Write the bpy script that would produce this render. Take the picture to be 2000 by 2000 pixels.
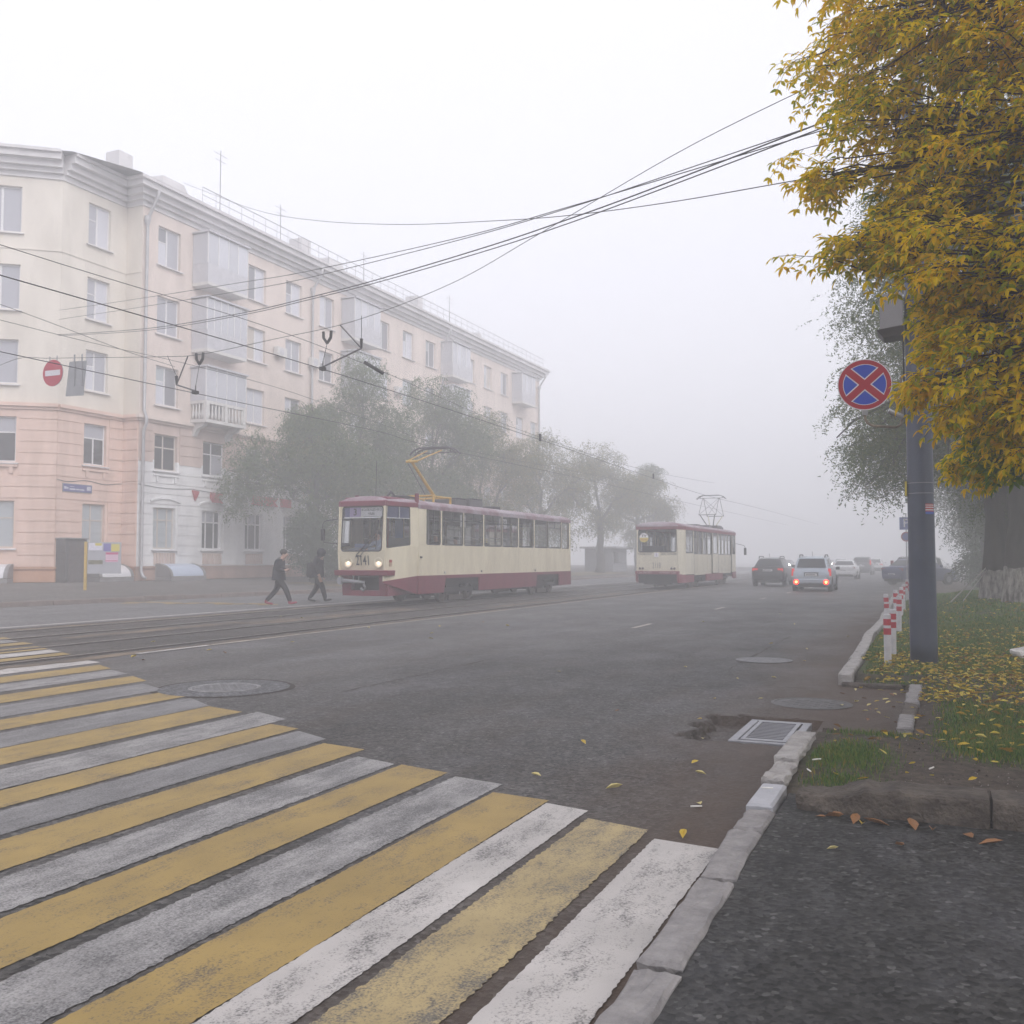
import bpy, bmesh, math, random
from mathutils import Vector, Matrix, noise

for _o in list(bpy.data.objects):
    bpy.data.objects.remove(_o)
sc = bpy.context.scene
C = sc.collection
R = math.radians

# ------------------------------------------------------------------ camera
cam_d = bpy.data.cameras.new("camera")
cam_d.lens = 33.3
cam_d.sensor_width = 36.0
cam_d.sensor_fit = 'HORIZONTAL'
cam_d.clip_start = 0.05
cam_d.clip_end = 3000
cam = bpy.data.objects.new("camera", cam_d)
cam.location = (0, 0, 1.5)
cam.rotation_euler = (R(90 + 2.847), 0, R(24.137))
C.objects.link(cam)
sc.camera = cam

# ------------------------------------------------------------------ sky and light (foggy overcast morning)
SUN_EL, SUN_ROT = 40.0, 122.0
world = bpy.data.worlds.new("World")
sc.world = world
world.use_nodes = True
wn = world.node_tree
for n in list(wn.nodes):
    wn.nodes.remove(n)
w_out = wn.nodes.new("ShaderNodeOutputWorld")
w_bg = wn.nodes.new("ShaderNodeBackground")
w_sky = wn.nodes.new("ShaderNodeTexSky")
w_sky.sky_type = 'NISHITA'
w_sky.sun_disc = False
w_sky.sun_elevation = R(SUN_EL)
w_sky.sun_rotation = R(SUN_ROT)
w_sky.air_density = 1.0
w_sky.dust_density = 6.0
w_sky.ozone_density = 1.0
w_hsv = wn.nodes.new("ShaderNodeHueSaturation")
w_hsv.inputs['Saturation'].default_value = 0.2
w_mix = wn.nodes.new("ShaderNodeMix")          # a closed deck of low cloud: mostly even, the clear sky only tints it
w_mix.data_type = 'RGBA'
w_mix.inputs['Factor'].default_value = 0.8
w_mix.inputs['B'].default_value = (8.5, 8.52, 9.45, 1)
wn.links.new(w_sky.outputs['Color'], w_hsv.inputs['Color'])
wn.links.new(w_hsv.outputs['Color'], w_mix.inputs['A'])
wn.links.new(w_mix.outputs['Result'], w_bg.inputs['Color'])
w_bg.inputs['Strength'].default_value = 0.1
wn.links.new(w_bg.outputs['Background'], w_out.inputs['Surface'])

sun_d = bpy.data.lights.new("sun", 'SUN')
sun_d.energy = 1.0
sun_d.angle = R(40)
sun_d.color = (1.0, 0.975, 0.955)
sun = bpy.data.objects.new("sun", sun_d)
sun.rotation_euler = (R(90 - SUN_EL), 0, R(180 - SUN_ROT))
C.objects.link(sun)

sc.view_settings.view_transform = 'Standard'
sc.view_settings.look = 'None'
sc.view_settings.gamma = 1.0
sc.view_settings.use_curve_mapping = False
sc.view_settings.exposure = 0.64

sc.render.engine = 'CYCLES'
cy = sc.cycles
cy.use_denoising = True
try:
    cy.denoiser = 'OPENIMAGEDENOISE'
    cy.denoising_input_passes = 'RGB_ALBEDO_NORMAL'
    cy.denoising_prefilter = 'ACCURATE'
except Exception:
    pass
cy.use_adaptive_sampling = True
cy.adaptive_threshold = 0.01
cy.max_bounces = 8
cy.diffuse_bounces = 3
cy.glossy_bounces = 3
cy.transmission_bounces = 4
cy.transparent_max_bounces = 24
cy.volume_bounces = 6
cy.sample_clamp_indirect = 6.0
cy.caustics_reflective = False
cy.caustics_refractive = False

HAZE_DENSITY = 0.0096

# ------------------------------------------------------------------ helpers
rnd = random.Random(7)


class MB:
    """collects faces of one part"""
    def __init__(s):
        s.v = []
        s.f = []

    def quad(s, *pts):
        i = len(s.v)
        s.v += [tuple(p) for p in pts]
        s.f.append(tuple(range(i, i + len(pts))))
        return s

    def box(s, x0, x1, y0, y1, z0, z1):
        i = len(s.v)
        s.v += [(x0, y0, z0), (x1, y0, z0), (x1, y1, z0), (x0, y1, z0), (x0, y0, z1), (x1, y0, z1), (x1, y1, z1), (x0, y1, z1)]
        for q in ((0, 3, 2, 1), (4, 5, 6, 7), (0, 1, 5, 4), (1, 2, 6, 5), (2, 3, 7, 6), (3, 0, 4, 7)):
            s.f.append(tuple(i + k for k in q))
        return s

    def hexa(s, b, t):
        """b, t: four bottom and four top corners, counter-clockwise from above"""
        i = len(s.v)
        s.v += [tuple(p) for p in b] + [tuple(p) for p in t]
        for q in ((0, 3, 2, 1), (4, 5, 6, 7), (0, 1, 5, 4), (1, 2, 6, 5), (2, 3, 7, 6), (3, 0, 4, 7)):
            s.f.append(tuple(i + k for k in q))
        return s

    def tube(s, path, r, n=8, cap=True):
        path = [Vector(p) for p in path]
        m = len(path)
        rr = r if isinstance(r, (list, tuple)) else [r] * m
        base = len(s.v)
        up = None
        for k, p in enumerate(path):
            d = (path[min(k + 1, m - 1)] - path[max(k - 1, 0)])
            if d.length < 1e-9:
                d = Vector((0, 0, 1))
            d.normalize()
            if up is None:
                up = Vector((0, 0, 1)) if abs(d.z) < 0.9 else Vector((1, 0, 0))
            a = d.cross(up)
            if a.length < 1e-6:
                a = d.orthogonal()
            a.normalize()
            b = d.cross(a).normalized()
            up = a.cross(d).normalized()
            for j in range(n):
                t = 2 * math.pi * j / n
                s.v.append(tuple(p + (a * math.cos(t) + b * math.sin(t)) * rr[k]))
        for k in range(m - 1):
            for j in range(n):
                j2 = (j + 1) % n
                s.f.append((base + k * n + j, base + k * n + j2, base + (k + 1) * n + j2, base + (k + 1) * n + j))
        if cap:
            s.f.append(tuple(base + j for j in range(n)))
            s.f.append(tuple(base + (m - 1) * n + j for j in reversed(range(n))))
        return s

    def lathe(s, prof, n=20, c=(0, 0, 0), axis='z'):
        """prof: (radius, height) pairs"""
        base = len(s.v)
        for (r, h) in prof:
            for j in range(n):
                t = 2 * math.pi * j / n
                u, w = r * math.cos(t), r * math.sin(t)
                p = {'z': (u, w, h), 'x': (h, u, w), 'y': (u, h, w)}[axis]
                s.v.append((c[0] + p[0], c[1] + p[1], c[2] + p[2]))
        for k in range(len(prof) - 1):
            for j in range(n):
                j2 = (j + 1) % n
                s.f.append((base + k * n + j, base + k * n + j2, base + (k + 1) * n + j2, base + (k + 1) * n + j))
        s.f.append(tuple(base + j for j in reversed(range(n))))
        s.f.append(tuple(base + (len(prof) - 1) * n + j for j in range(n)))
        return s

    def prism(s, poly, axis, a, b):
        """polygon in the two other axes, extruded from a to b"""
        i = len(s.v)
        n = len(poly)

        def P(u, w, t):
            return {'x': (t, u, w), 'y': (u, t, w), 'z': (u, w, t)}[axis]
        s.v += [P(u, w, a) for u, w in poly] + [P(u, w, b) for u, w in poly]
        s.f.append(tuple(i + k for k in reversed(range(n))))
        s.f.append(tuple(i + n + k for k in range(n)))
        for k in range(n):
            k2 = (k + 1) % n
            s.f.append((i + k, i + k2, i + n + k2, i + n + k))
        return s

    def mesh(s, name, mat=None, smooth=False):
        me = bpy.data.meshes.new(name)
        me.from_pydata(s.v, [], s.f)
        me.update()
        if mat is not None:
            for m in (mat if isinstance(mat, (list, tuple)) else [mat]):
                me.materials.append(m)
        if smooth:
            me.polygons.foreach_set('use_smooth', [True] * len(me.polygons))
        return me

    def build(s, name, mat=None, parent=None, smooth=False, fix=True, bevel=0.0):
        me = s.mesh(name, mat, smooth)
        if fix and len(me.polygons) < 60000:
            bm = bmesh.new()
            bm.from_mesh(me)
            bmesh.ops.recalc_face_normals(bm, faces=bm.faces)
            bm.to_mesh(me)
            bm.free()
        o = bpy.data.objects.new(name, me)
        C.objects.link(o)
        if parent is not None:
            o.parent = parent
        if bevel:
            md = o.modifiers.new("edge", 'BEVEL')
            md.width = bevel
            md.segments = 2
            md.limit_method = 'ANGLE'
            md.angle_limit = R(40)
        return o


def tag(o, label=None, cat=None, group=None, kind=None):
    if label:
        o['label'] = label
    if cat:
        o['category'] = cat
    if group:
        o['group'] = group
    if kind:
        o['kind'] = kind
    return o


def thing(name, label, cat, loc=(0, 0, 0), rz=0.0, group=None, kind=None):
    o = bpy.data.objects.new(name, None)
    o.empty_display_size = 0.2
    o.location = loc
    o.rotation_euler = (0, 0, rz)
    C.objects.link(o)
    return tag(o, label, cat, group, kind)


def share(o, parent, loc=(0, 0, 0), name=None):
    c = o.copy()
    if name:
        c.name = name
    C.objects.link(c)
    c.parent = parent
    c.location = loc
    return c


def copy_tree(o, parent=None):
    c = o.copy()
    C.objects.link(c)
    c.parent = parent
    for ch in list(o.children):
        copy_tree(ch, c)
    return c


def text_mesh(name, body, size, mat, parent, loc, rot, align='CENTER', xscale=1.0, depth=0.002, bold=0.0):
    """flat lettering as a thin mesh; local text plane rotated by rot"""
    cu = bpy.data.curves.new(name, 'FONT')
    cu.body = body
    cu.size = size
    cu.align_x = align
    cu.align_y = 'CENTER'
    cu.extrude = depth
    cu.offset = bold
    cu.resolution_u = 3
    t = bpy.data.objects.new(name + "_tmp", cu)
    C.objects.link(t)
    bpy.context.view_layer.update()
    dg = bpy.context.evaluated_depsgraph_get()
    me = bpy.data.meshes.new_from_object(t.evaluated_get(dg))
    bpy.data.objects.remove(t)
    bpy.data.curves.remove(cu)
    me.materials.clear()
    me.materials.append(mat)
    o = bpy.data.objects.new(name, me)
    C.objects.link(o)
    o.parent = parent
    o.location = loc
    o.rotation_euler = rot
    o.scale = (xscale, 1, 1)
    return o


# ------------------------------------------------------------------ materials
_M = {}


def mat(name, col, rough=0.6, metal=0.0, var=0.0, vscale=3.0, bump=0.0, bscale=40.0, spec=0.5, stretch=(1, 1, 1), col2=None, lo=0.35, hi=0.65, coat=0.0):
    if name in _M:
        return _M[name]
    m = bpy.data.materials.new(name)
    m.use_nodes = True
    nt = m.node_tree
    b = nt.nodes["Principled BSDF"]
    b.inputs['Roughness'].default_value = rough
    b.inputs['Metallic'].default_value = metal
    b.inputs['Specular IOR Level'].default_value = spec
    b.inputs['Coat Weight'].default_value = coat
    b.inputs['Base Color'].default_value = (*col, 1)
    if var or col2 or bump:
        tc = nt.nodes.new("ShaderNodeTexCoord")
        mp = nt.nodes.new("ShaderNodeMapping")
        mp.inputs['Scale'].default_value = stretch
        nt.links.new(tc.outputs['Object'], mp.inputs['Vector'])
        if var or col2:
            nz = nt.nodes.new("ShaderNodeTexNoise")
            nz.inputs['Scale'].default_value = vscale
            nz.inputs['Detail'].default_value = 6
            nz.inputs['Roughness'].default_value = 0.65
            nt.links.new(mp.outputs['Vector'], nz.inputs['Vector'])
            rp = nt.nodes.new("ShaderNodeValToRGB")
            rp.color_ramp.elements[0].position = lo
            rp.color_ramp.elements[1].position = hi
            c2 = col2 if col2 else tuple(min(1, c * (1 + var)) for c in col)
            c1 = col if col2 else tuple(c * (1 - var) for c in col)
            rp.color_ramp.elements[0].color = (*c1, 1)
            rp.color_ramp.elements[1].color = (*c2, 1)
            nt.links.new(nz.outputs['Fac'], rp.inputs['Fac'])
            nt.links.new(rp.outputs['Color'], b.inputs['Base Color'])
        if bump:
            nb = nt.nodes.new("ShaderNodeTexNoise")
            nb.inputs['Scale'].default_value = bscale
            nb.inputs['Detail'].default_value = 5
            nt.links.new(mp.outputs['Vector'], nb.inputs['Vector'])
            bp = nt.nodes.new("ShaderNodeBump")
            bp.inputs['Strength'].default_value = bump
            bp.inputs['Distance'].default_value = 0.02
            nt.links.new(nb.outputs['Fac'], bp.inputs['Height'])
            nt.links.new(bp.outputs['Normal'], b.inputs['Normal'])
    _M[name] = m
    return m


def emis(name, col, power, base=(0.8, 0.8, 0.8)):
    if name in _M:
        return _M[name]
    m = mat(name, base, 0.2)
    b = m.node_tree.nodes["Principled BSDF"]
    b.inputs['Emission Color'].default_value = (*col, 1)
    b.inputs['Emission Strength'].default_value = power
    return m


def glass(name, tint=(0.8, 0.85, 0.85), refl=0.10, rough=0.03, ior=1.5):
    """thin pane: see-through with a sheen that grows at grazing angles"""
    if name in _M:
        return _M[name]
    m = bpy.data.materials.new(name)
    m.use_nodes = True
    nt = m.node_tree
    for n in list(nt.nodes):
        nt.nodes.remove(n)
    out = nt.nodes.new("ShaderNodeOutputMaterial")
    tr = nt.nodes.new("ShaderNodeBsdfTransparent")
    tr.inputs['Color'].default_value = (*tint, 1)
    gl = nt.nodes.new("ShaderNodeBsdfGlossy")
    gl.inputs['Roughness'].default_value = rough
    fr = nt.nodes.new("ShaderNodeFresnel")
    fr.inputs['IOR'].default_value = ior
    ad = nt.nodes.new("ShaderNodeMath")
    ad.operation = 'ADD'
    ad.inputs[1].default_value = refl - 0.04
    ad.use_clamp = True
    nt.links.new(fr.outputs['Fac'], ad.inputs[0])
    mx = nt.nodes.new("ShaderNodeMixShader")
    nt.links.new(ad.outputs[0], mx.inputs['Fac'])
    nt.links.new(tr.outputs[0], mx.inputs[1])
    nt.links.new(gl.outputs[0], mx.inputs[2])
    nt.links.new(mx.outputs[0], out.inputs['Surface'])
    _M[name] = m
    return m


def island_mat(name, cols, rough=0.55, trans=0.35, nscale=1.2, namt=0.5, spec=0.25):
    """foliage: each leaf takes one of cols; clumps lean lighter or darker; light comes through"""
    if name in _M:
        return _M[name]
    m = bpy.data.materials.new(name)
    m.use_nodes = True
    nt = m.node_tree
    for n in list(nt.nodes):
        nt.nodes.remove(n)
    out = nt.nodes.new("ShaderNodeOutputMaterial")
    geo = nt.nodes.new("ShaderNodeNewGeometry")
    tc = nt.nodes.new("ShaderNodeTexCoord")
    nz = nt.nodes.new("ShaderNodeTexNoise")
    nz.inputs['Scale'].default_value = nscale
    nz.inputs['Detail'].default_value = 2
    nt.links.new(tc.outputs['Object'], nz.inputs['Vector'])
    mx = nt.nodes.new("ShaderNodeMath")
    mx.operation = 'MULTIPLY_ADD'
    mx.inputs[1].default_value = namt * 2
    mx.inputs[2].default_value = -namt
    nt.links.new(nz.outputs['Fac'], mx.inputs[0])
    ad = nt.nodes.new("ShaderNodeMath")
    ad.operation = 'ADD'
    ad.use_clamp = True
    nt.links.new(mx.outputs[0], ad.inputs[0])
    nt.links.new(geo.outputs['Random Per Island'], ad.inputs[1])
    rp = nt.nodes.new("ShaderNodeValToRGB")
    e = rp.color_ramp.elements
    while len(e) < len(cols):
        e.new(0.5)
    for k, c in enumerate(cols):
        e[k].position = k / max(1, len(cols) - 1)
        e[k].color = (*c, 1)
    nt.links.new(ad.outputs[0], rp.inputs['Fac'])
    df = nt.nodes.new("ShaderNodeBsdfPrincipled")
    df.inputs['Roughness'].default_value = rough
    df.inputs['Specular IOR Level'].default_value = spec
    nt.links.new(rp.outputs['Color'], df.inputs['Base Color'])
    if trans > 0:
        tl = nt.nodes.new("ShaderNodeBsdfTranslucent")
        nt.links.new(rp.outputs['Color'], tl.inputs['Color'])
        ms = nt.nodes.new("ShaderNodeMixShader")
        ms.inputs['Fac'].default_value = trans
        nt.links.new(df.outputs[0], ms.inputs[1])
        nt.links.new(tl.outputs[0], ms.inputs[2])
        nt.links.new(ms.outputs[0], out.inputs['Surface'])
    else:
        nt.links.new(df.outputs[0], out.inputs['Surface'])
    _M[name] = m
    return m

# ------------------------------------------------------------------ ground materials
def asphalt_mat(name, c_dark, c_light, dirt=None, dirt_x=None, rough=0.62, lane=True, crack=0.5):
    m = bpy.data.materials.new(name)
    m.use_nodes = True
    nt = m.node_tree
    L = nt.links.new
    N = nt.nodes.new
    b = nt.nodes["Principled BSDF"]
    tc = N("ShaderNodeTexCoord")

    def nz(scale, detail=4, rough_=0.6, st=(1, 1, 1)):
        mp = N("ShaderNodeMapping")
        mp.inputs['Scale'].default_value = st
        L(tc.outputs['Object'], mp.inputs['Vector'])
        t = N("ShaderNodeTexNoise")
        t.inputs['Scale'].default_value = scale
        t.inputs['Detail'].default_value = detail
        t.inputs['Roughness'].default_value = rough_
        L(mp.outputs['Vector'], t.inputs['Vector'])
        return t

    def ramp(src, p0, p1, c0=(0, 0, 0), c1=(1, 1, 1)):
        r = N("ShaderNodeValToRGB")
        r.color_ramp.elements[0].position = p0
        r.color_ramp.elements[1].position = p1
        r.color_ramp.elements[0].color = (*c0, 1)
        r.color_ramp.elements[1].color = (*c1, 1)
        L(src, r.inputs['Fac'])
        return r

    def mix(fac, a, c, mode='MIX'):
        x = N("ShaderNodeMix")
        x.data_type = 'RGBA'
        x.blend_type = mode
        if isinstance(fac, float):
            x.inputs['Factor'].default_value = fac
        else:
            L(fac, x.inputs['Factor'])
        for k, s in (('A', a), ('B', c)):
            if isinstance(s, tuple):
                x.inputs[k].default_value = (*s, 1)
            else:
                L(s, x.inputs[k])
        return x.outputs['Result']
    big = nz(0.42, 6, 0.68, (1, 0.22, 1))
    base = ramp(big.outputs['Fac'], 0.25, 0.80, c_dark, c_light).outputs['Color']
    mid = nz(4.5, 6, 0.7)
    base = mix(0.22, base, ramp(mid.outputs['Fac'], 0.3, 0.7, (0.25, 0.25, 0.25), (0.8, 0.8, 0.8)).outputs['Color'], 'OVERLAY')
    # stones of the aggregate
    vo = N("ShaderNodeTexVoronoi")
    vo.inputs['Scale'].default_value = 46
    L(tc.outputs['Object'], vo.inputs['Vector'])
    bw = N("ShaderNodeRGBToBW")
    L(vo.outputs['Color'], bw.inputs['Color'])
    stone = ramp(bw.outputs['Val'], 0.1, 0.9, (0.10, 0.10, 0.10), (0.97, 0.96, 0.94))
    base = mix(0.8, base, stone.outputs['Color'], 'OVERLAY')
    grit = ramp(bw.outputs['Val'], 0.84, 0.90)
    gm_ = N("ShaderNodeMath")
    gm_.operation = 'MULTIPLY'
    gm_.inputs[1].default_value = 0.55
    L(grit.outputs['Color'], gm_.inputs[0])
    base = mix(gm_.outputs[0], base, mix(1.0, base, (0.055, 0.054, 0.053), 'ADD'))
    fine = nz(240, 3)
    base = mix(0.5, base, ramp(fine.outputs['Fac'], 0.3, 0.7, (0.2, 0.2, 0.2), (0.85, 0.84, 0.82)).outputs['Color'], 'OVERLAY')
    # pale bluish smears: sheen of the road put into the colour
    sheen_tint = ramp(nz(0.75, 7, 0.72, (1, 0.45, 1)).outputs['Fac'], 0.50, 0.72, (0, 0, 0), (0.8, 0.8, 0.8))
    base = mix(sheen_tint.outputs['Color'], base, mix(1.0, base, (0.045, 0.045, 0.052), 'ADD'))
    blot = ramp(nz(9.0, 4, 0.7).outputs['Fac'], 0.3, 0.7, (0.3, 0.3, 0.3), (0.75, 0.75, 0.75))
    base = mix(0.75, base, blot.outputs['Color'], 'OVERLAY')
    if crack:
        wv = nz(1.3, 4, 0.6)
        vm = N("ShaderNodeVectorMath")
        vm.operation = 'MULTIPLY_ADD'
        vm.inputs[1].default_value = (0.9, 0.9, 0)
        L(wv.outputs['Color'], vm.inputs[0])
        L(tc.outputs['Object'], vm.inputs[2])
        cr = N("ShaderNodeTexVoronoi")
        cr.feature = 'DISTANCE_TO_EDGE'
        cr.inputs['Scale'].default_value = 0.33
        L(vm.outputs[0], cr.inputs['Vector'])
        ck = ramp(cr.outputs['Distance'], 0.002, 0.007, (1, 1, 1), (0, 0, 0))
        mk = ramp(nz(0.35, 2).outputs['Fac'], 0.42, 0.5)
        mm = N("ShaderNodeMath")
        mm.operation = 'MULTIPLY'
        L(ck.outputs['Color'], mm.inputs[0])
        L(mk.outputs['Color'], mm.inputs[1])
        m2 = N("ShaderNodeMath")
        m2.operation = 'MULTIPLY'
        m2.inputs[1].default_value = crack
        L(mm.outputs[0], m2.inputs[0])
        base = mix(m2.outputs[0], base, (0.012, 0.012, 0.013))
    if dirt:
        # lanes nearer the track are polished and paler
        sq = N("ShaderNodeSeparateXYZ")
        L(tc.outputs['Object'], sq.inputs[0])
        ln_ = N("ShaderNodeMapRange")
        ln_.interpolation_type = 'SMOOTHSTEP'
        ln_.inputs['From Min'].default_value = -4.2
        ln_.inputs['From Max'].default_value = -8.0
        L(sq.outputs['X'], ln_.inputs['Value'])
        lm = N("ShaderNodeMath")
        lm.operation = 'MULTIPLY'
        L(ln_.outputs[0], lm.inputs[0])
        L(ramp(nz(0.8, 5, 0.65, (1, 0.12, 1)).outputs['Fac'], 0.25, 0.65, (0.25, 0.25, 0.25), (1, 1, 1)).outputs['Color'], lm.inputs[1])
        base = mix(lm.outputs[0], base, mix(1.0, base, (0.045, 0.043, 0.043), 'ADD'))
        # brown silt gathered along the gutter
        sp = N("ShaderNodeSeparateXYZ")
        L(tc.outputs['Object'], sp.inputs[0])
        mr = N("ShaderNodeMapRange")
        mr.inputs['From Min'].default_value = dirt_x[0]
        mr.inputs['From Max'].default_value = dirt_x[1]
        L(sp.outputs['X'], mr.inputs['Value'])
        dn = nz(1.6, 6, 0.7, (1, 0.5, 1))
        am = N("ShaderNodeMath")
        am.operation = 'MULTIPLY_ADD'
        am.inputs[1].default_value = 1.6
        am.inputs[2].default_value = -0.8
        L(dn.outputs['Fac'], am.inputs[0])
        a2 = N("ShaderNodeMath")
        a2.operation = 'ADD'
        a2.use_clamp = True
        L(am.outputs[0], a2.inputs[0])
        L(mr.outputs[0], a2.inputs[1])
        a3 = N("ShaderNodeMath")
        a3.operation = 'MULTIPLY'
        a3.inputs[1].default_value = 0.85
        L(a2.outputs[0], a3.inputs[0])
        base = mix(a3.outputs[0], base, dirt)
    L(base, b.inputs['Base Color'])
    # damp film: some patches are smoother
    wet = nz(0.9, 5, 0.65, (1, 0.6, 1))
    rr = N("ShaderNodeMapRange")
    rr.inputs['From Min'].default_value = 0.38
    rr.inputs['From Max'].default_value = 0.62
    rr.inputs['To Min'].default_value = rough - 0.07
    rr.inputs['To Max'].default_value = rough + 0.07
    L(wet.outputs['Fac'], rr.inputs['Value'])
    L(rr.outputs[0], b.inputs['Roughness'])
    b.inputs['Specular IOR Level'].default_value = 0.2
    bp = N("ShaderNodeBump")
    bp.inputs['Strength'].default_value = 0.55
    bp.inputs['Distance'].default_value = 0.006
    ad = N("ShaderNodeMath")
    ad.operation = 'ADD'
    L(vo.outputs['Distance'], ad.inputs[0])
    L(fine.outputs['Fac'], ad.inputs[1])
    L(ad.outputs[0], bp.inputs['Height'])
    L(bp.outputs['Normal'], b.inputs['Normal'])
    _M[name] = m
    return m


def paint_mat(name, col, under, lo, hi, scale=5.0, rough=0.6, stretch=(1, 0.35, 1), streak=0.0, fleck=0.35):
    """road paint worn through to the asphalt in patches"""
    m = bpy.data.materials.new(name)
    m.use_nodes = True
    nt = m.node_tree
    L = nt.links.new
    N = nt.nodes.new
    b = nt.nodes["Principled BSDF"]
    b.inputs['Roughness'].default_value = rough
    tc = N("ShaderNodeTexCoord")
    mp = N("ShaderNodeMapping")
    mp.inputs['Scale'].default_value = stretch
    L(tc.outputs['Object'], mp.inputs['Vector'])
    a = N("ShaderNodeTexNoise")
    a.inputs['Scale'].default_value = scale
    a.inputs['Detail'].default_value = 8
    a.inputs['Roughness'].default_value = 0.75
    L(mp.outputs['Vector'], a.inputs['Vector'])
    f = N("ShaderNodeTexNoise")
    f.inputs['Scale'].default_value = 110
    f.inputs['Detail'].default_value = 3
    L(tc.outputs['Object'], f.inputs['Vector'])
    ad = N("ShaderNodeMath")
    ad.operation = 'MULTIPLY_ADD'
    ad.inputs[1].default_value = fleck
    L(f.outputs['Fac'], ad.inputs[0])
    L(a.outputs['Fac'], ad.inputs[2])
    rp = N("ShaderNodeValToRGB")
    rp.color_ramp.elements[0].position = lo
    rp.color_ramp.elements[1].position = hi
    L(ad.outputs[0], rp.inputs['Fac'])
    # dust on the paint itself
    d = N("ShaderNodeTexNoise")
    d.inputs['Scale'].default_value = 2.2
    d.inputs['Detail'].default_value = 6
    L(tc.outputs['Object'], d.inputs['Vector'])
    dr = N("ShaderNodeValToRGB")
    dr.color_ramp.elements[0].position = 0.3
    dr.color_ramp.elements[1].position = 0.75
    dr.color_ramp.elements[0].color = (*[c * 0.78 for c in col], 1)
    dr.color_ramp.elements[1].color = (*[min(1, c * 1.1) for c in col], 1)
    L(d.outputs['Fac'], dr.inputs['Fac'])
    ur = N("ShaderNodeValToRGB")
    ur.color_ramp.elements[0].position = 0.3
    ur.color_ramp.elements[1].position = 0.7
    ur.color_ramp.elements[0].color = (*[c * 0.6 for c in under], 1)
    ur.color_ramp.elements[1].color = (*[c * 1.5 for c in under], 1)
    L(f.outputs['Fac'], ur.inputs['Fac'])
    x = N("ShaderNodeMix")
    x.data_type = 'RGBA'
    L(rp.outputs['Color'], x.inputs['Factor'])
    L(dr.outputs['Color'], x.inputs['B'])
    L(ur.outputs['Color'], x.inputs['A'])
    L(x.outputs['Result'], b.inputs['Base Color'])
    bp = N("ShaderNodeBump")
    bp.inputs['Strength'].default_value = 0.35
    bp.inputs['Distance'].default_value = 0.004
    L(ad.outputs[0], bp.inputs['Height'])
    L(bp.outputs['Normal'], b.inputs['Normal'])
    _M[name] = m
    return m


M_ROAD = asphalt_mat("asphalt_road", (0.030, 0.029, 0.029), (0.078, 0.074, 0.072), dirt=(0.074, 0.047, 0.031), dirt_x=(-2.6, -1.0), rough=0.60)
M_TRACK = asphalt_mat("track_bed_paving", (0.036, 0.033, 0.032), (0.080, 0.071, 0.064), rough=0.62, crack=1.0)
M_PATCH = asphalt_mat("asphalt_patch", (0.075, 0.076, 0.082), (0.098, 0.098, 0.104), rough=0.62, crack=0.0)
M_PATH = asphalt_mat("path_asphalt", (0.020, 0.020, 0.021), (0.044, 0.043, 0.042), rough=0.68, crack=0.6)
M_WALK = asphalt_mat("pavement_asphalt", (0.075, 0.068, 0.064), (0.125, 0.115, 0.108), rough=0.78, crack=0.3)
M_W_FRESH = paint_mat("white_paint_fresh", (0.46, 0.432, 0.41), (0.13, 0.124, 0.12), 0.60, 0.80, scale=6.0, fleck=0.6)
M_W_WORN = paint_mat("white_paint_worn", (0.35, 0.336, 0.328), (0.10, 0.097, 0.097), 0.66, 0.98, scale=5.5, fleck=0.6)
M_W_GONE = paint_mat("white_paint_nearly_gone", (0.245, 0.238, 0.238), (0.10, 0.097, 0.098), 0.68, 1.02, scale=4.0, fleck=0.6)
M_YELLOW = paint_mat("yellow_paint", (0.315, 0.212, 0.058), (0.12, 0.092, 0.055), 0.58, 0.80, scale=6.0, fleck=0.6)
M_Y_FADE = paint_mat("yellow_paint_faded", (0.38, 0.29, 0.135), (0.11, 0.098, 0.078), 0.64, 0.86, scale=5.0, fleck=0.6)
M_LINE = paint_mat("line_paint_thin", (0.50, 0.44, 0.38), (0.13, 0.115, 0.105), 0.42, 0.78, scale=3.0)
M_KERB_W = mat("kerb_whitewashed_stone", (0.20, 0.188, 0.178), 0.85, var=0.0, vscale=6, bump=0.6, bscale=30, col2=(0.40, 0.38, 0.365), lo=0.3, hi=0.7)
M_KERB_B = mat("kerb_brown_stone", (0.13, 0.10, 0.088), 0.85, vscale=2.0, bump=0.5, bscale=25, col2=(0.22, 0.175, 0.155))
M_KERB_G = mat("kerb_grey_granite", (0.17, 0.16, 0.16), 0.8, vscale=9, bump=0.5, bscale=40, col2=(0.27, 0.255, 0.25))
M_KERB_P = mat("kerb_painted_grey", (0.36, 0.36, 0.385), 0.5, var=0.06, vscale=7, bump=0.15, bscale=40)
M_CONC = mat("broken_concrete", (0.042, 0.033, 0.027), 0.9, vscale=7.0, bump=1.0, bscale=45, col2=(0.135, 0.112, 0.092), lo=0.36, hi=0.72)
M_IRON = mat("cast_iron_cover", (0.15, 0.148, 0.152), 0.55, 0.3, var=0.25, vscale=14, bump=0.4, bscale=60)
M_STEEL = mat("galvanised_drain_steel", (0.27, 0.27, 0.29), 0.45, 0.35, var=0.15, vscale=9)
M_BLACK = mat("black_void", (0.006, 0.006, 0.006), 0.9)
M_RAIL = mat("rail_steel", (0.20, 0.185, 0.18), 0.32, 0.85, vscale=5, col2=(0.32, 0.30, 0.30), stretch=(1, 0.15, 1))
M_GROOVE = mat("rail_groove_dirt", (0.022, 0.019, 0.018), 0.95, vscale=6, col2=(0.05, 0.036, 0.03), stretch=(1, 0.3, 1))
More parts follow.
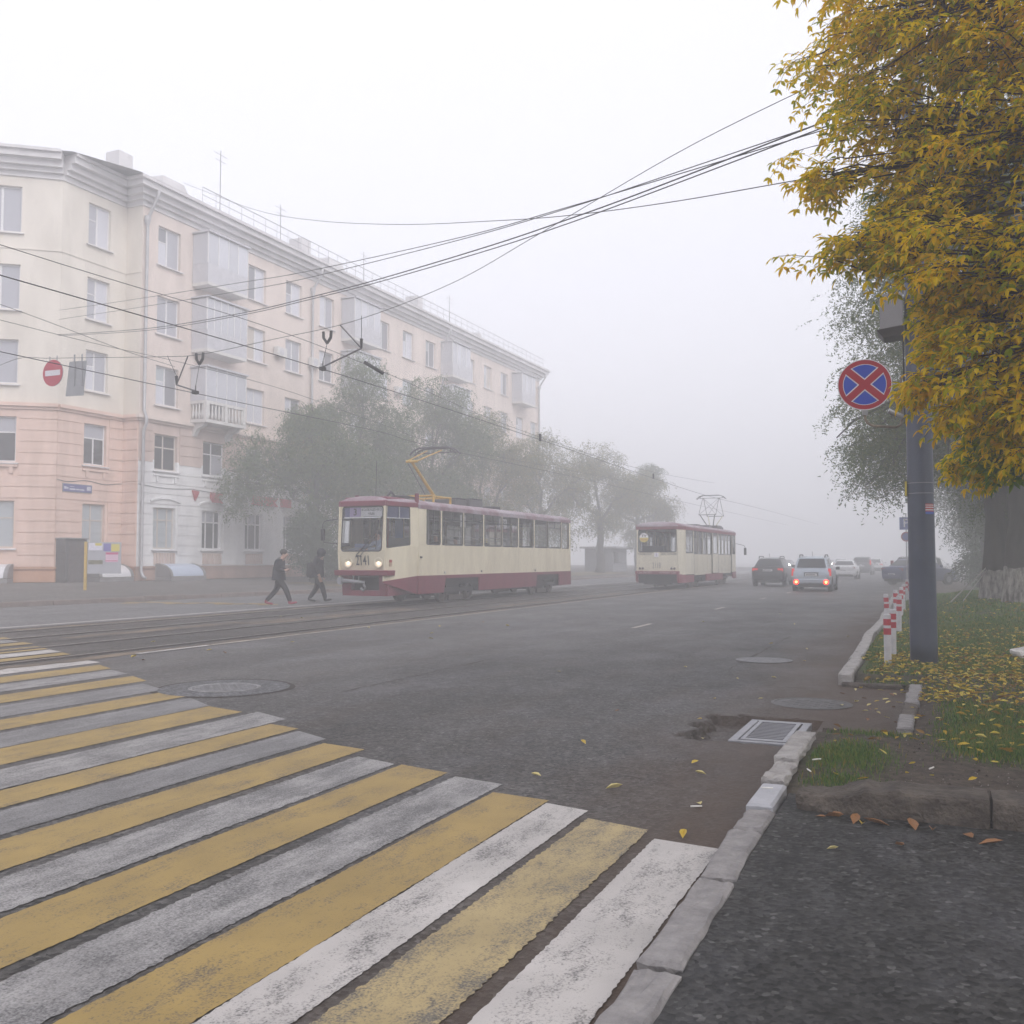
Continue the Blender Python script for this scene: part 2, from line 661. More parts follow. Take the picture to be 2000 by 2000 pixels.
M_RUSTDIRT = mat("ochre_dirt", (0.09, 0.072, 0.058), 0.9, vscale=2.5, col2=(0.20, 0.145, 0.095), stretch=(1, 0.35, 1), bump=0.3, bscale=30, lo=0.4, hi=0.68)


def sstep(a, b, x):
    t = max(0.0, min(1.0, (x - a) / (b - a)))
    return t * t * (3 - 2 * t)


# ------------------------------------------------------------------ ground sheet, road
mb = MB()
mb.quad((-630, -285, -0.35), (480, -285, -0.35), (480, 780, -0.35), (-630, 780, -0.35))
tag(mb.build("ground", M_WALK), kind="structure")

FX0, FX1, FY0, FY1 = -3.2, 0.1, 7.0, 11.6      # close-meshed piece of road round the storm drain
mb = MB()
for (x0, x1, y0, y1) in ((-34, FX0, -40, 300), (FX1, 0.3, -40, 300), (FX0, FX1, -40, FY0), (FX0, FX1, FY1, 300)):
    ys = [y0, 0, 15, 30, 60, 120, 200, y1] if y1 - y0 > 100 else [y0, y1]
    ys = sorted(set(y for y in ys if y0 <= y <= y1))
    for a, c in zip(ys, ys[1:]):
        mb.quad((x0, a, 0), (x1, a, 0), (x1, c, 0), (x0, c, 0))
road = tag(mb.build("road", M_ROAD), "grey asphalt carriageway with a damp brown gutter", kind="structure")


def pothole(x, y):
    """sunk broken asphalt left of the drain grating and the rim it leaves"""
    j = 0.16 * noise.noise(Vector((x * 4, y * 4, 0))) + 0.06 * noise.noise(Vector((x * 14, y * 14, 3)))
    dx = max(-1.97 + j - x, x - (-1.02), 0)
    dy = max(7.93 + 0.5 * j - y, y - (9.22 + j), 0)
    d = math.hypot(dx, dy)
    return -0.085 * (1 - sstep(0.0, 0.035, d)) + 0.012 * noise.noise(Vector((x * 9, y * 9, 2))) * (d < 0.02)


mb = MB()
st = 0.036
nx, ny = int((FX1 - FX0) / st), int((FY1 - FY0) / st)
for j in range(ny + 1):
    for i in range(nx + 1):
        x = FX0 + (FX1 - FX0) * i / nx
        y = FY0 + (FY1 - FY0) * j / ny
        e = min(i, nx - i, j, ny - j)
        z = pothole(x, y) + (0.006 * noise.noise(Vector((x * 3, y * 3, 1))) if e > 1 else 0)
        mb.v.append((x, y, z))
for j in range(ny):
    for i in range(nx):
        a = j * (nx + 1) + i
        mb.f.append((a, a + 1, a + nx + 2, a + nx + 1))
mb.build("road_patch", M_ROAD, road, smooth=True, fix=False)

M_FARLANE = asphalt_mat("asphalt_far_lane", (0.095, 0.094, 0.098), (0.125, 0.123, 0.126), rough=0.6, crack=0.2)
mb = MB()
for a, c in zip((-40, 0, 15, 30, 60, 120), (0, 15, 30, 60, 120, 300)):
    mb.quad((-33.9, a, 0.0032), (-18.2, a, 0.0032), (-18.2, c, 0.0032), (-33.9, c, 0.0032))
mb.build("far_carriageway", M_FARLANE, road, fix=False)
# ------------------------------------------------------------------ tram track: paving, rails, rusty dirt
mb = MB()
for a, c in zip((-40, 0, 15, 30, 60, 120), (0, 15, 30, 60, 120, 300)):
    mb.quad((-18.15, a, 0.004), (-11.82, a, 0.004), (-11.82, c, 0.004), (-18.15, c, 0.004))
track = tag(mb.build("tram_track_bed", M_TRACK), "patched paving of the tram track with four sunken rails", kind="structure")


def wavy_strip(x0, x1, y0, y1, z, amp, step, seed, mb=None):
    mb = mb or MB()
    n = max(2, int((y1 - y0) / step))
    r = random.Random(seed)
    prev = None
    for k in range(n + 1):
        y = y0 + (y1 - y0) * k / n
        a = x0 + amp * noise.noise(Vector((y * 0.9, seed, 0.3))) + r.uniform(-amp, amp) * 0.35
        c = x1 + amp * noise.noise(Vector((y * 0.9, seed, 7.7))) + r.uniform(-amp, amp) * 0.35
        cur = ((a, y, z), (c, y, z))
        if prev:
            mb.quad(prev[0], prev[1], cur[1], cur[0])
        prev = cur
    return mb


for k, xr in enumerate((-12.15, -13.80, -15.78, -17.36)):
    g = wavy_strip(xr - 0.11, xr + 0.10, -10, 110, 0.010, 0.05, 0.22, 10 + k)
    g.build("rail_groove", M_GROOVE, track, fix=False)
    r_ = MB()
    r_.box(xr - 0.032, xr + 0.032, -10, 140, 0.011, 0.022)
    r_.build("rail", M_RAIL, track)
for k, (x0, x1, y0, y1) in enumerate(((-11.85, -11.55, 8, 26), (-14.9, -14.2, 17.5, 25.0), (-17.9, -17.55, 14, 30), (-12.9, -12.5, 26.5, 40), (-15.3, -14.9, 13, 18), (-11.9, -11.62, 27, 60))):
    wavy_strip(x0, x1, y0, y1, 0.0075, 0.12, 0.18, 30 + k).build("dirt_streak", M_RUSTDIRT, track, fix=False)
# torn edges of the paving along the track
for k, (x, y0, y1) in enumerate(((-14.62, 12.0, 30.0), (-18.1, 11.0, 26.0), (-11.83, 14.0, 40.0), (-16.6, 13.0, 24.0))):
    wavy_strip(x - 0.035, x + 0.035, y0, y1, 0.0115, 0.06, 0.12, 60 + k).build("paving_crack", M_GROOVE, track, fix=False)

# ------------------------------------------------------------------ markings
cross = [("y", -16.22, 12.60, -15.86, 12.44), ("w", -15.66, 12.22, -15.12, 12.0), ("y", -14.95, 12.0, -14.55, 11.86),
         ("y", -14.06, 11.55, -13.95, 11.50), ("y", -13.66, 11.36, -13.46, 11.26), ("f", -13.34, 11.18, -12.86, 10.97), ("y", -12.72, 10.92, -12.40, 10.79),
         ("f", -11.80, 10.43, -11.12, 10.18), ("y", -10.86, 9.95, -10.36, 9.68), ("w", -10.20, 9.55, -9.68, 9.30),
         ("y", -9.43, 9.16, -8.93, 8.90), ("g", -8.74, 8.68, -8.14, 8.38), ("y", -7.98, 8.31, -7.52, 8.12),
         ("g", -7.38, 7.99, -6.82, 7.66), ("y", -6.78, 7.62, -6.26, 7.46), ("w", -6.10, 7.55, -5.60, 7.32),
         ("y", -5.55, 7.06, -5.19, 6.94), ("g", -5.10, 6.84, -4.68, 6.66), ("y", -4.57, 6.50, -4.15, 6.40),
         ("w", -4.03, 6.15, -3.66, 6.06), ("y", -3.58, 6.04, -3.17, 5.97), ("w", -3.05, 5.87, -2.68, 5.80),
         ("y", -2.62, 5.60, -2.24, 5.53), ("f", -2.21, 5.47, -1.94, 5.39), ("d", -1.86, 5.24, -1.50, 5.18), ("f", -1.40, 5.03, -1.07, 4.97)]
for k, (c, xa, ya, xb, yb) in enumerate(cross):
    m_ = {"y": M_YELLOW, "w": M_W_WORN, "g": M_W_GONE, "f": M_W_FRESH, "d": M_Y_FADE}[c]
    r = random.Random(400 + k)
    mb = MB()
    n = 260
    ln = 5.2
    prev = None
    for q in range(n + 1):
        t = q / n
        yy0, yy1 = ya - ln * t, yb - ln * t
        jit = 0.004 if c in "yf" else 0.008
        wob = 0.006 * noise.noise(Vector((t * 7, k * 3.1, 0)))
        p = (xa - 0.012 + wob + r.uniform(-jit, jit), yy0 + (r.uniform(-0.02, 0.02) if q == 0 else 0), 0.015 if xa < -11.9 else 0.0045)
        e = (xb + 0.012 + 0.006 * noise.noise(Vector((t * 7, k * 3.1, 5))) + r.uniform(-jit, jit), yy1 + (r.uniform(-0.02, 0.02) if q == 0 else 0), p[2])
        cur = (p, e)
        if prev:
            mb.quad(prev[0], prev[1], cur[1], cur[0])
        prev = cur
    mb.build("crosswalk_stripe", m_, road, fix=False)

mb = MB()
mb.quad((-11.60, 11.3, 0.0125), (-11.47, 11.3, 0.0125), (-11.47, 12.9, 0.0125), (-11.60, 12.9, 0.0125))
mb.build("road_marking", M_W_FRESH, road)
wavy_strip(-11.585, -11.495, 13.0, 130, 0.0125, 0.012, 0.5, 91).build("road_marking", M_LINE, road, fix=False)
wavy_strip(-18.72, -18.50, 8.0, 130, 0.0065, 0.012, 0.5, 92).build("road_marking", M_W_FRESH, road, fix=False)
for y0 in (20.0, 28.3, 36.2, 43.1, 51.2, 59.5, 67.8, 76, 84):
    MB().quad((-6.12, y0, 0.0045), (-6.02, y0, 0.0045), (-6.04, y0 + 1.5, 0.0045), (-6.14, y0 + 1.5, 0.0045)).build("road_marking", M_LINE, road)
zz = [(-24.9, 23.9), (-25.4, 24.9), (-24.2, 25.1), (-23.2, 24.4), (-23.0, 25.4), (-22.2, 25.5), (-21.5, 24.8), (-21.2, 25.5), (-20.4, 25.6), (-19.9, 25.0)]
mb = MB()
for (a, c) in zip(zz, zz[1:]):
    d = (Vector(c) - Vector(a)).normalized() * 0.02
    nn = Vector((-d.y, d.x)) * 16.0
    mb.quad((a[0] - d.x + nn.x, a[1] - d.y + nn.y, 0.0067), (a[0] - d.x - nn.x, a[1] - d.y - nn.y, 0.0067), (c[0] + d.x - nn.x, c[1] + d.y - nn.y, 0.0067), (c[0] + d.x + nn.x, c[1] + d.y + nn.y, 0.0067))
tag(mb.build("zigzag_marking", M_YELLOW, road, fix=False), "yellow zigzag line of a stop")

# cracks in the carriageway
for k, (x, y0, y1, w_) in enumerate(((-6.15, 9.0, 13.0, 0.008), (-2.62, 13.0, 19.0, 0.010))):
    wavy_strip(x - w_ / 2, x + w_ / 2, y0, y1, 0.0042, 0.05, 0.14, 140 + k).build("road_crack", M_GROOVE, road, fix=False)
for k, (x0, x1, y, sl, w_) in enumerate(((-3.4, -1.6, 6.62, -0.22, 0.006), (-5.6, -4.3, 11.6, -0.3, 0.005))):
    cm = MB()
    prev = None
    for q in range(61):
        x = x0 + (x1 - x0) * q / 60
        yy = y + sl * (x - x0) + 0.12 * noise.noise(Vector((x * 1.8, k, 0))) + 0.03 * noise.noise(Vector((x * 9, k, 3)))
        ww = w_ * (0.6 + 0.8 * abs(noise.noise(Vector((x * 5, k, 7)))))
        cur = ((x, yy - ww, 0.0043), (x, yy + ww, 0.0043))
        if prev:
            cm.quad(prev[0], cur[0], cur[1], prev[1])
        prev = cur
    cm.build("road_crack", M_GROOVE, road, fix=False)

# ------------------------------------------------------------------ kerbs
kerb_r = thing("kerb_right", "whitewashed stone kerb along the lawn", None, kind="structure")
kerb_l = thing("kerb_left", "brown stone kerb of the far pavement", None, kind="structure")


def stone(parent, name, p, ang, ln, w, h, m, z0=-0.06, rough=0.012, cut=3, seed=0, tilt=0.0):
    """one kerb stone: rounded upper edges, uneven faces; p is the middle of its road side"""
    bm = bmesh.new()
    bmesh.ops.create_cube(bm, size=1)
    for v in bm.verts:
        v.co = Vector((v.co.x * w + w / 2, v.co.y * ln, (v.co.z + 0.5) * (h - z0) + z0))
    bmesh.ops.bevel(bm, geom=[e for e in bm.edges if sum(v.co.z for v in e.verts) > h * 1.5], offset=0.014, segments=1, affect='EDGES')
    if cut:
        bmesh.ops.subdivide_edges(bm, edges=[e for e in bm.edges if e.calc_length() > 0.12], cuts=cut + 2, use_grid_fill=True)
        for v in bm.verts:
            q = v.co * 7 + Vector((seed * 3.7, seed, 0))
            q2 = v.co * 31 + Vector((seed * 1.7, 0, seed))
            v.co += Vector((noise.noise(q), noise.noise(q + Vector((9, 0, 0))), 0.6 * noise.noise(q + Vector((0, 9, 0))))) * rough + Vector((noise.noise(q2), noise.noise(q2 + Vector((9, 0, 0))), noise.noise(q2 + Vector((0, 9, 0))))) * rough * 0.7
    me = bpy.data.meshes.new(name)
    bm.to_mesh(me)
    bm.free()
    me.materials.append(m)
    o = bpy.data.objects.new(name, me)
    C.objects.link(o)
    o.parent = parent
    o.location = p
    o.rotation_euler = (tilt, rnd.uniform(-0.02, 0.02), ang)
    return o


def along(pts, ln):
    out = []
    for a, c in zip(pts, pts[1:]):
        a, c = Vector(a), Vector(c)
        L_ = (c - a).length
        n = max(1, round(L_ / ln))
        for k in range(n):
            out.append((a + (c - a) * ((k + 0.5) / n), math.atan2(-(c - a).x, (c - a).y), L_ / n))
    return out


# right: past the drain bay
for k, (p, an, ln) in enumerate(along([(-1.10, 11.95), (-1.13, 14.8), (-1.24, 18.5), (-1.22, 23.0), (-1.40, 30.0), (-1.62, 42.0)], 0.98)):
    stone(kerb_r, "kerb_stone", (p.x + rnd.uniform(-0.012, 0.012), p.y, rnd.uniform(-0.012, 0.006)), an + rnd.uniform(-0.012, 0.012), ln - 0.03, 0.16, 0.15, M_KERB_W, seed=k, cut=4 if k < 8 else 0, rough=0.010)
# near stretch beside the crossing, broken
stone(kerb_r, "kerb_stone", (-1.06, 7.35, -0.01), 0.0, 1.07, 0.16, 0.15, M_KERB_W, seed=50, cut=6, rough=0.016)
stone(kerb_r, "kerb_stone", (-1.04, 6.47, -0.02), -0.03, 0.57, 0.15, 0.14, M_KERB_W, seed=51, cut=5, rough=0.022)
stone(kerb_r, "kerb_stone", (-1.03, 5.86, -0.02), 0.0, 0.55, 0.15, 0.12, M_KERB_P, seed=52, cut=3, rough=0.003)
stone(kerb_r, "kerb_stone", (-1.02, 5.35, -0.03), 0.02, 0.39, 0.16, 0.11, M_KERB_G, seed=53, cut=4, rough=0.014)
stone(kerb_r, "kerb_stone", (-1.02, 4.72, -0.03), 0.03, 0.76, 0.16, 0.11, M_KERB_G, seed=54, cut=4, rough=0.012)
stone(kerb_r, "kerb_stone", (-1.00, 3.80, -0.03), 0.0, 0.94, 0.16, 0.11, M_KERB_G, seed=55, cut=4, rough=0.012)
stone(kerb_r, "kerb_stone", (-0.99, 2.80, -0.03), 0.0, 0.94, 0.16, 0.11, M_KERB_G, seed=56, cut=4, rough=0.012)
# the two sides of the drain bay: low, half buried
stone(kerb_r, "kerb_stone", (-0.72, 11.82, -0.09), R(90), 0.66, 0.10, 0.14, M_CONC, seed=60, cut=4, rough=0.012)
for k, y in enumerate((9.0, 9.75, 10.55, 11.3)):
    stone(kerb_r, "kerb_stone", (-0.34 + 0.01 * k, y, -0.05), 0.0, 0.74, 0.13, 0.145, M_KERB_G if k != 1 else M_CONC, seed=70 + k, cut=4, rough=0.014)
LEFT_KERB = [(-29.6, 2), (-27.6, 12), (-26.4, 20.3), (-25.35, 31), (-24.3, 37), (-24.0, 60), (-24.0, 110)]
for k, (p, an, ln) in enumerate(along(LEFT_KERB, 1.9)):
    if 12 < p.y < 100:
        stone(kerb_l, "kerb_stone", (p.x, p.y, rnd.uniform(-0.02, 0.01)), an + math.pi, ln - 0.02, 0.20, 0.17, M_KERB_B, seed=k, cut=2 if p.y < 40 else 0, rough=0.010)

# ------------------------------------------------------------------ far pavement rising to the house
mb = MB()
ys = [-5, 2, 6, 12, 16, 20.3, 26, 31, 37, 45, 60, 80, 110, 150]


def kerbx(y):
    for a, c in zip(LEFT_KERB, LEFT_KERB[1:]):
        if a[1] <= y <= c[1]:
            return a[0] + (c[0] - a[0]) * (y - a[1]) / (c[1] - a[1])
    return LEFT_KERB[0][0] if y < LEFT_KERB[0][1] else LEFT_KERB[-1][0]


cols = []
for y in ys:
    xk = kerbx(y) - 0.15
    cols.append([(xk, y, 0.155), (xk - 2.2, y, 0.22), (xk - 5, y, 0.36), (min(-34.0, xk - 6.5), y, 0.47), (-60, y, 0.5), (-140, y, 0.5)])
for a, c in zip(cols, cols[1:]):
    for k in range(5):
        mb.quad(a[k + 1], a[k], c[k], c[k + 1])
tag(mb.build("pavement", M_WALK), "grey-brown pavement rising to the pink house", kind="structure")

# ------------------------------------------------------------------ manholes, drain grating
M_RINGCRACK = M_GROOVE
M_RIMLIGHT = mat("cement_rim", (0.20, 0.195, 0.195), 0.8, var=0.3, vscale=20)


def manhole(name, label, x, y, r, ring=None, z=0.006, cover=M_IRON):
    t = thing(name, label, "manhole", (x, y, 0))
    if ring:
        m2 = MB()
        r2 = random.Random(5)
        o_, i_ = [], []
        n = 48
        for k in range(n):
            a = 2 * math.pi * k / n
            w = 0.05 + 0.05 * max(0, noise.noise(Vector((math.cos(a) * 1.7, math.sin(a) * 1.7, 2))))
            rr = ring * (1 + 0.03 * noise.noise(Vector((math.cos(a) * 2, math.sin(a) * 2, 5))))
            o_.append(((rr + w) * math.cos(a), (rr + w) * math.sin(a), 0.0042))
            i_.append(((rr - 0.012) * math.cos(a), (rr - 0.012) * math.sin(a), 0.0042))
        for k in range(n):
            m2.quad(i_[k], i_[(k + 1) % n], o_[(k + 1) % n], o_[k])
        m2.build("torn_edge", M_RINGCRACK, t, fix=False)
        m3 = MB()
        m3.v = [(ring * math.cos(2 * math.pi * k / n), ring * math.sin(2 * math.pi * k / n), 0.0055) for k in range(n)]
        m3.f = [tuple(range(n))]
        m3.build("patch", M_PATCH, t, fix=False)
    fr = MB()
    fr.lathe([(r * 1.20, 0.004), (r * 1.20, z + 0.004), (r * 1.10, z + 0.007), (r * 1.06, z + 0.001), (r * 1.06, 0.002)], 40)
    fr.build("frame", M_RIMLIGHT if ring else cover, t, smooth=False)
    cv = MB()
    cv.lathe([(r * 1.03, 0.003), (r * 1.03, z + 0.002), (r * 0.94, z + 0.005)], 40)
    o = cv.build("cover", cover, t)
    ribs = MB()
    s = r * 0.2
    for i in range(-4, 5):
        for j in range(-4, 5):
            if math.hypot(i, j) * s < r * 0.85 and (i + j) % 2 == 0:
                ribs.box(i * s - s * 0.38, i * s + s * 0.38, j * s - s * 0.38, j * s + s * 0.38, z + 0.0045, z + 0.0075)
    ribs.build("tread_pattern", cover, o)
    return t


manhole("manhole", "manhole in a round light asphalt patch beside the zebra crossing", -7.6, 8.78, 0.34, ring=0.74)
manhole("manhole", "manhole cover in the lane well ahead of the drain grating", -2.37, 14.42, 0.34)
manhole("manhole", "half-sunk manhole cover in the brown bay behind the drain grating", -1.22, 10.33, 0.34, z=0.001, cover=mat("cast_iron_dark", (0.062, 0.058, 0.056), 0.5, 0.2, var=0.3, vscale=12, bump=0.4, bscale=50))

dr = thing("storm_drain", "grey steel drain grating sunk in broken asphalt at the kerb", "drain grating", (-1.34, 8.52, -0.025))
f_ = MB()
for (x0, x1, y0, y1) in ((-0.27, 0.27, -0.56, -0.50), (-0.27, 0.27, 0.50, 0.56), (-0.27, -0.20, -0.50, 0.50), (0.20, 0.27, -0.50, 0.50)):
    f_.box(x0, x1, y0, y1, -0.03, 0.03)
f_.build("frame", M_STEEL, dr, bevel=0.006)
MB().box(-0.20, 0.20, -0.5, 0.5, -0.14, -0.025).build("pit", M_BLACK, dr)
inner = MB()
for (x0, x1, y0, y1) in ((-0.185, 0.185, -0.485, -0.43), (-0.185, 0.185, 0.43, 0.485), (-0.185, -0.15, -0.43, 0.43), (0.15, 0.185, -0.43, 0.43)):
    inner.box(x0, x1, y0, y1, 0.0, 0.034)
inner.build("grating_rim", M_STEEL, dr)
b0 = None
for k in range(12):
    y = -0.385 + k * 0.07
    if b0 is None:
        b0 = MB().box(-0.15, 0.15, -0.010, 0.010, 0.0, 0.028).build("bar", M_STEEL, dr)
        b0.location = (0, y, 0)
    else:
        share(b0, dr, (0, y, 0))

# ------------------------------------------------------------------ lawn on the right
def gmask(x, y):
    """how grassy the soil is"""
    n = 0.5 + 0.9 * noise.noise(Vector((x * 1.1, y * 0.9, 0))) + 0.35 * noise.noise(Vector((x * 4, y * 4, 4)))
    if y < 8.2:
        far = sstep(7.0, 7.9, y) * sstep(-0.15, 0.35, x)
        p = math.exp(-((x + 0.62) / 0.24) ** 2 - ((y - 7.15) / 0.42) ** 2)
        p2 = 0.9 * math.exp(-((x + 0.60) / 0.20) ** 2 - ((y - 6.35) / 0.16) ** 2)
        p3 = 0.9 * math.exp(-((x + 0.55) / 0.35) ** 2 - ((y - 8.25) / 0.18) ** 2)
        base = max(far, p * 1.2, p2, p3)
        return max(0, min(1, base * (0.55 + 0.8 * n)))
    if y < 10.6:
        base = sstep(-0.15, 0.25, x) * (1 - 0.75 * sstep(9.6, 10.6, y))
    elif y < 13.0:
        base = 0.22 * (1 - sstep(12.2, 13.0, y)) + 0.85 * sstep(12.3, 13.1, y)
    else:
        base = 0.9
    # trodden bare strip at the kerb
    return max(0, min(1, base * (0.45 + 0.95 * n)))


def lawn_z(x, y):
    z = 0.10 + 0.03 * noise.noise(Vector((x * 0.7, y * 0.5, 2))) + 0.012 * noise.noise(Vector((x * 4, y * 4, 8)))
    z += 0.10 * sstep(1.5, 8, x)
    if y > 19:
        z += 0.30 * sstep(19, 27, y) * sstep(-0.6, 1.2, x) * (1 - sstep(36, 42, y))
    if 8.3 < y < 12.3:
        z -= 0.055 * (1 - sstep(-0.25, 0.15, x))
    if y < 8.5:
        z -= 0.05 * (1 - sstep(6.0, 6.4, y)) + 0.035 * (1 - sstep(-0.9, -0.6, x))
    return z


def in_bay(x, y):
    return x < -0.26 and 8.55 < y < 11.86


m = bpy.data.materials.new("lawn_soil")
m.use_nodes = True
nt = m.node_tree
bs = nt.nodes["Principled BSDF"]
bs.inputs['Roughness'].default_value = 0.95
bs.inputs['Specular IOR Level'].default_value = 0.2
at = nt.nodes.new("ShaderNodeAttribute")
at.attribute_name = "grass"
tc = nt.nodes.new("ShaderNodeTexCoord")
nzs = nt.nodes.new("ShaderNodeTexNoise")
nzs.inputs['Scale'].default_value = 14
nzs.inputs['Detail'].default_value = 8
nzs.inputs['Roughness'].default_value = 0.7
nt.links.new(tc.outputs['Object'], nzs.inputs['Vector'])
rs = nt.nodes.new("ShaderNodeValToRGB")
rs.color_ramp.elements[0].position = 0.32
rs.color_ramp.elements[1].position = 0.72
rs.color_ramp.elements[0].color = (0.030, 0.024, 0.020, 1)
rs.color_ramp.elements[1].color = (0.120, 0.096, 0.078, 1)
nt.links.new(nzs.outputs['Fac'], rs.inputs['Fac'])
rg = nt.nodes.new("ShaderNodeValToRGB")
rg.color_ramp.elements[0].position = 0.3
rg.color_ramp.elements[1].position = 0.75
rg.color_ramp.elements[0].color = (0.030, 0.045, 0.012, 1)
rg.color_ramp.elements[1].color = (0.085, 0.125, 0.032, 1)
nt.links.new(nzs.outputs['Fac'], rg.inputs['Fac'])
mxs = nt.nodes.new("ShaderNodeMix")
mxs.data_type = 'RGBA'
nt.links.new(at.outputs['Fac'], mxs.inputs['Factor'])
nt.links.new(rs.outputs['Color'], mxs.inputs['A'])
nt.links.new(rg.outputs['Color'], mxs.inputs['B'])
nt.links.new(mxs.outputs['Result'], bs.inputs['Base Color'])
bps = nt.nodes.new("ShaderNodeBump")
bps.inputs['Strength'].default_value = 0.9
bps.inputs['Distance'].default_value = 0.03
nt.links.new(nzs.outputs['Fac'], bps.inputs['Height'])
nt.links.new(bps.outputs['Normal'], bs.inputs['Normal'])
M_LAWN = m


def lawn_part(x0, x1, y0, y1, st):
    mb = MB()
    idx = {}
    nx, ny = max(1, round((x1 - x0) / st)), max(1, round((y1 - y0) / st))
    gm = []

    def V(i, j):
        if (i, j) not in idx:
            x, y = x0 + (x1 - x0) * i / nx, y0 + (y1 - y0) * j / ny
            idx[(i, j)] = len(mb.v)
            mb.v.append((x, y, lawn_z(x, y)))
            gm.append(gmask(x, y))
        return idx[(i, j)]
    for j in range(ny):
        for i in range(nx):
            cx, cy_ = x0 + (x1 - x0) * (i + 0.5) / nx, y0 + (y1 - y0) * (j + 0.5) / ny
            if in_bay(cx, cy_) or (cy_ > 42.6 and cx < 1.5 and cy_ < 75):
                continue
            mb.f.append((V(i, j), V(i + 1, j), V(i + 1, j + 1), V(i, j + 1)))
    # the sod's cut edge where it borders the drain bay and the path
    cnt = {}
    for f in mb.f:
        for a, c in zip(f, f[1:] + f[:1]):
            cnt[(min(a, c), max(a, c))] = cnt.get((min(a, c), max(a, c)), 0) + 1
    for (a, c), k in cnt.items():
        pa, pc = mb.v[a], mb.v[c]
        if k == 1 and pa[1] < 17.9 and pa[0] < 6 and (pa[0] < -0.1 or pa[1] < 6.1):
            i = len(mb.v)
            mb.v += [(pa[0], pa[1], -0.05), (pc[0], pc[1], -0.05)]
            gm += [0.0, 0.0]
            mb.f.append((a, c, i + 1, i))
    return mb, gm


def lawn_obj(name, args, parent=None):
    mb, gm = lawn_part(*args)
    me = mb.mesh(name, M_LAWN, True)
    a = me.attributes.new("grass", 'FLOAT', 'POINT')
    a.data.foreach_set('value', gm)
    o = bpy.data.objects.new(name, me)
    C.objects.link(o)
    o.parent = parent
    return o


lawn = tag(lawn_obj("lawn", (-0.92, 6.28, 6.0, 18.0, 0.08)), "shaggy lawn with bare soil and yellow leaves", kind="structure")
lawn_obj("lawn_beyond", (-0.92, 12.08, 18.0, 75.0, 0.5), lawn)
lawn_obj("lawn_beside", (6.28, 46.28, 6.0, 18.0, 2.0), lawn)
lawn_obj("lawn_far", (12.08, 60.08, 18.0, 120.0, 4.0), lawn)

# asphalt path at the photographer's feet, right of the kerb; parking bay beyond the lawn
mb = MB()
mb.quad((-0.86, -6, 0.055), (30, -6, 0.055), (30, 5.62, 0.06), (-0.86, 5.75, 0.06))
mb.quad((-0.86, 5.75, 0.06), (0.3, 5.70, 0.06), (0.3, 6.06, 0.06), (-0.86, 6.1, 0.06))
tag(mb.build("path", M_PATH), "dark asphalt path in front of the broken concrete kerb", kind="structure")
mb = MB()
mb.quad((-1.7, 42.5, 0.006), (1.7, 42.5, 0.006), (1.7, 75, 0.006), (-1.7, 75, 0.006))
tag(mb.build("parking_bay", M_ROAD, fix=False), "asphalt parking bay beyond the lawn", kind="structure")

# ------------------------------------------------------------------ broken concrete kerb across the foreground
bk = thing("concrete_kerb", "long crumbling concrete kerb with broken end beside the dark path", "concrete kerb", (0, 0, 0))


def rubble_block(x0, x1, yf, yb, h, seed, broken_left=0.0):
    mb = MB()
    nx = max(8, int((x1 - x0) / 0.018))
    prof = [(0, -0.05), (0.0, 0.18), (0.005, 0.36), (0.01, 0.55), (0.02, 0.74), (0.04, 0.90), (0.08, 0.98), (0.2, 1.0), (0.35, 1.01), (0.5, 1.0), (0.65, 1.0), (0.8, 1.0), (0.94, 0.97), (1.0, 0.6), (1.0, -0.05)]
    for i in range(nx + 1):
        x = x0 + (x1 - x0) * i / nx
        br = sstep(0, broken_left, x - x0) if broken_left else 1.0
        hh = h * (0.52 + 0.48 * br) * (1 + 0.06 * noise.noise(Vector((x * 4, seed, 0))))
        if broken_left and br < 1:
            hh *= 1 + 0.22 * noise.noise(Vector((x * 11, seed, 5)))
        for k, (a, c) in enumerate(prof):
            y = yf + (yb - yf) * a + 0.06 * (x - x0) * 0
            z = 0.05 + hh * c
            q = Vector((x * 10, y * 10, z * 10 + seed))
            am = 0.006 + 0.016 * (1 - br)
            q2 = q * 3.7
            am2 = 0.003 + 0.012 * (1 - br)
            mb.v.append((x + am * noise.noise(q + Vector((5, 0, 0))), y + am * noise.noise(q) + am2 * noise.noise(q2), z + am * noise.noise(q + Vector((0, 7, 0))) + am2 * noise.noise(q2 + Vector((0, 3, 0)))))
    np_ = len(prof)
    for i in range(nx):
        for k in range(np_ - 1):
            a = i * np_ + k
            mb.f.append((a, a + np_, a + np_ + 1, a + 1))
    mb.f.append(tuple(range(np_)))
    mb.f.append(tuple(nx * np_ + k for k in reversed(range(np_))))
    return mb


rubble_block(-0.76, 0.23, 5.72, 6.05, 0.16, 3, broken_left=0.55).build("block", M_CONC, bk)
rubble_block(0.245, 1.4, 5.74, 6.08, 0.155, 9).build("block", M_CONC, bk)
rubble_block(1.415, 2.7, 5.75, 6.1, 0.155, 14).build("block", M_CONC, bk)

# ------------------------------------------------------------------ grass
M_GRASS = island_mat("grass_blade", [(0.034, 0.080, 0.012), (0.055, 0.125, 0.018), (0.085, 0.165, 0.024), (0.12, 0.18, 0.03), (0.26, 0.18, 0.04)], 0.7, 0.3, nscale=1.6, namt=0.35)
mb = MB()
gr = random.Random(11)


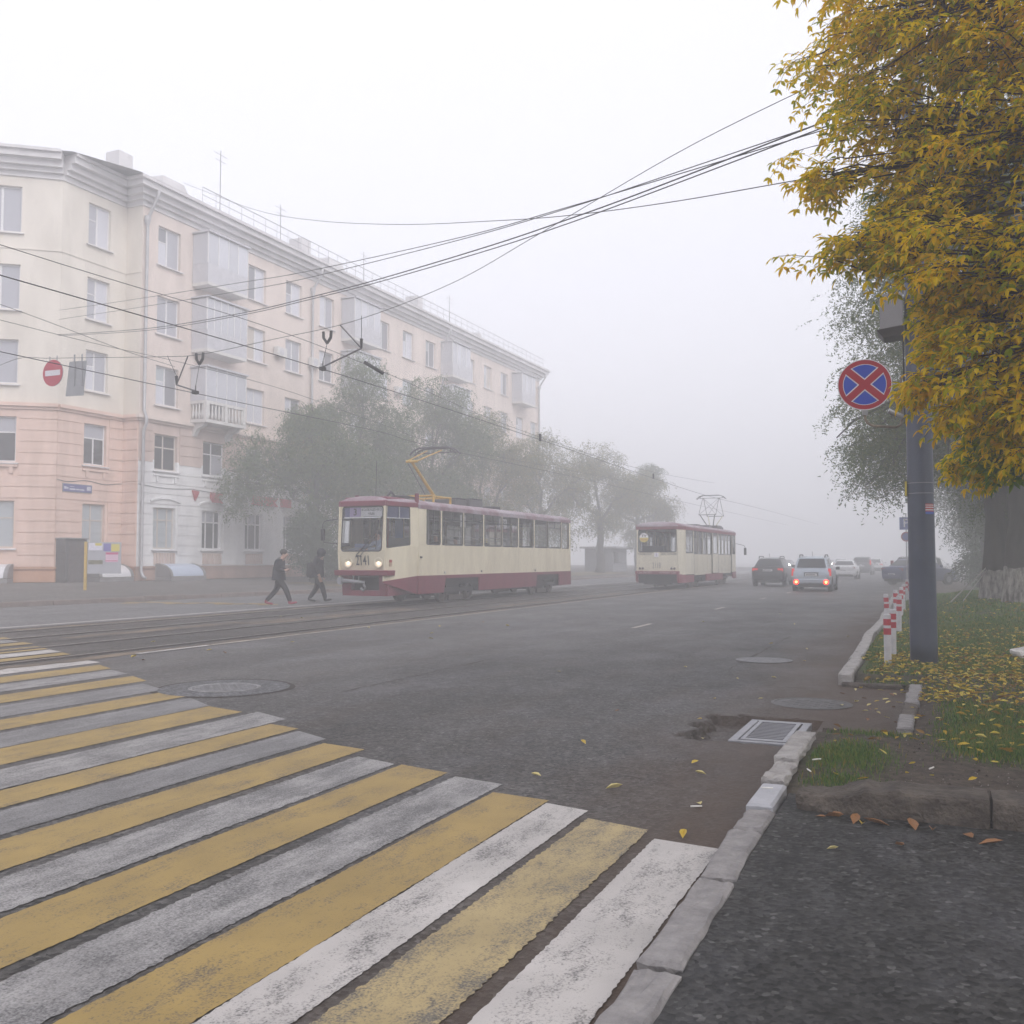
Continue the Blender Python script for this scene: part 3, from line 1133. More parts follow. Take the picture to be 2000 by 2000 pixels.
def blade(x, y, h, w):
    a = gr.uniform(0, 6.283)
    l = gr.uniform(0.15, 0.85) * h
    z = lawn_z(x, y) - 0.005
    dx, dy = math.cos(a), math.sin(a)
    px, py = -dy * w, dx * w
    i = len(mb.v)
    mb.v += [(x - px, y - py, z), (x + px, y + py, z), (x + dx * l * 0.4 + px * 0.7, y + dy * l * 0.4 + py * 0.7, z + h * 0.6),
             (x + dx * l * 0.4 - px * 0.7, y + dy * l * 0.4 - py * 0.7, z + h * 0.6), (x + dx * l, y + dy * l, z + h)]
    mb.f += [(i, i + 1, i + 2, i + 3), (i + 3, i + 2, i + 4)]


def sow(n, x0, x1, y0, y1, h0, h1, w):
    for _ in range(n):
        x, y = gr.uniform(x0, x1), gr.uniform(y0, y1)
        if in_bay(x, y) or gr.random() > gmask(x, y) ** 1.3:
            continue
        blade(x, y, gr.uniform(h0, h1), w)


sow(70000, -0.85, 1.6, 6.1, 9.0, 0.018, 0.058, 0.0030)
sow(75000, -0.85, 2.0, 9.0, 14.0, 0.02, 0.06, 0.0045)
sow(70000, -1.0, 3.0, 14.0, 22.0, 0.025, 0.06, 0.0075)
sow(36000, -1.1, 5.0, 22.0, 42.0, 0.03, 0.07, 0.014)
tag(mb.build("grass", M_GRASS, None, fix=False), "short uneven green and yellowing grass of the lawn", "grass", kind="stuff")

# ------------------------------------------------------------------ fallen leaves
M_LITTER = island_mat("fallen_leaf_colours", [(0.14, 0.07, 0.02), (0.30, 0.17, 0.022), (0.50, 0.34, 0.03), (0.62, 0.47, 0.05), (0.56, 0.48, 0.14)], 0.6, 0.15, nscale=2.0, namt=0.25)


def leaf_geo(mb, c, yaw, pitch, roll, ln, w, curl):
    """pointed oval leaf, folded a little along the midrib: six triangles"""
    Mx = Matrix.Translation(c) @ Matrix.Rotation(yaw, 4, 'Z') @ Matrix.Rotation(pitch, 4, 'X') @ Matrix.Rotation(roll, 4, 'Y')
    P = [(0, -ln / 2, 0), (w * 0.42, -ln * 0.12, curl), (w * 0.36, ln * 0.2, curl), (0, ln / 2, curl * 0.6), (-w * 0.36, ln * 0.2, curl), (-w * 0.42, -ln * 0.12, curl), (0, -ln * 0.05, 0), (0, ln * 0.22, 0.0)]
    i = len(mb.v)
    mb.v += [tuple(Mx @ Vector(p)) for p in P]
    mb.f += [(i, i + 1, i + 6), (i + 1, i + 2, i + 7, i + 6), (i + 2, i + 3, i + 7), (i + 3, i + 4, i + 7), (i + 4, i + 5, i + 6, i + 7), (i + 5, i, i + 6)]


lr = random.Random(23)
mb = MB()


def litter(n, x0, x1, y0, y1, f, s0=0.05, s1=0.095):
    for _ in range(n):
        x, y = lr.uniform(x0, x1), lr.uniform(y0, y1)
        if in_bay(x, y) or lr.random() > f(x, y):
            continue
        s = lr.uniform(s0, s1)
        leaf_geo(mb, (x, y, lawn_z(x, y) + lr.uniform(0.008, 0.05)), lr.uniform(0, 6.28), lr.uniform(-0.35, 0.35), lr.uniform(-0.4, 0.4), s, s * lr.uniform(0.38, 0.55), s * lr.uniform(0.05, 0.22))


litter(1500, -0.80, 2.2, 12.0, 15.2, lambda x, y: 0.85)
litter(3600, -0.95, 3.4, 13.5, 20.5, lambda x, y: 0.30 + 0.5 * noise.noise(Vector((x * 1.2, y * 0.8, 9))) + 0.2)
litter(1500, -0.20, 2.0, 10.2, 12.8, lambda x, y: 0.6)
litter(600, -0.80, 1.8, 7.6, 10.4, lambda x, y: 0.35 + 0.3 * sstep(0, 1, x))
litter(150, -0.80, 2.0, 6.1, 8.0, lambda x, y: 0.2)
litter(900, -1.0, 6.0, 19.0, 30.0, lambda x, y: 0.35, 0.07, 0.12)
tag(mb.build("leaf_litter", M_LITTER, None, fix=False), "carpet of yellow and brown fallen leaves on the lawn", "leaves", kind="stuff")

M_LEAF_Y = mat("fallen_leaf_yellow", (0.50, 0.36, 0.05), 0.55, var=0.2, vscale=30)
M_LEAF_P = mat("fallen_leaf_pale", (0.55, 0.47, 0.20), 0.55, var=0.2, vscale=30)
M_LEAF_B = mat("fallen_leaf_brown", (0.24, 0.115, 0.045), 0.7, var=0.3, vscale=30)
leafs = []
for k, m_ in enumerate((M_LEAF_Y, M_LEAF_P, M_LEAF_B)):
    for q in range(2):
        t = MB()
        leaf_geo(t, (0, 0, 0.012), 0, 0.1, 0.12 * (1 - 2 * q), 1.0, 0.46, 0.12 + 0.08 * q)
        leafs.append(t.mesh("fallen_leaf", m_))


def lone_leaf(x, y, z, s, kind, label, group):
    o = bpy.data.objects.new("fallen_leaf", leafs[kind * 2 + lr.randrange(2)])
    C.objects.link(o)
    o.location = (x, y, z)
    o.scale = (s, s, s)
    o.rotation_euler = (lr.uniform(-0.08, 0.08), lr.uniform(-0.08, 0.08), lr.uniform(0, 6.28))
    tag(o, label, "leaf", group)


road_leaves = [(-2.65, 7.33, 0, .075), (-1.65, 6.96, 0, .08), (-1.53, 6.62, 1, .07), (-1.95, 5.98, 1, .10), (-2.55, 6.1, 1, .07), (-1.35, 5.8, 1, .085), (-1.28, 5.12, 0, .09), (-2.05, 8.85, 0, .06),
               (-2.2, 10.2, 0, .06), (-1.75, 10.4, 1, .05), (-2.9, 9.0, 2, .05), (-1.8, 7.9, 1, .07), (-3.2, 13.0, 1, .05), (-2.7, 17.2, 0, .07), (-1.9, 12.3, 1, .06), (-2.3, 12.0, 1, .05),
               (-1.8, 14.5, 0, .05), (-2.0, 16.4, 1, .06), (-4.6, 11.8, 1, .05), (-8.7, 15.7, 0, .09), (-9.3, 16.8, 1, .09), (-10.1, 18.6, 0, .10), (-9.8, 20.2, 2, .10), (-8.8, 19.4, 0, .09),
               (-10.9, 12.2, 0, .09), (-10.4, 12.0, 2, .08), (-11.2, 10.9, 0, .12), (-10.7, 10.6, 2, .12), (-10.6, 14.0, 1, .08), (-11.3, 17.6, 1, .08), (-5.1, 22.5, 1, .08), (-12.9, 13.0, 1, .08),
               (-14.7, 19.8, 1, .10), (-15.6, 20.1, 1, .10), (-3.9, 26.5, 1, .09), (-3.0, 22.5, 0, .08), (-1.6, 19.4, 1, .06)]
for (x, y, k, s) in road_leaves:
    lone_leaf(x, y, 0.012, s * 1.15, k, "small fallen leaf lying alone on the bare carriageway", "leaves scattered over the carriageway")
for _ in range(26):
    x, y = lr.uniform(-1.0, -0.36), lr.uniform(9.3, 11.7)
    lone_leaf(x, y, 0.014, lr.uniform(0.05, 0.085), lr.choice((0, 0, 1, 1, 2)), "small fallen leaf on the brown asphalt of the drain bay", "leaves in the drain bay")
for (x, y, k, s) in ((-0.55, 5.62, 2, .12), (-0.44, 5.60, 2, .13), (-0.40, 5.52, 0, .09), (-0.33, 5.58, 2, .14), (-0.05, 5.55, 2, .10), (0.12, 5.5, 2, .12), (-0.2, 5.2, 2, .07), (-0.5, 5.0, 1, .06), (0.22, 5.42, 2, .12), (-0.15, 5.61, 2, .14), (-0.62, 5.58, 2, .07)):
    lone_leaf(x, y, 0.068, s, k, "brown curled leaf at the foot of the crumbling concrete kerb", "leaves against the concrete kerb")

# crumbs of soil and small stones
pb_r = random.Random(31)
mb = MB()
for _ in range(5200):
    x, y = pb_r.uniform(-0.85, 1.9), pb_r.uniform(6.05, 12.9)
    if in_bay(x, y) or pb_r.random() < gmask(x, y):
        continue
    s = pb_r.uniform(0.003, 0.011) * (1.6 if pb_r.random() < 0.06 else 1)
    z = lawn_z(x, y)
    a = pb_r.uniform(0, 6.28)
    i = len(mb.v)
    mb.v += [(x + s * math.cos(a + k * 2.1), y + s * math.sin(a + k * 2.1) * pb_r.uniform(0.6, 1), z - 0.003) for k in range(3)] + [(x + s * 0.2, y, z + s * pb_r.uniform(0.5, 1.1))]
    mb.f += [(i, i + 1, i + 3), (i + 1, i + 2, i + 3), (i + 2, i, i + 3)]
tag(mb.build("gravel", island_mat("soil_crumbs", [(0.03, 0.024, 0.02), (0.07, 0.056, 0.046), (0.13, 0.115, 0.10), (0.24, 0.22, 0.20)], 0.9, 0.0), fix=False), "loose crumbs of soil and grit on the bare patches", "gravel", kind="stuff")

# cigarette ends
M_BUTT = mat("cigarette_paper", (0.72, 0.70, 0.66), 0.7)
for (x, y, z, a) in ((-1.35, 5.72, 0.012, 0.5), (-0.965, 5.92, 0.115, 0.2), (-0.78, 6.85, 0.125, 0.8), (-0.79, 6.5, 0.12, 2.0), (-0.06, 6.85, 0.13, 1.2)):
    o = MB().tube([(-0.035, 0, 0.005), (0.035, 0, 0.005)], 0.005, 6).build("cigarette_end", M_BUTT, smooth=True)
    o.location = (x, y, z)
    o.rotation_euler = (0, 0, a)
    tag(o, "small white cigarette end lying near the broken kerb", "cigarette end", "cigarette ends by the kerb")

# ------------------------------------------------------------------ whitewashed stone at the edge of the lawn
bm = bmesh.new()
bmesh.ops.create_icosphere(bm, subdivisions=3, radius=1)
for v in bm.verts:
    n = v.co.normalized()
    d = 0.8 + 0.35 * noise.noise(n * 1.6 + Vector((3, 1, 0))) + 0.12 * noise.noise(n * 5)
    v.co = Vector((n.x * 0.27 * d, n.y * 0.20 * d, max(-0.04, n.z * 0.17 * d)))
me = bpy.data.meshes.new("white_stone")
bm.to_mesh(me)
bm.free()
me.materials.append(mat("whitewash_stone", (0.55, 0.53, 0.51), 0.9, var=0.25, vscale=8, bump=0.6, bscale=18))
o = bpy.data.objects.new("white_stone", me)
C.objects.link(o)
o.location = (1.14, 15.1, 0.14)
tag(o, "rough whitewashed stone lying among the leaves on the lawn", "stone")

# ------------------------------------------------------------------ bollards
M_BOL_W = mat("bollard_white", (0.52, 0.51, 0.53), 0.55, var=0.12, vscale=6)
M_BOL_R = mat("bollard_red", (0.42, 0.035, 0.055), 0.5, var=0.15, vscale=9)


def bollard(x, y, h, label, lean=0.0, z=0.11):
    t = thing("bollard", label, "bollard", (x, y, z - 0.03), group="red and white bollards behind the kerb")
    MB().lathe([(0.046, 0), (0.046, h), (0.038, h + 0.012)], 16).build("post", M_BOL_W, t, smooth=False)
    for a in (0.80, 0.62):
        MB().lathe([(0.0478, h * a), (0.0478, h * a + 0.085)], 16).build("red_band", M_BOL_R, t)
    t.rotation_euler = (0, lean, 0)
    return t


bollard(-0.62, 13.55, 0.68, "white bollard with two red bands nearest to the lamp post")
bollard(-0.61, 14.90, 0.68, "second red-banded bollard from the lamp post, just behind the nearest", 0.01)
bollard(-0.93, 20.6, 0.70, "third bollard, standing closest to the kerb, leaning", -0.04)
bollard(-0.68, 19.3, 0.72, "fourth red-banded bollard behind the kerb", 0.02)
bollard(-0.86, 22.8, 0.72, "fifth bollard in the row behind the kerb")
bollard(-0.83, 25.2, 0.72, "sixth bollard in the row behind the kerb", 0.02)
bollard(-0.86, 28.3, 0.72, "seventh bollard, half lost behind the others")
bollard(-0.74, 30.6, 0.76, "eighth bollard along the far stretch of kerb", -0.02)
bollard(-0.92, 34.0, 0.74, "ninth bollard towards the parked blue car")
bollard(-0.80, 37.0, 0.98, "tall farthest bollard in front of the parked blue car", 0.02)

# ------------------------------------------------------------------ lamp post with its fittings, and the sign
M_POST = mat("post_dark_paint", (0.046, 0.058, 0.092), 0.36, vscale=2.2, col2=(0.064, 0.077, 0.115), bump=0.08, bscale=14)
M_GALV = mat("sign_grey_steel", (0.30, 0.30, 0.31), 0.45, 0.4, var=0.1)
M_RUSTPIPE = mat("bracket_rusty_paint", (0.15, 0.11, 0.075), 0.6, vscale=12, col2=(0.27, 0.22, 0.15))
M_BOXGREY = mat("box_grey_paint", (0.22, 0.215, 0.23), 0.55, var=0.06)
PX, PY = -0.185, 13.93
post = thing("lamp_post", "thick dark grey steel post with stickers and strapped box", "lamp post", (PX, PY, 0.08))
MB().lathe([(0.174, 0), (0.173, 0.3), (0.160, 4.2), (0.148, 7.0), (0.12, 11.5)], 40).build("shaft", M_POST, post, smooth=True)
MB().lathe([(0.185, -0.04), (0.183, 0.015), (0.176, 0.03)], 32).build("base_collar", M_POST, post)
for z in (2.30, 2.44):
    MB().lathe([(0.1685, z), (0.1685, z + 0.008)], 32).build("strap_wire", M_GALV, post)
o = MB().box(-0.012, 0.012, -0.06, 0.06, 2.28, 2.47).build("yellow_tag", mat("tag_yellow", (0.60, 0.48, 0.06), 0.5), post)
o.location = (-0.180, -0.03, 0)
# sticker wraps the shaft
stk = MB()
for k in range(8):
    a0, a1 = R(-70 + k * 6), R(-64 + k * 6)
    stk.quad((0.1700 * math.cos(a0), 0.1700 * math.sin(a0), 2.02), (0.1700 * math.cos(a1), 0.1700 * math.sin(a1), 2.02), (0.1692 * math.cos(a1), 0.1692 * math.sin(a1), 2.16), (0.1692 * math.cos(a0), 0.1692 * math.sin(a0), 2.16))
so = stk.build("sticker", mat("sticker_red", (0.42, 0.06, 0.07), 0.5), post, fix=False)
for z0, z1, m_ in ((2.02, 2.055, mat("sticker_blue", (0.06, 0.12, 0.42), 0.5)), (2.07, 2.085, mat("sticker_white", (0.6, 0.58, 0.6), 0.5)), (2.105, 2.118, _M["sticker_white"]), (2.135, 2.145, _M["sticker_white"])):
    s2 = MB()
    for k in range(8):
        a0, a1 = R(-70 + k * 6), R(-64 + k * 6)
        s2.quad((0.1712 * math.cos(a0), 0.1712 * math.sin(a0), z0), (0.1712 * math.cos(a1), 0.1712 * math.sin(a1), z0), (0.1712 * math.cos(a1), 0.1712 * math.sin(a1), z1), (0.1712 * math.cos(a0), 0.1712 * math.sin(a0), z1))
    s2.build("sticker_print", m_, so, fix=False)
bxo = MB()
bxo.hexa([(-0.46, -0.30, 4.52), (-0.17, -0.30, 4.56), (-0.17, 0.12, 4.56), (-0.46, 0.12, 4.52)], [(-0.46, -0.30, 5.0), (-0.17, -0.30, 5.02), (-0.17, 0.12, 5.02), (-0.46, 0.12, 5.0)])
bxo.build("control_box", M_BOXGREY, post, bevel=0.012)
MB().hexa([(-0.42, -0.28, 4.42), (-0.17, -0.28, 4.44), (-0.17, 0.10, 4.44), (-0.42, 0.10, 4.42)], [(-0.50, -0.33, 4.52), (-0.16, -0.33, 4.55), (-0.16, 0.15, 4.55), (-0.50, 0.15, 4.52)]).build("box_hood", mat("hood_dark", (0.055, 0.05, 0.055), 0.6), post)
MB().tube([(-0.20, 0, 3.36), (-0.38, -0.05, 3.45)], 0.035, 8).build("bracket_stub", M_GALV, post)
MB().tube([(0.165, -0.08, 3.62), (0.22, -0.12, 3.55), (0.32, -0.14, 3.56), (0.36, -0.12, 3.68), (0.30, -0.1, 3.80)], 0.008, 6).build("loose_cable", M_BLACK, post, smooth=True)
MB().tube([(-0.176, -0.05, 3.35), (-0.176, -0.05, 4.4)], 0.012, 6).build("conduit", M_BLACK, post)
# luminaire arm far overhead
MB().tube([(0, 0, 11.2), (-0.4, 0, 12.0), (-1.5, 0, 12.5), (-2.6, 0, 12.6)], 0.05, 10).build("lamp_arm", M_POST, post, smooth=True)
MB().hexa([(-3.4, -0.14, 12.5), (-2.6, -0.14, 12.5), (-2.6, 0.14, 12.5), (-3.4, 0.14, 12.5)], [(-3.3, -0.1, 12.66), (-2.6, -0.1, 12.7), (-2.6, 0.1, 12.7), (-3.3, 0.1, 12.66)]).build("lamp_head", M_BOXGREY, post, bevel=0.02)

sg = thing("road_sign", "round blue no-stopping sign with red cross on a bent pipe bracket", "road sign", (-0.86, 13.80, 3.90), R(8))
Rr = 0.355
M_SBLUE = mat("sign_blue", (0.010, 0.050, 0.42), 0.5, spec=0.15)
M_SRED = mat("sign_red", (0.36, 0.006, 0.024), 0.5, spec=0.15)
M_SWHITE = mat("sign_white", (0.62, 0.60, 0.63), 0.35)
MB().lathe([(Rr, 0.0), (Rr, 0.012)], 56, axis='y').build("plate", M_GALV, sg)


def disc(mbk, r0, r1, y, n=56):
    for k in range(n):
        a, c = 2 * math.pi * k / n, 2 * math.pi * (k + 1) / n
        if r0 <= 0:
            mbk.quad((0, y, 0), (r1 * math.cos(a), y, r1 * math.sin(a)), (r1 * math.cos(c), y, r1 * math.sin(c)))
        else:
            mbk.quad((r0 * math.cos(a), y, r0 * math.sin(a)), (r1 * math.cos(a), y, r1 * math.sin(a)), (r1 * math.cos(c), y, r1 * math.sin(c)), (r0 * math.cos(c), y, r0 * math.sin(c)))
    return mbk


disc(MB(), 0, Rr, -0.0015).build("white_edge", M_SWHITE, sg, fix=False)
disc(MB(), 0, Rr * 0.965, -0.003).build("red_ring", M_SRED, sg, fix=False)
disc(MB(), 0, Rr * 0.80, -0.0045).build("white_inner_edge", M_SWHITE, sg, fix=False)
disc(MB(), 0, Rr * 0.775, -0.006).build("blue_field", M_SBLUE, sg, fix=False)
for s_ in (1, -1):
    for (w_, yy, m_) in ((0.062, -0.0075 - 0.001 * s_, M_SWHITE), (0.047, -0.0105 - 0.001 * s_, M_SRED)):
        q = MB()
        d = Vector((math.cos(R(42 * s_)), math.sin(R(42 * s_))))
        nn = Vector((-d.y, d.x)) * w_
        e = d * (Rr * 0.80)
        q.quad((-e.x - nn.x, yy, -e.y - nn.y), (e.x - nn.x, yy, e.y - nn.y), (e.x + nn.x, yy, e.y + nn.y), (-e.x + nn.x, yy, -e.y + nn.y))
        q.build("cross_bar", m_, sg, fix=False)
br = MB()
br.tube([(0.0, 0.03, 0.30), (0.0, 0.03, -0.46), (0.03, 0.03, -0.53), (0.10, 0.04, -0.57), (0.42, 0.28, -0.57), (0.49, 0.32, -0.53), (0.505, 0.34, -0.46), (0.505, 0.345, 0.15)], 0.019, 10)
br.build("bracket", M_RUSTPIPE, sg, smooth=True)
MB().box(-0.035, 0.035, 0.0, 0.06, -0.42, -0.34).build("clamp", M_GALV, sg)

# ------------------------------------------------------------------ the five-storey house
def plaster(name, c1, c2, sc_=0.6):
    return mat(name, tuple(c * 0.90 for c in c1), 0.9, vscale=sc_, col2=c2, bump=0.25, bscale=35, lo=0.34, hi=0.62, stretch=(1.6, 1.6, 0.45))


M_SALMON = plaster("plaster_salmon", (0.68, 0.485, 0.395), (0.76, 0.555, 0.465))  # house plaster and cornice lifted paler, fog fading put into the colour
M_CREAM = plaster("plaster_cream", (0.68, 0.62, 0.54), (0.74, 0.68, 0.60))
M_PEACH = plaster("plaster_peach", (0.68, 0.575, 0.51), (0.74, 0.63, 0.565))
M_WHITEP = plaster("plaster_whitewashed", (0.72, 0.71, 0.715), (0.81, 0.80, 0.80))
M_BROWNP = plaster("plaster_old_pink", (0.54, 0.41, 0.355), (0.60, 0.47, 0.41))
M_OCHRE = plaster("plinth_ochre", (0.50, 0.26, 0.155), (0.57, 0.32, 0.20))
M_PLINTH2 = plaster("plinth_brown", (0.36, 0.24, 0.19), (0.44, 0.30, 0.245))
M_CORN = plaster("cornice_grey", (0.60, 0.58, 0.585), (0.66, 0.64, 0.645))
M_FRAMEW = mat("window_frame_white", (0.68, 0.67, 0.68), 0.5)
M_FRAMEO = mat("window_frame_old_paint", (0.52, 0.47, 0.42), 0.6)
M_PANE = [mat("pane_dark", (0.045, 0.045, 0.05), 0.08), mat("pane_curtain", (0.58, 0.58, 0.63), 0.12), mat("pane_blind", (0.40, 0.43, 0.45), 0.15), mat("pane_grey", (0.38, 0.38, 0.42), 0.08), mat("pane_warm_curtain", (0.50, 0.44, 0.38), 0.12), mat("pane_dim", (0.20, 0.20, 0.22), 0.06)]  # curtain tones lightened too, so the panes look washed by fog
M_ROOF = mat("roof_sheet", (0.20, 0.19, 0.20), 0.6, var=0.2, vscale=1.5)
M_PIPE = mat("drainpipe_zinc", (0.42, 0.41, 0.42), 0.5, 0.3, var=0.12, vscale=3)
M_DARKDOOR = mat("door_dark_steel", (0.055, 0.05, 0.05), 0.6, var=0.2, vscale=4)
M_REDSIGN = mat("shop_sign_red", (0.42, 0.035, 0.05), 0.45)

house = thing("apartment_building", "five-storey pink and cream house with white-painted ground floor", "building", (-34.4, 33.5, 0))


class Wall:
    """a straight facade: s along it, z up, n outwards (towards the street)"""
    def __init__(s, p0, p1):
        s.p0 = Vector(p0)
        d = Vector(p1) - s.p0
        s.len = d.length
        s.d = d.normalized()
        s.n = Vector((s.d.y, -s.d.x))

    def P(s, a, n, z):
        q = s.p0 + s.d * a + s.n * n
        return (q.x, q.y, z)

    def box(s, mb, a0, a1, n0, n1, z0, z1):
        mb.hexa([s.P(a0, n0, z0), s.P(a0, n1, z0), s.P(a1, n1, z0), s.P(a1, n0, z0)], [s.P(a0, n0, z1), s.P(a0, n1, z1), s.P(a1, n1, z1), s.P(a1, n0, z1)])
        return mb

    def sheet(s, mb, a0, a1, z0, z1, n):
        mb.quad(s.P(a0, n, z0), s.P(a1, n, z0), s.P(a1, n, z1), s.P(a0, n, z1))

    def ang(s):
        return math.atan2(s.d.y, s.d.x)


# local frame of the house: x towards the street, y along it; the p of each wall is local
W_MAIN = Wall((0, 0.0), (0, 49.6))
W_RET = Wall((-1.0, 0.0), (0, 0.0))
W_WING = Wall((-1.0, -3.7), (-1.0, -0.001))
W_CHAM = Wall((-1.0 - 6.2, -3.7 - 4.9), (-1.0, -3.7))
GZ = 0.40


def carve(w, bands, holes, reveal=0.22):
    """wall faces between the openings, with the depth of each opening; bands: (z0, z1, material)"""
    for (z0, z1, m_) in bands:
        mb = MB()
        hs = [h for h in holes if h[2] < z1 and h[3] > z0]
        zc = sorted(set([z0, z1] + [min(max(z, z0), z1) for h in hs for z in h[2:4]]))
        for za, zb in zip(zc, zc[1:]):
            if zb - za < 1e-6:
                continue
            row = sorted((h[0], h[1]) for h in hs if h[2] < zb - 1e-6 and h[3] > za + 1e-6)
            a = 0.0
            for (h0, h1) in row:
                if h0 > a:
                    w.sheet(mb, a, h0, za, zb, 0)
                a = max(a, h1)
            if a < w.len:
                w.sheet(mb, a, w.len, za, zb, 0)
        for (h0, h1, hz0, hz1) in hs:
            a, c = max(hz0, z0), min(hz1, z1)
            mb.quad(w.P(h0, 0, a), w.P(h0, -reveal, a), w.P(h0, -reveal, c), w.P(h0, 0, c))
            mb.quad(w.P(h1, 0, a), w.P(h1, 0, c), w.P(h1, -reveal, c), w.P(h1, -reveal, a))
            if hz1 <= z1 + 1e-6:
                mb.quad(w.P(h0, 0, hz1), w.P(h0, -reveal, hz1), w.P(h1, -reveal, hz1), w.P(h1, 0, hz1))
            if hz0 >= z0 - 1e-6:
                mb.quad(w.P(h0, 0, hz0), w.P(h1, 0, hz0), w.P(h1, -reveal, hz0), w.P(h0, -reveal, hz0))
        mb.build("wall", m_, house, fix=False)


_wc = {}


def window(w, a0, a1, z0, z1, style, fr, panes, sill=True):
    """one window set back in its opening: frame, panes, sill. Alike windows share meshes."""
    wd, ht = round(a1 - a0, 3), round(z1 - z0, 3)
    key = (wd, ht, style, fr.name)
    if key not in _wc:
        t = 0.07
        f = MB()

        def bar(x0, x1, za, zb, dp=0.05):
            f.box(x0, x1, -0.02, dp, za, zb)
        bar(0, wd, 0, t)
        bar(0, wd, ht - t, ht)
        bar(0, t, t, ht - t)
        bar(wd - t, wd, t, ht - t)
        cells = []
        if style == 'two':            # two sashes, one with a small hinged pane
            m_ = wd * 0.46
            bar(m_ - 0.05, m_ + 0.05, t, ht - t)
            zf = ht * 0.60
            bar(t, m_ - 0.05, zf, zf + 0.05)
            cells = [(t, m_ - 0.05, t, zf), (t, m_ - 0.05, zf + 0.05, ht - t), (m_ + 0.05, wd - t, t, ht - t)]
        elif style == 'plain2':
            m_ = wd * 0.5
            bar(m_ - 0.05, m_ + 0.05, t, ht - t)
            cells = [(t, m_ - 0.05, t, ht - t), (m_ + 0.05, wd - t, t, ht - t)]
        elif style == 'tee':          # wide top light over two casements
            zf = ht * 0.64
            bar(t, wd - t, zf, zf + 0.06)
            m_ = wd * 0.5
            bar(m_ - 0.04, m_ + 0.04, t, zf)
            cells = [(t, m_ - 0.04, t, zf), (m_ + 0.04, wd - t, t, zf), (t, wd - t, zf + 0.06, ht - t)]
        elif style == 'four':
            zf = ht * 0.62
            m_ = wd * 0.45
            bar(t, wd - t, zf, zf + 0.06)
            bar(m_ - 0.04, m_ + 0.04, t, zf)
            bar(m_ - 0.04, m_ + 0.04, zf + 0.06, ht - t)
            cells = [(t, m_ - 0.04, t, zf), (m_ + 0.04, wd - t, t, zf), (t, m_ - 0.04, zf + 0.06, ht - t), (m_ + 0.04, wd - t, zf + 0.06, ht - t)]
        else:                         # 'six': three casements and three top lights
            zf = ht * 0.68
            bar(t, wd - t, zf, zf + 0.07)
            e = [t, wd * 0.29, wd * 0.71, wd - t]
            for x in e[1:3]:
                bar(x - 0.045, x + 0.045, t, zf)
                bar(x - 0.045, x + 0.045, zf + 0.07, ht - t)
            for x0, x1 in ((t, e[1] - 0.045), (e[1] + 0.045, e[2] - 0.045), (e[2] + 0.045, wd - t)):
                cells += [(x0, x1, t, zf), (x0, x1, zf + 0.07, ht - t)]
        fme = f.mesh("window", fr)
        pms = []
        for (x0, x1, za, zb) in cells:
            q = MB()
            q.quad((x0, 0.0, za), (x1, 0.0, za), (x1, 0.0, zb), (x0, 0.0, zb))
            pms.append([q.mesh("pane", p_) for p_ in M_PANE])
        sl = MB()
        sl.hexa([(-0.12, -0.28, -0.10), (wd + 0.12, -0.28, -0.10), (wd + 0.12, 0.0, -0.07), (-0.12, 0.0, -0.07)], [(-0.12, -0.28, -0.06), (wd + 0.12, -0.28, -0.06), (wd + 0.12, 0.0, -0.004), (-0.12, 0.0, -0.004)])
        _wc[key] = (fme, pms, sl.mesh("sill", M_CORN))
    fme, pms, sme = _wc[key]
    o = bpy.data.objects.new("window", fme)
    C.objects.link(o)
    o.parent = house
    p = w.P(a0, -0.17, z0)
    o.location = p
    o.rotation_euler = (0, 0, w.ang())
    for k, pm in enumerate(pms):
        c = bpy.data.objects.new("pane", pm[panes[k % len(panes)]])
        C.objects.link(c)
        c.parent = o
    if sill:
        c = bpy.data.objects.new("sill", sme)
        C.objects.link(c)
        c.parent = o
        c.location = (0, -0.02, 0)
    return o


ROWS = [(2.00, 4.00), (5.83, 7.58), (9.02, 10.93), (12.52, 14.36), (15.92, 17.82)]
br_ = random.Random(77)


def bandset(split, lowmat, m_up):
    return [(GZ - 0.2, 1.12, M_OCHRE if lowmat is M_SALMON else M_PLINTH2), (1.12, split, lowmat), (split, 8.12, M_BROWNP if lowmat is M_WHITEP else lowmat), (8.12, 18.70, m_up)]


# openings of the street front: sixteen bays
holes, wins = [], []
bays = [1.02 + 3.32 * k for k in range(15)]
BALC = (1, 5, 9, 13)
for k, s0 in enumerate(bays):
    for r_, (z0, z1) in enumerate(ROWS):
        wd = 1.50 if k not in BALC or r_ == 0 else 1.62
        if r_ == 0:
            wd = 1.44
        h = (s0, s0 + wd, z0, z1)
        holes.append(h)
        wins.append((k, r_, h))
carve(W_MAIN, bandset(6.30, M_WHITEP, M_PEACH), holes)
for (k, r_, h) in wins:
    if r_ == 0:
        pn = [2, 2, 2, 2, 2, 2] if k == 0 else [0, 3, 0, 3, 0, 0]
        window(W_MAIN, *h, 'six', M_FRAMEO if k == 0 else M_FRAMEW, pn)
    elif r_ == 1:
        window(W_MAIN, *h, 'four', M_FRAMEO if k in (0, 3) else M_FRAMEW, [br_.choice((0, 0, 3)) for _ in range(4)])
    else:
        window(W_MAIN, *h, br_.choice(('two', 'two', 'plain2')), M_FRAMEW, [br_.choice((1, 1, 3, 3, 2, 4, 5, 5)) for _ in range(3)])

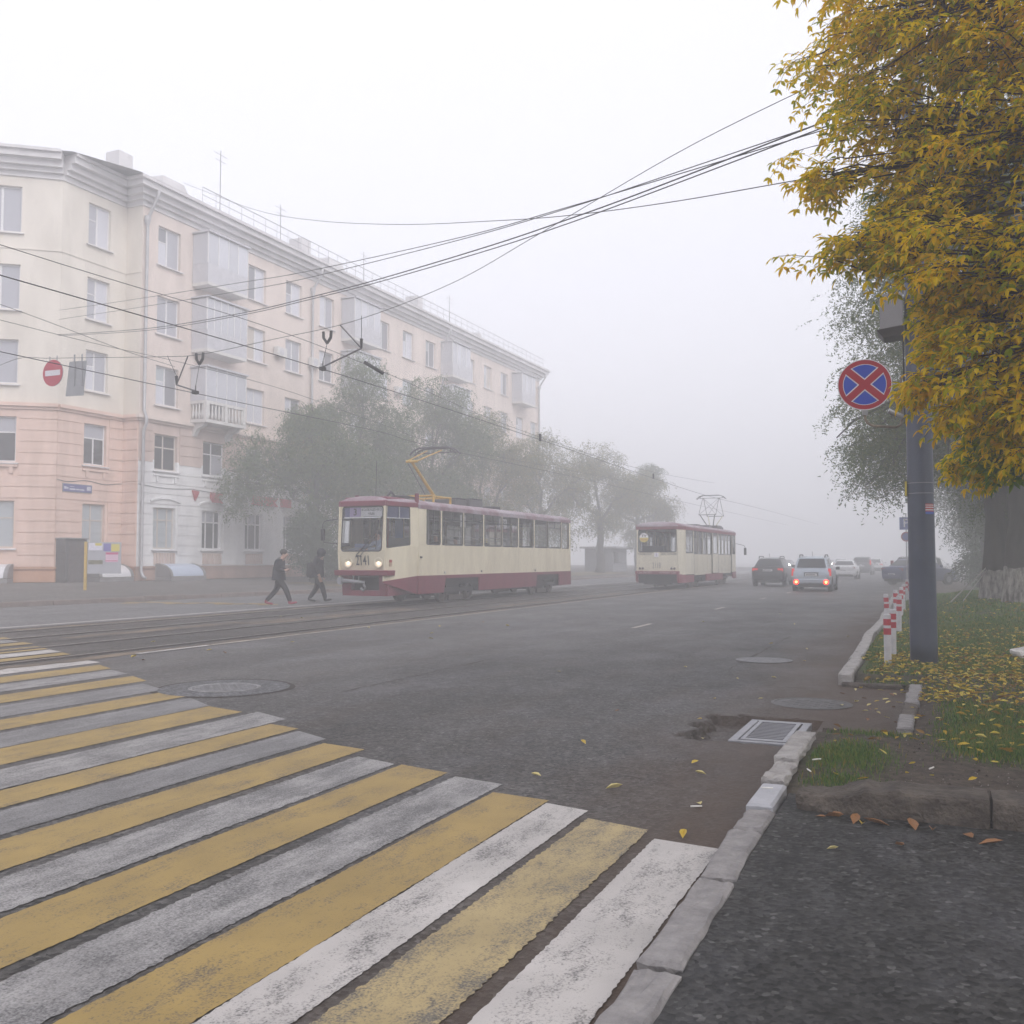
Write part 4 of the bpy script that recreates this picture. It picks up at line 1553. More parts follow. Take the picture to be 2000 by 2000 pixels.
# return wall, wing and chamfered corner
for w_, hl, lowm, upm in ((W_RET, [], M_SALMON, M_CREAM), (W_WING, [], M_SALMON, M_CREAM), (W_CHAM, [], M_SALMON, M_CREAM)):
    if w_ is W_WING:
        hl = [(1.45, 2.73, z0, z1) for (z0, z1) in ((1.97, 4.03), (5.83, 7.72), (9.26, 11.12), (12.58, 14.5), (16.06, 17.98))]
    if w_ is W_CHAM:
        hl = [(w_.len - 3.30, w_.len - 1.65, z0, z1) for (z0, z1) in ((2.0, 4.05), (5.75, 7.75), (9.2, 11.15), (12.5, 14.5), (15.95, 18.0))]
    carve(w_, [(GZ - 0.3, 1.12, M_OCHRE), (1.12, 8.12, lowm), (8.12, 18.70, upm)], hl)
    for r_, h in enumerate(hl):
        st_ = 'four' if r_ == 0 else ('tee' if r_ == 1 else ('two' if w_ is W_WING else 'plain2'))
        window(w_, *h, st_, M_FRAMEO if r_ == 0 else M_FRAMEW, [2, 2, 2, 2] if r_ == 0 else ([0, 0, 3] if r_ == 1 else [br_.choice((1, 3, 3)) for _ in range(3)]))

# rusticated courses: raised bands with open joints between them
for w_, hl, far, m_low, m_hi in ((W_MAIN, holes, 30.0, M_WHITEP, M_BROWNP), (W_WING, [(1.45, 2.73, 1.97, 4.03), (1.45, 2.73, 5.83, 7.72)], 99, M_SALMON, M_SALMON), (W_CHAM, [(W_CHAM.len - 3.30, W_CHAM.len - 1.65, 2.0, 4.05), (W_CHAM.len - 3.30, W_CHAM.len - 1.65, 5.75, 7.75)], 99, M_SALMON, M_SALMON), (W_RET, [], 99, M_SALMON, M_SALMON)):
    z = 1.16
    while z < 8.0:
        z1 = min(z + 0.50, 8.08)
        row = sorted((h[0] - 0.14, h[1] + 0.14) for h in hl if h[2] - 0.14 < z1 and h[3] + 0.10 > z)
        a = 0.0 if w_ is not W_MAIN else 0.02
        end = min(w_.len, far)
        spans = []
        for (h0, h1) in row:
            if h0 > end:
                break
            if h0 - a > 0.1:
                spans.append((a, h0))
            a = h1
        if end - a > 0.1:
            spans.append((a, end))
        for (s0, s1) in spans:
            m_ = m_low if (z < 6.1 or m_low is M_SALMON) else m_hi
            w_.box(MB(), s0, s1 - (0.04 if w_ is W_RET else 0.0), 0.002, 0.035, z + 0.018, z1 - 0.018).build("rusticated_course", m_, house)
        z = z1

# mouldings: plinth cap, string course, cornice, frieze
for w_, e0, e1 in ((W_MAIN, -0.10, 0.3), (W_RET, 0.0, 0.0), (W_WING, 0.0, -0.12), (W_CHAM, 0.0, 0.05)):
    for (n1, z0, z1, nm, m_) in ((0.09, 1.06, 1.15, "plinth_moulding", M_OCHRE if w_ is not W_MAIN else M_PLINTH2), (0.06, 0.50, 0.98, "plinth_panel", M_OCHRE if w_ is not W_MAIN else M_PLINTH2), (0.10, 8.08, 8.20, "string_course", M_SALMON if w_ is not W_MAIN else M_BROWNP), (0.20, 8.20, 8.36, "string_course", M_SALMON if w_ is not W_MAIN else M_PEACH),
                           (0.07, 18.45, 18.68, "cornice_moulding", M_CORN), (0.25, 18.68, 18.88, "cornice_moulding", M_CORN), (0.46, 18.88, 19.15, "cornice_moulding", M_CORN), (0.72, 19.15, 19.42, "cornice_moulding", M_CORN), (0.86, 19.42, 19.55, "cornice_edge", M_CORN), (0.035, 15.2, 15.26, "upper_band", M_CREAM)):
        if nm == "upper_band" and w_ is W_MAIN:
            continue
        x = 0.0 if n1 < 0.06 else (n1 if w_ is W_MAIN else 0.0)
        w_.box(MB(), -x if w_ is W_MAIN else e0 + (0.001 * n1), w_.len + (n1 if w_ is W_MAIN else e1), 0.003, n1, z0, z1).build(nm, m_, house)
    # end wall of the block away from us is closed below
mb = MB()
mb.quad((0, 49.6, GZ - 0.3), (-14, 49.6, GZ - 0.3), (-14, 49.6, 18.7), (0, 49.6, 18.7))
mb.quad((-7.2, -8.6, GZ - 0.3), (-16, -8.6, GZ - 0.3), (-16, -8.6, 18.7), (-7.2, -8.6, 18.7))
mb.quad((-16, -8.6, GZ - 0.3), (-14, 49.6, GZ - 0.3), (-14, 49.6, 18.7), (-16, -8.6, 18.7))
mb.build("rear_wall", M_CREAM, house, fix=False)
mb = MB()
ov = 0.86
A_ = [(ov, -ov), (ov, 50.2), (-7.5, 46), (-7.5, 4.0)]
mb.quad((ov, -ov - 0.2, 19.56), (ov, 50.4, 19.56), (-7, 45.5, 21.6), (-7, 5.0, 21.6))
mb.quad((ov, 50.4, 19.56), (-15, 50.4, 19.56), (-7, 45.5, 21.6))
mb.quad((-15, 50.4, 19.56), (-16.5, -9.5, 19.56), (-7, 5.0, 21.6), (-7, 45.5, 21.6))
mb.quad((-16.5, -9.5, 19.56), (-7.6, -9.6, 19.56), (-0.2, -3.9, 19.56), (ov, -ov - 0.2, 19.56), (-7, 5.0, 21.6))
roof = mb.build("roof", M_ROOF, house, fix=False)
for (x, y, w, h) in ((-3.2, 1.5, 0.9, 22.1), (-3.2, 16.5, 1.0, 22.3), (-3.0, 31.0, 1.0, 22.2), (-3.5, 43.0, 0.8, 22.0)):
    MB().box(x - w / 2, x + w / 2, y - w / 2, y + w / 2, 20.0, h).build("chimney", M_CORN, roof)
# dormer-like upstands at the eaves seen against the fog
for y in (0.6, 14.4):
    MB().hexa([(-0.9, y, 19.56), (0.55, y, 19.56), (0.55, y + 1.9, 19.56), (-0.9, y + 1.9, 19.56)], [(-0.9, y + 0.2, 20.25), (0.45, y + 0.2, 20.15), (0.45, y + 1.6, 20.15), (-0.9, y + 1.6, 20.25)]).build("parapet_block", M_CORN, roof)
# railing along the eaves
M_WIRE = mat("wire_dark", (0.03, 0.028, 0.032), 0.6)
M_RAILING = mat("roof_railing_paint", (0.12, 0.11, 0.12), 0.6)
rl = MB()
rl.tube([(0.45, 3.5, 20.55), (0.45, 49.5, 20.55)], 0.02, 5)
rl.tube([(0.45, 3.5, 20.15), (0.45, 49.5, 20.15)], 0.014, 5)
ro = rl.build("eaves_railing", M_RAILING, roof)
for k in range(47):
    MB().tube([(0.45, 3.5 + k, 19.6), (0.45, 3.5 + k, 20.56)], 0.012, 4).build("railing_post", M_RAILING, roof)
for (x, y, h) in ((-1.5, 7.0, 24.2), (-2.2, 13.2, 23.4), (-3.5, 24.5, 24.0), (-2.5, 36.0, 23.6)):
    a_ = MB()
    a_.tube([(x, y, 20), (x, y, h)], 0.022, 5)
    a_.tube([(x, y - 0.55, h - 0.25), (x, y + 0.55, h - 0.25)], 0.014, 4)
    a_.tube([(x, y - 0.4, h - 0.6), (x, y + 0.4, h - 0.6)], 0.014, 4)
    a_.build("antenna", M_RAILING, roof)

# drainpipes
for (w_, s, offs) in ((W_MAIN, 0.16, 0.16), (W_MAIN, 13.4, 0.14), (W_MAIN, 30.0, 0.14), (W_MAIN, 49.3, 0.14)):
    pp = MB()
    pp.tube([w_.P(s, 0.85, 19.1), w_.P(s, 0.8, 18.8), w_.P(s, offs + 0.06, 17.9), w_.P(s, offs, 17.6), w_.P(s, offs, 8.6), w_.P(s, offs + 0.16, 8.2), w_.P(s, offs + 0.14, 7.9), w_.P(s, offs, 7.6), w_.P(s, offs, 0.95), w_.P(s, offs + 0.10, 0.72), w_.P(s, offs + 0.3, 0.6)], 0.075, 10)
    pp.build("drainpipe", M_PIPE, house, smooth=True)
    MB().lathe([(0.08, 17.5), (0.15, 17.75), (0.15, 17.95)], 10, c=w_.P(s, offs, 0)).build("rain_hopper", M_PIPE, house)

# arched heads and sill aprons of the white ground floor
for k in range(6):
    s0 = bays[k]
    ar = MB()
    n = 10
    for q in range(n):
        t0, t1 = -1 + 2 * q / n, -1 + 2 * (q + 1) / n
        zz0, zz1 = 4.48 - 0.18 * t0 * t0, 4.48 - 0.18 * t1 * t1
        c = s0 + 0.72
        ar.hexa([W_MAIN.P(c + t0 * 0.98, 0.036, zz0 - 0.05), W_MAIN.P(c + t0 * 0.98, 0.10, zz0 - 0.05), W_MAIN.P(c + t1 * 0.98, 0.10, zz1 - 0.05), W_MAIN.P(c + t1 * 0.98, 0.036, zz1 - 0.05)],
                [W_MAIN.P(c + t0 * 0.98, 0.036, zz0 + 0.05), W_MAIN.P(c + t0 * 0.98, 0.10, zz0 + 0.05), W_MAIN.P(c + t1 * 0.98, 0.10, zz1 + 0.05), W_MAIN.P(c + t1 * 0.98, 0.036, zz1 + 0.05)])
    ar.build("window_arch", M_WHITEP, house)
    for q in range(8):
        W_MAIN.box(MB(), s0 + 0.03 + q * 0.18, s0 + 0.15 + q * 0.18, 0.036, 0.075, 1.24, 1.80).build("apron_rib", M_BROWNP, house)
# brackets under second-row sills
for w_, ss in ((W_MAIN, [(b_, b_ + 1.5) for b_ in bays[:5]]), (W_WING, [(1.45, 2.73)]), (W_CHAM, [(W_CHAM.len - 3.30, W_CHAM.len - 1.65)])):
    for (a, c) in ss:
        w_.box(MB(), a - 0.1, c + 0.1, 0.036, 0.12, 5.53, 5.62).build("sill_moulding", M_WHITEP if w_ is W_MAIN else M_SALMON, house)
        for x in (a + 0.08, c - 0.22):
            w_.box(MB(), x, x + 0.14, 0.036, 0.10, 5.25, 5.53).build("sill_bracket", M_WHITEP if w_ is W_MAIN else M_SALMON, house)


# balconies
M_BALG = mat("balcony_grey_sheet", (0.52, 0.51, 0.54), 0.7, var=0.1)
M_BALW = mat("balcony_white", (0.62, 0.60, 0.58), 0.7, var=0.08)
M_BALGL = mat("balcony_glazing", (0.50, 0.50, 0.54), 0.1)


def balcony(s0, s1, z, glazed, parapet, depth=1.05, top=None):
    b = bpy.data.objects.new("balcony", None)
    C.objects.link(b)
    b.parent = house
    W_MAIN.box(MB(), s0, s1, 0.01, depth, z - 0.16, z).build("slab", M_BALW, b)
    if parapet == 'balusters':
        W_MAIN.box(MB(), s0, s1, depth - 0.16, depth, z + 0.80, z + 0.95).build("handrail", M_BALW, b)
        for c_ in (s0, (s0 + s1) / 2 - 0.1, s1 - 0.2):
            W_MAIN.box(MB(), c_, c_ + 0.2, depth - 0.18, depth + 0.01, z, z + 0.80).build("pedestal", M_BALW, b)
        n = 11
        for q in range(n):
            s = s0 + 0.28 + (s1 - s0 - 0.5) * q / (n - 1)
            if abs(s - (s0 + s1) / 2) < 0.14:
                continue
            MB().lathe([(0.05, z), (0.075, z + 0.25), (0.04, z + 0.5), (0.05, z + 0.8)], 8, c=W_MAIN.P(s, depth - 0.08, 0)).build("baluster", M_BALW, b, smooth=True)
        for q in range(4):
            MB().lathe([(0.05, z), (0.075, z + 0.25), (0.04, z + 0.5), (0.05, z + 0.8)], 8, c=W_MAIN.P(s0 + 0.08, 0.15 + 0.2 * q, 0)).build("baluster", M_BALW, b, smooth=True)
        W_MAIN.box(MB(), s0, s0 + 0.16, 0.02, depth - 0.17, z + 0.80, z + 0.95).build("handrail", M_BALW, b)
        # scrolled consoles below
        for s in (s0 + 0.15, s1 - 0.4):
            MB().prism([(0.0, z - 0.16), (depth * 0.8, z - 0.16), (depth * 0.7, z - 0.32), (0.35, z - 0.45), (0.12, z - 0.8), (0.0, z - 0.85)], 'y', s, s + 0.25).build("console", M_BALW, b)
    else:
        pm = M_BALG
        W_MAIN.box(MB(), s0, s1, depth - 0.05, depth, z, z + 0.95).build("parapet", pm, b)
        W_MAIN.box(MB(), s0, s0 + 0.05, 0.02, depth - 0.052, z, z + 0.95).build("parapet", pm, b)
        W_MAIN.box(MB(), s1 - 0.05, s1, 0.02, depth - 0.052, z, z + 0.95).build("parapet", pm, b)
    if glazed:
        zt = top or z + 2.35
        z0 = z + 0.96
        n = glazed
        for q in range(n):
            a, c = s0 + (s1 - s0) * q / n, s0 + (s1 - s0) * (q + 1) / n
            W_MAIN.box(MB(), a, c - 0.01, depth - 0.045, depth - 0.02, z0, zt - 0.05).build("glazing_pane", M_BALGL if q % 2 == 0 or parapet != 'sheet' else M_PANE[1], b)
            W_MAIN.box(MB(), a - 0.03, a + 0.03, depth - 0.06, depth + 0.005, z0, zt).build("glazing_bar", M_FRAMEW, b)
        W_MAIN.box(MB(), s1 - 0.035, s1 + 0.02, depth - 0.06, depth + 0.005, z0, zt).build("glazing_bar", M_FRAMEW, b)
        W_MAIN.box(MB(), s0 + 0.005, s0 + 0.03, 0.02, depth - 0.065, z0, zt - 0.05).build("glazing_pane", M_BALGL, b)
        W_MAIN.box(MB(), s0 - 0.08, s1 + 0.08, 0.02, depth + 0.12, zt, zt + 0.08).build("balcony_roof", M_BALG, b)
    return b


balcony(3.35, 6.35, 15.55, 4, 'sheet', top=18.1)
balcony(3.35, 6.35, 12.15, 6, 'none', top=14.75)
balcony(3.35, 6.35, 8.55, 4, 'balusters', top=11.2)
balcony(16.6, 19.6, 15.55, 4, 'sheet', top=18.1)
balcony(16.6, 19.6, 12.15, 4, 'sheet', top=14.7)
balcony(29.9, 32.9, 15.55, 4, 'sheet', top=18.1)
balcony(29.9, 32.9, 12.15, 4, 'sheet', top=14.7)
balcony(43.2, 46.2, 15.55, 4, 'sheet', top=18.1)

# split air conditioners
for (s, z) in ((9.85, 13.1), (13.1, 13.1), (23.0, 13.0)):
    b = MB()
    W_MAIN.box(b, s, s + 0.85, 0.05, 0.36, z, z + 0.55)
    ao = b.build("air_conditioner", M_BALW, house, bevel=0.02)
    MB().lathe([(0.21, 0.362), (0.19, 0.372)], 20, c=(0, 33.5 - 33.5 + s + 0.36, z + 0.28), axis='x').build("fan_grille", M_BALG, ao)

# basement light canopies (half barrels)
M_CANW = mat("canopy_white_panel", (0.66, 0.65, 0.67), 0.35)
M_CANB = mat("canopy_blue_panel", (0.50, 0.56, 0.68), 0.3)
M_CANG = mat("canopy_grey_sheet", (0.20, 0.19, 0.19), 0.5)


def canopy(w_, a, c, panel, z=0.34):
    b = bpy.data.objects.new("basement_canopy", None)
    C.objects.link(b)
    b.parent = house
    n = 9
    arc = [(0.06 + 0.98 * math.cos(math.pi / 2 * q / n), z + 0.34 + 0.60 * math.sin(math.pi / 2 * q / n)) for q in range(n + 1)]
    for (s0, s1, m_, off, nm) in ((a, a + 0.16, M_CANG, 0.012, "end_hoop"), (c - 0.16, c, M_CANG, 0.012, "end_hoop"), (a + 0.162, c - 0.162, panel, 0.0, "barrel_panel")):
        q_ = MB()
        for (p, r2) in zip(arc, arc[1:]):
            q_.quad(w_.P(s0, p[0] + off, p[1] + off), w_.P(s1, p[0] + off, p[1] + off), w_.P(s1, r2[0] + off, r2[1] + off), w_.P(s0, r2[0] + off, r2[1] + off))
        q_.build(nm, m_, b, smooth=True, fix=False)
    for s in (a + 0.004, c - 0.004):
        e = MB()
        e.v = [w_.P(s, 0.06, z + 0.34)] + [w_.P(s, p[0], p[1]) for p in arc]
        e.f = [tuple(range(len(e.v)))]
        e.build("end_sheet", M_CANG, b, fix=False)
    w_.box(MB(), a, c, 0.06, 1.06, z - 0.2, z + 0.325).build("base_wall", M_KERB_G, b)
    return b


canopy(W_MAIN, 1.15, 3.55, M_CANB)
canopy(W_WING, 1.55, 3.55, M_CANW)
canopy(W_CHAM, W_CHAM.len - 4.0, W_CHAM.len - 1.6, M_CANW)

# dark steel basement entrance on the wing
en = bpy.data.objects.new("basement_entrance", None)
C.objects.link(en)
en.parent = house
W_WING.box(MB(), 0.05, 1.18, 0.04, 0.62, GZ - 0.2, 2.38).build("porch_box", M_DARKDOOR, en)
W_WING.box(MB(), 0.22, 1.08, 0.622, 0.66, GZ - 0.1, 2.22).build("door", mat("door_brown", (0.075, 0.06, 0.058), 0.6, var=0.3, vscale=6), en)
W_WING.box(MB(), 0.0, 1.24, 0.04, 0.72, 2.385, 2.44).build("porch_roof", M_CANG, en)

# enamelled street plate: print too small to read
pl = bpy.data.objects.new("street_plate", None)
C.objects.link(pl)
pl.parent = house
W_WING.box(MB(), 0.30, 1.90, 0.045, 0.07, 4.50, 4.88).build("plate_rim", M_GALV, pl)
W_WING.box(MB(), 0.33, 1.87, 0.07, 0.078, 4.53, 4.85).build("plate_field", mat("plate_blue", (0.075, 0.075, 0.24), 0.4), pl)
M_PLTXT = mat("plate_print", (0.50, 0.50, 0.55), 0.5)
for (a, c, z0, z1) in ((0.37, 0.50, 4.63, 4.74), (0.52, 0.60, 4.63, 4.71), (0.68, 0.92, 4.74, 4.77), (0.66, 0.95, 4.60, 4.67), (0.97, 1.22, 4.61, 4.66), (1.24, 1.46, 4.60, 4.66), (1.60, 1.82, 4.62, 4.80)):
    W_WING.box(MB(), a, c, 0.078, 0.081, z0, z1).build("plate_lettering", M_PLTXT, pl)

# red shop lettering above the white ground floor
ss = thing("shop_sign", "red shop sign of cut-out shapes on the white ground floor behind the trees", "shop sign", (-34.4, 33.5, 0))
MB().prism([(3.50, 4.98), (3.98, 4.94), (3.70, 4.46)], 'x', 0.06, 0.16).build("triangle", M_REDSIGN, ss)
MB().prism([(4.85, 4.95), (5.75, 4.92), (5.45, 4.67), (5.75, 4.42), (4.95, 4.44), (4.82, 4.68)], 'x', 0.06, 0.16).build("notched_square", M_REDSIGN, ss)
MB().prism([(8.10, 5.0), (8.95, 4.98), (8.95, 4.45), (8.10, 4.47)], 'x', 0.06, 0.16).build("panel", M_REDSIGN, ss)
MB().prism([(9.15, 4.97), (10.3, 4.95), (10.0, 4.7), (10.3, 4.47), (9.15, 4.47)], 'x', 0.06, 0.16).build("notched_square", M_REDSIGN, ss)
MB().prism([(10.6, 4.95), (11.5, 4.95), (11.5, 4.47), (10.6, 4.47)], 'x', 0.06, 0.16).build("panel", M_REDSIGN, ss)

# cable sagging along the front, and flag brackets
cb = MB()
pts = []
for q in range(60):
    y = q * 0.6
    pts.append((0.05, y, 5.05 - 0.10 * abs(math.sin(y * 0.9))))
cb.tube(pts, 0.014, 5)
cb.build("facade_cable", M_WIRE, house)
cb = MB()
cb.tube([W_WING.P(a * 0.37, 0.05, 5.02 - 0.06 * math.sin(a * 1.1)) for a in range(11)], 0.014, 5)
cb.build("facade_cable", M_WIRE, house)

# ------------------------------------------------------------------ notice board on a yellow post
nb = thing("notice_board", "grey notice board with papers on a yellow post by the house", "notice board", (-29.9, 26.6, 0.22), R(36))
M_NBY = mat("post_yellow", (0.50, 0.33, 0.06), 0.6, var=0.15)
MB().box(-0.05, 0.05, -0.05, 0.05, -0.1, 1.95).build("post", M_NBY, nb)
bd = MB().box(0.06, 1.28, -0.015, 0.015, 0.72, 1.93).build("board", mat("board_grey", (0.36, 0.36, 0.39), 0.6, var=0.06), nb)
for (x0, x1, z0, z1, m_) in ((0.10, 0.60, 1.62, 1.90, mat("paper_white", (0.62, 0.60, 0.68), 0.8)), (0.34, 0.58, 1.80, 1.895, mat("paper_yellow", (0.58, 0.50, 0.10), 0.8)), (0.64, 0.90, 1.58, 1.88, mat("paper_violet", (0.15, 0.13, 0.36), 0.8)), (0.92, 1.22, 1.58, 1.86, _M["paper_yellow"]), (0.72, 1.18, 1.16, 1.54, mat("paper_pink", (0.62, 0.42, 0.52), 0.8)), (0.72, 1.18, 1.46, 1.54, mat("paper_red", (0.50, 0.08, 0.20), 0.8)), (0.70, 1.16, 1.20, 1.23, _M["paper_red"]), (0.10, 0.62, 1.08, 1.24, mat("graffiti", (0.16, 0.15, 0.10), 0.8, var=0.5, vscale=12))):
    yy = -0.018 - 0.001 * rnd.random() - (0.003 if m_.name in ("paper_yellow", "paper_red") else 0)
    MB().quad((x0, yy, z0), (x1, yy, z0), (x1, yy, z1), (x0, yy, z1)).build("paper", m_, bd, fix=False)

# ------------------------------------------------------------------ people (skin-grown bodies)
M_SKIN = mat("skin", (0.42, 0.26, 0.20), 0.6)
M_HAIRB = mat("hair_dark", (0.022, 0.017, 0.014), 0.7)
M_NAVY = mat("cloth_navy_jacket", (0.012, 0.013, 0.021), 0.85, var=0.25, vscale=10, bump=0.3, bscale=30)
M_DARKJ = mat("cloth_dark_jacket", (0.014, 0.014, 0.020), 0.85, var=0.25, vscale=10, bump=0.3, bscale=30)
M_TROUS = mat("cloth_black_trousers", (0.010, 0.010, 0.012), 0.9, var=0.2, vscale=12)
M_SHOER = mat("shoe_red", (0.28, 0.025, 0.05), 0.6)
M_SHOEB = mat("shoe_black", (0.012, 0.011, 0.012), 0.5)
M_REDC = mat("cloth_red", (0.50, 0.05, 0.05), 0.85)
M_GREYC = mat("cloth_grey", (0.055, 0.052, 0.058), 0.85)
M_BLUEC = mat("cloth_pale_blue", (0.22, 0.26, 0.34), 0.85)


def skinned(name, joints, edges, root, mats, pick, parent, sub=2):
    """joints: name -> (xyz, radius); one continuous surface grown along the edges; pick(co, nearest joint) -> material index"""
    names = list(joints)
    me = bpy.data.meshes.new(name)
    me.from_pydata([joints[n][0] for n in names], [(names.index(a), names.index(c)) for a, c in edges], [])
    o = bpy.data.objects.new(name, me)
    C.objects.link(o)
    md = o.modifiers.new("skin", 'SKIN')
    md.use_smooth_shade = True
    sl = me.skin_vertices[0].data
    for k, n in enumerate(names):
        r = joints[n][1]
        sl[k].radius = r if isinstance(r, tuple) else (r, r)
        sl[k].use_root = (n == root)
    s_ = o.modifiers.new("sub", 'SUBSURF')
    s_.levels = s_.render_levels = sub
    bpy.context.view_layer.update()
    dg = bpy.context.evaluated_depsgraph_get()
    m2 = bpy.data.meshes.new_from_object(o.evaluated_get(dg))
    bpy.data.objects.remove(o)
    m2.name = name
    m2.materials.clear()
    for m_ in mats:
        m2.materials.append(m_)
    js = [(n, Vector(joints[n][0])) for n in names]
    segs = [(a, c, Vector(joints[a][0]), Vector(joints[c][0])) for a, c in edges]
    for p in m2.polygons:
        c = Vector(p.center)
        best, bd = None, 1e9
        for (a, e, pa, pe) in segs:
            d = pe - pa
            t = max(0, min(1, (c - pa).dot(d) / max(1e-9, d.length_squared)))
            q = (c - (pa + d * t)).length
            if q < bd:
                bd, best = q, (a, e, t)
        p.material_index = pick(best, c)
        p.use_smooth = True
    ob = bpy.data.objects.new(name, m2)
    C.objects.link(ob)
    ob.parent = parent
    return ob


def ell(name, c, r, m_, parent, n=12, noise_amp=0.0, rot=(0, 0, 0)):
    bm = bmesh.new()
    bmesh.ops.create_uvsphere(bm, u_segments=n * 2, v_segments=n, radius=1)
    for v in bm.verts:
        k = 1 + noise_amp * noise.noise(v.co * 3)
        v.co = Vector((v.co.x * r[0] * k, v.co.y * r[1] * k, v.co.z * r[2] * k))
    me = bpy.data.meshes.new(name)
    bm.to_mesh(me)
    bm.free()
    me.materials.append(m_)
    me.polygons.foreach_set('use_smooth', [True] * len(me.polygons))
    o = bpy.data.objects.new(name, me)
    C.objects.link(o)
    o.parent = parent
    o.location = c
    o.rotation_euler = rot
    return o


def seated(name, label, loc, rz, top, lean=0.0, reach=0.0, scale=1.0, hair=M_HAIRB):
    """a person sitting; faces local +y, seat at z = 0"""
    t = thing(name, label, "person", loc, rz)
    t.scale = (scale,) * 3
    J = {'pel': ((0, 0, 0.10), (0.16, 0.12)), 'waist': ((0, 0.02 + lean * 0.3, 0.28), (0.145, 0.105)), 'chest': ((0, 0.04 + lean * 0.8, 0.48), (0.165, 0.11)), 'neck': ((0, 0.05 + lean, 0.61), 0.058), 'jaw': ((0, 0.085 + lean, 0.69), (0.068, 0.075)), 'head': ((0, 0.07 + lean, 0.80), (0.080, 0.095)), 'crown': ((0, 0.06 + lean, 0.875), (0.05, 0.06))}
    E_ = [('pel', 'waist'), ('waist', 'chest'), ('chest', 'neck'), ('neck', 'jaw'), ('jaw', 'head'), ('head', 'crown')]
    for s, q in ((-1, 'l'), (1, 'r')):
        rch = reach
        J['sh' + q] = ((s * 0.20, 0.03 + lean * 0.9, 0.53), 0.068)
        J['el' + q] = ((s * 0.25, 0.14 + lean + rch * 0.4, 0.30 + rch * 0.1), 0.048)
        J['wr' + q] = ((s * 0.15, 0.34 + lean + rch * 0.8, 0.22 + rch * 0.2), 0.034)
        J['ha' + q] = ((s * 0.12, 0.43 + lean + rch * 0.8, 0.20 + rch * 0.2), 0.036)
        J['hip' + q] = ((s * 0.10, 0.06, 0.07), 0.095)
        J['kn' + q] = ((s * 0.12, 0.45, 0.10), 0.068)
        J['an' + q] = ((s * 0.12, 0.47, -0.32), 0.045)
        J['to' + q] = ((s * 0.12, 0.62, -0.37), 0.04)
        E_ += [('chest', 'sh' + q), ('sh' + q, 'el' + q), ('el' + q, 'wr' + q), ('wr' + q, 'ha' + q), ('pel', 'hip' + q), ('hip' + q, 'kn' + q), ('kn' + q, 'an' + q), ('an' + q, 'to' + q)]

    def pick(b, c):
        a, e, tt = b
        if e in ('jaw', 'head', 'crown') or a in ('jaw', 'head') or e.startswith('ha'):
            return 1
        if e.startswith(('hip', 'kn', 'an', 'to')):
            return 2
        return 0
    skinned("body", J, E_, 'pel', [top, M_SKIN, M_TROUS], pick, t, 1)
    ell("hair", (0, 0.045 + lean, 0.835), (0.092, 0.105, 0.085), hair, t, 8, 0.08)
    return t


# ------------------------------------------------------------------ trams: shared materials and helpers
def grime(name, c1, c2, rough=0.35):
    return mat(name, c1, rough, vscale=1.4, col2=c2, stretch=(1.2, 1.2, 0.35), lo=0.30, hi=0.62)


M_TCREAM = grime("tram_cream", (0.54, 0.475, 0.345), (0.70, 0.635, 0.475), 0.42)
M_TCREAM2 = grime("tram_cream_pale", (0.56, 0.52, 0.41), (0.68, 0.63, 0.50), 0.42)
M_TRED = grime("tram_maroon", (0.110, 0.005, 0.020), (0.170, 0.009, 0.032), 0.45)
M_TRED2 = grime("tram_faded_red", (0.165, 0.018, 0.036), (0.23, 0.032, 0.055), 0.5)
M_TROOF = mat("tram_roof_paint", (0.17, 0.075, 0.10), 0.45, vscale=1.2, col2=(0.30, 0.25, 0.28), lo=0.4, hi=0.6)
M_TGLASS = glass("tram_glass", (0.93, 0.94, 0.94), 0.05, ior=1.32)
M_TGLASS_D = glass("tram_glass_tinted", (0.40, 0.42, 0.43), 0.13)
M_RUBBER = mat("black_rubber", (0.015, 0.015, 0.016), 0.6)
M_UNDER = mat("underframe_black", (0.018, 0.017, 0.018), 0.8, var=0.3, vscale=6)
M_WHEEL = mat("wheel_brown_steel", (0.060, 0.048, 0.040), 0.65, 0.3, var=0.3, vscale=8)
M_CHROME = mat("bright_trim", (0.55, 0.55, 0.56), 0.3, 0.6)
M_INT = mat("tram_interior_lining", (0.30, 0.29, 0.285), 0.7)
M_INTD = mat("tram_interior_dark", (0.05, 0.05, 0.055), 0.7)
M_SEAT = mat("tram_seat", (0.055, 0.055, 0.07), 0.6)
M_PYEL = mat("pantograph_yellow", (0.50, 0.31, 0.045), 0.5, var=0.15, vscale=8)
M_PGREY = mat("pantograph_grey", (0.09, 0.085, 0.09), 0.5, 0.3)
M_COUPL = mat("coupler_grey", (0.28, 0.28, 0.30), 0.5, 0.4, var=0.2, vscale=9)
M_BLACKTXT = mat("black_lettering", (0.014, 0.014, 0.016), 0.6)
M_WHITEBOARD = mat("white_board", (0.80, 0.78, 0.80), 0.5)
M_LILAC = mat("lilac_board", (0.42, 0.32, 0.55), 0.5)
M_VIOLET = mat("violet_board", (0.12, 0.12, 0.30), 0.5)
M_LAMP = emis("headlamp_lit", (1.0, 0.58, 0.22), 0.32)
M_LAMPW = emis("headlamp_core", (1.0, 0.80, 0.48), 1.0)


class LWall(Wall):
    """a wall whose face leans in or out with height"""
    def __init__(s, p0, p1, lean=None):
        super().__init__(p0, p1)
        s.lean = lean

    def P(s, a, n, z):
        if s.lean:
            n = n + s.lean(z)
        return super().P(a, n, z)


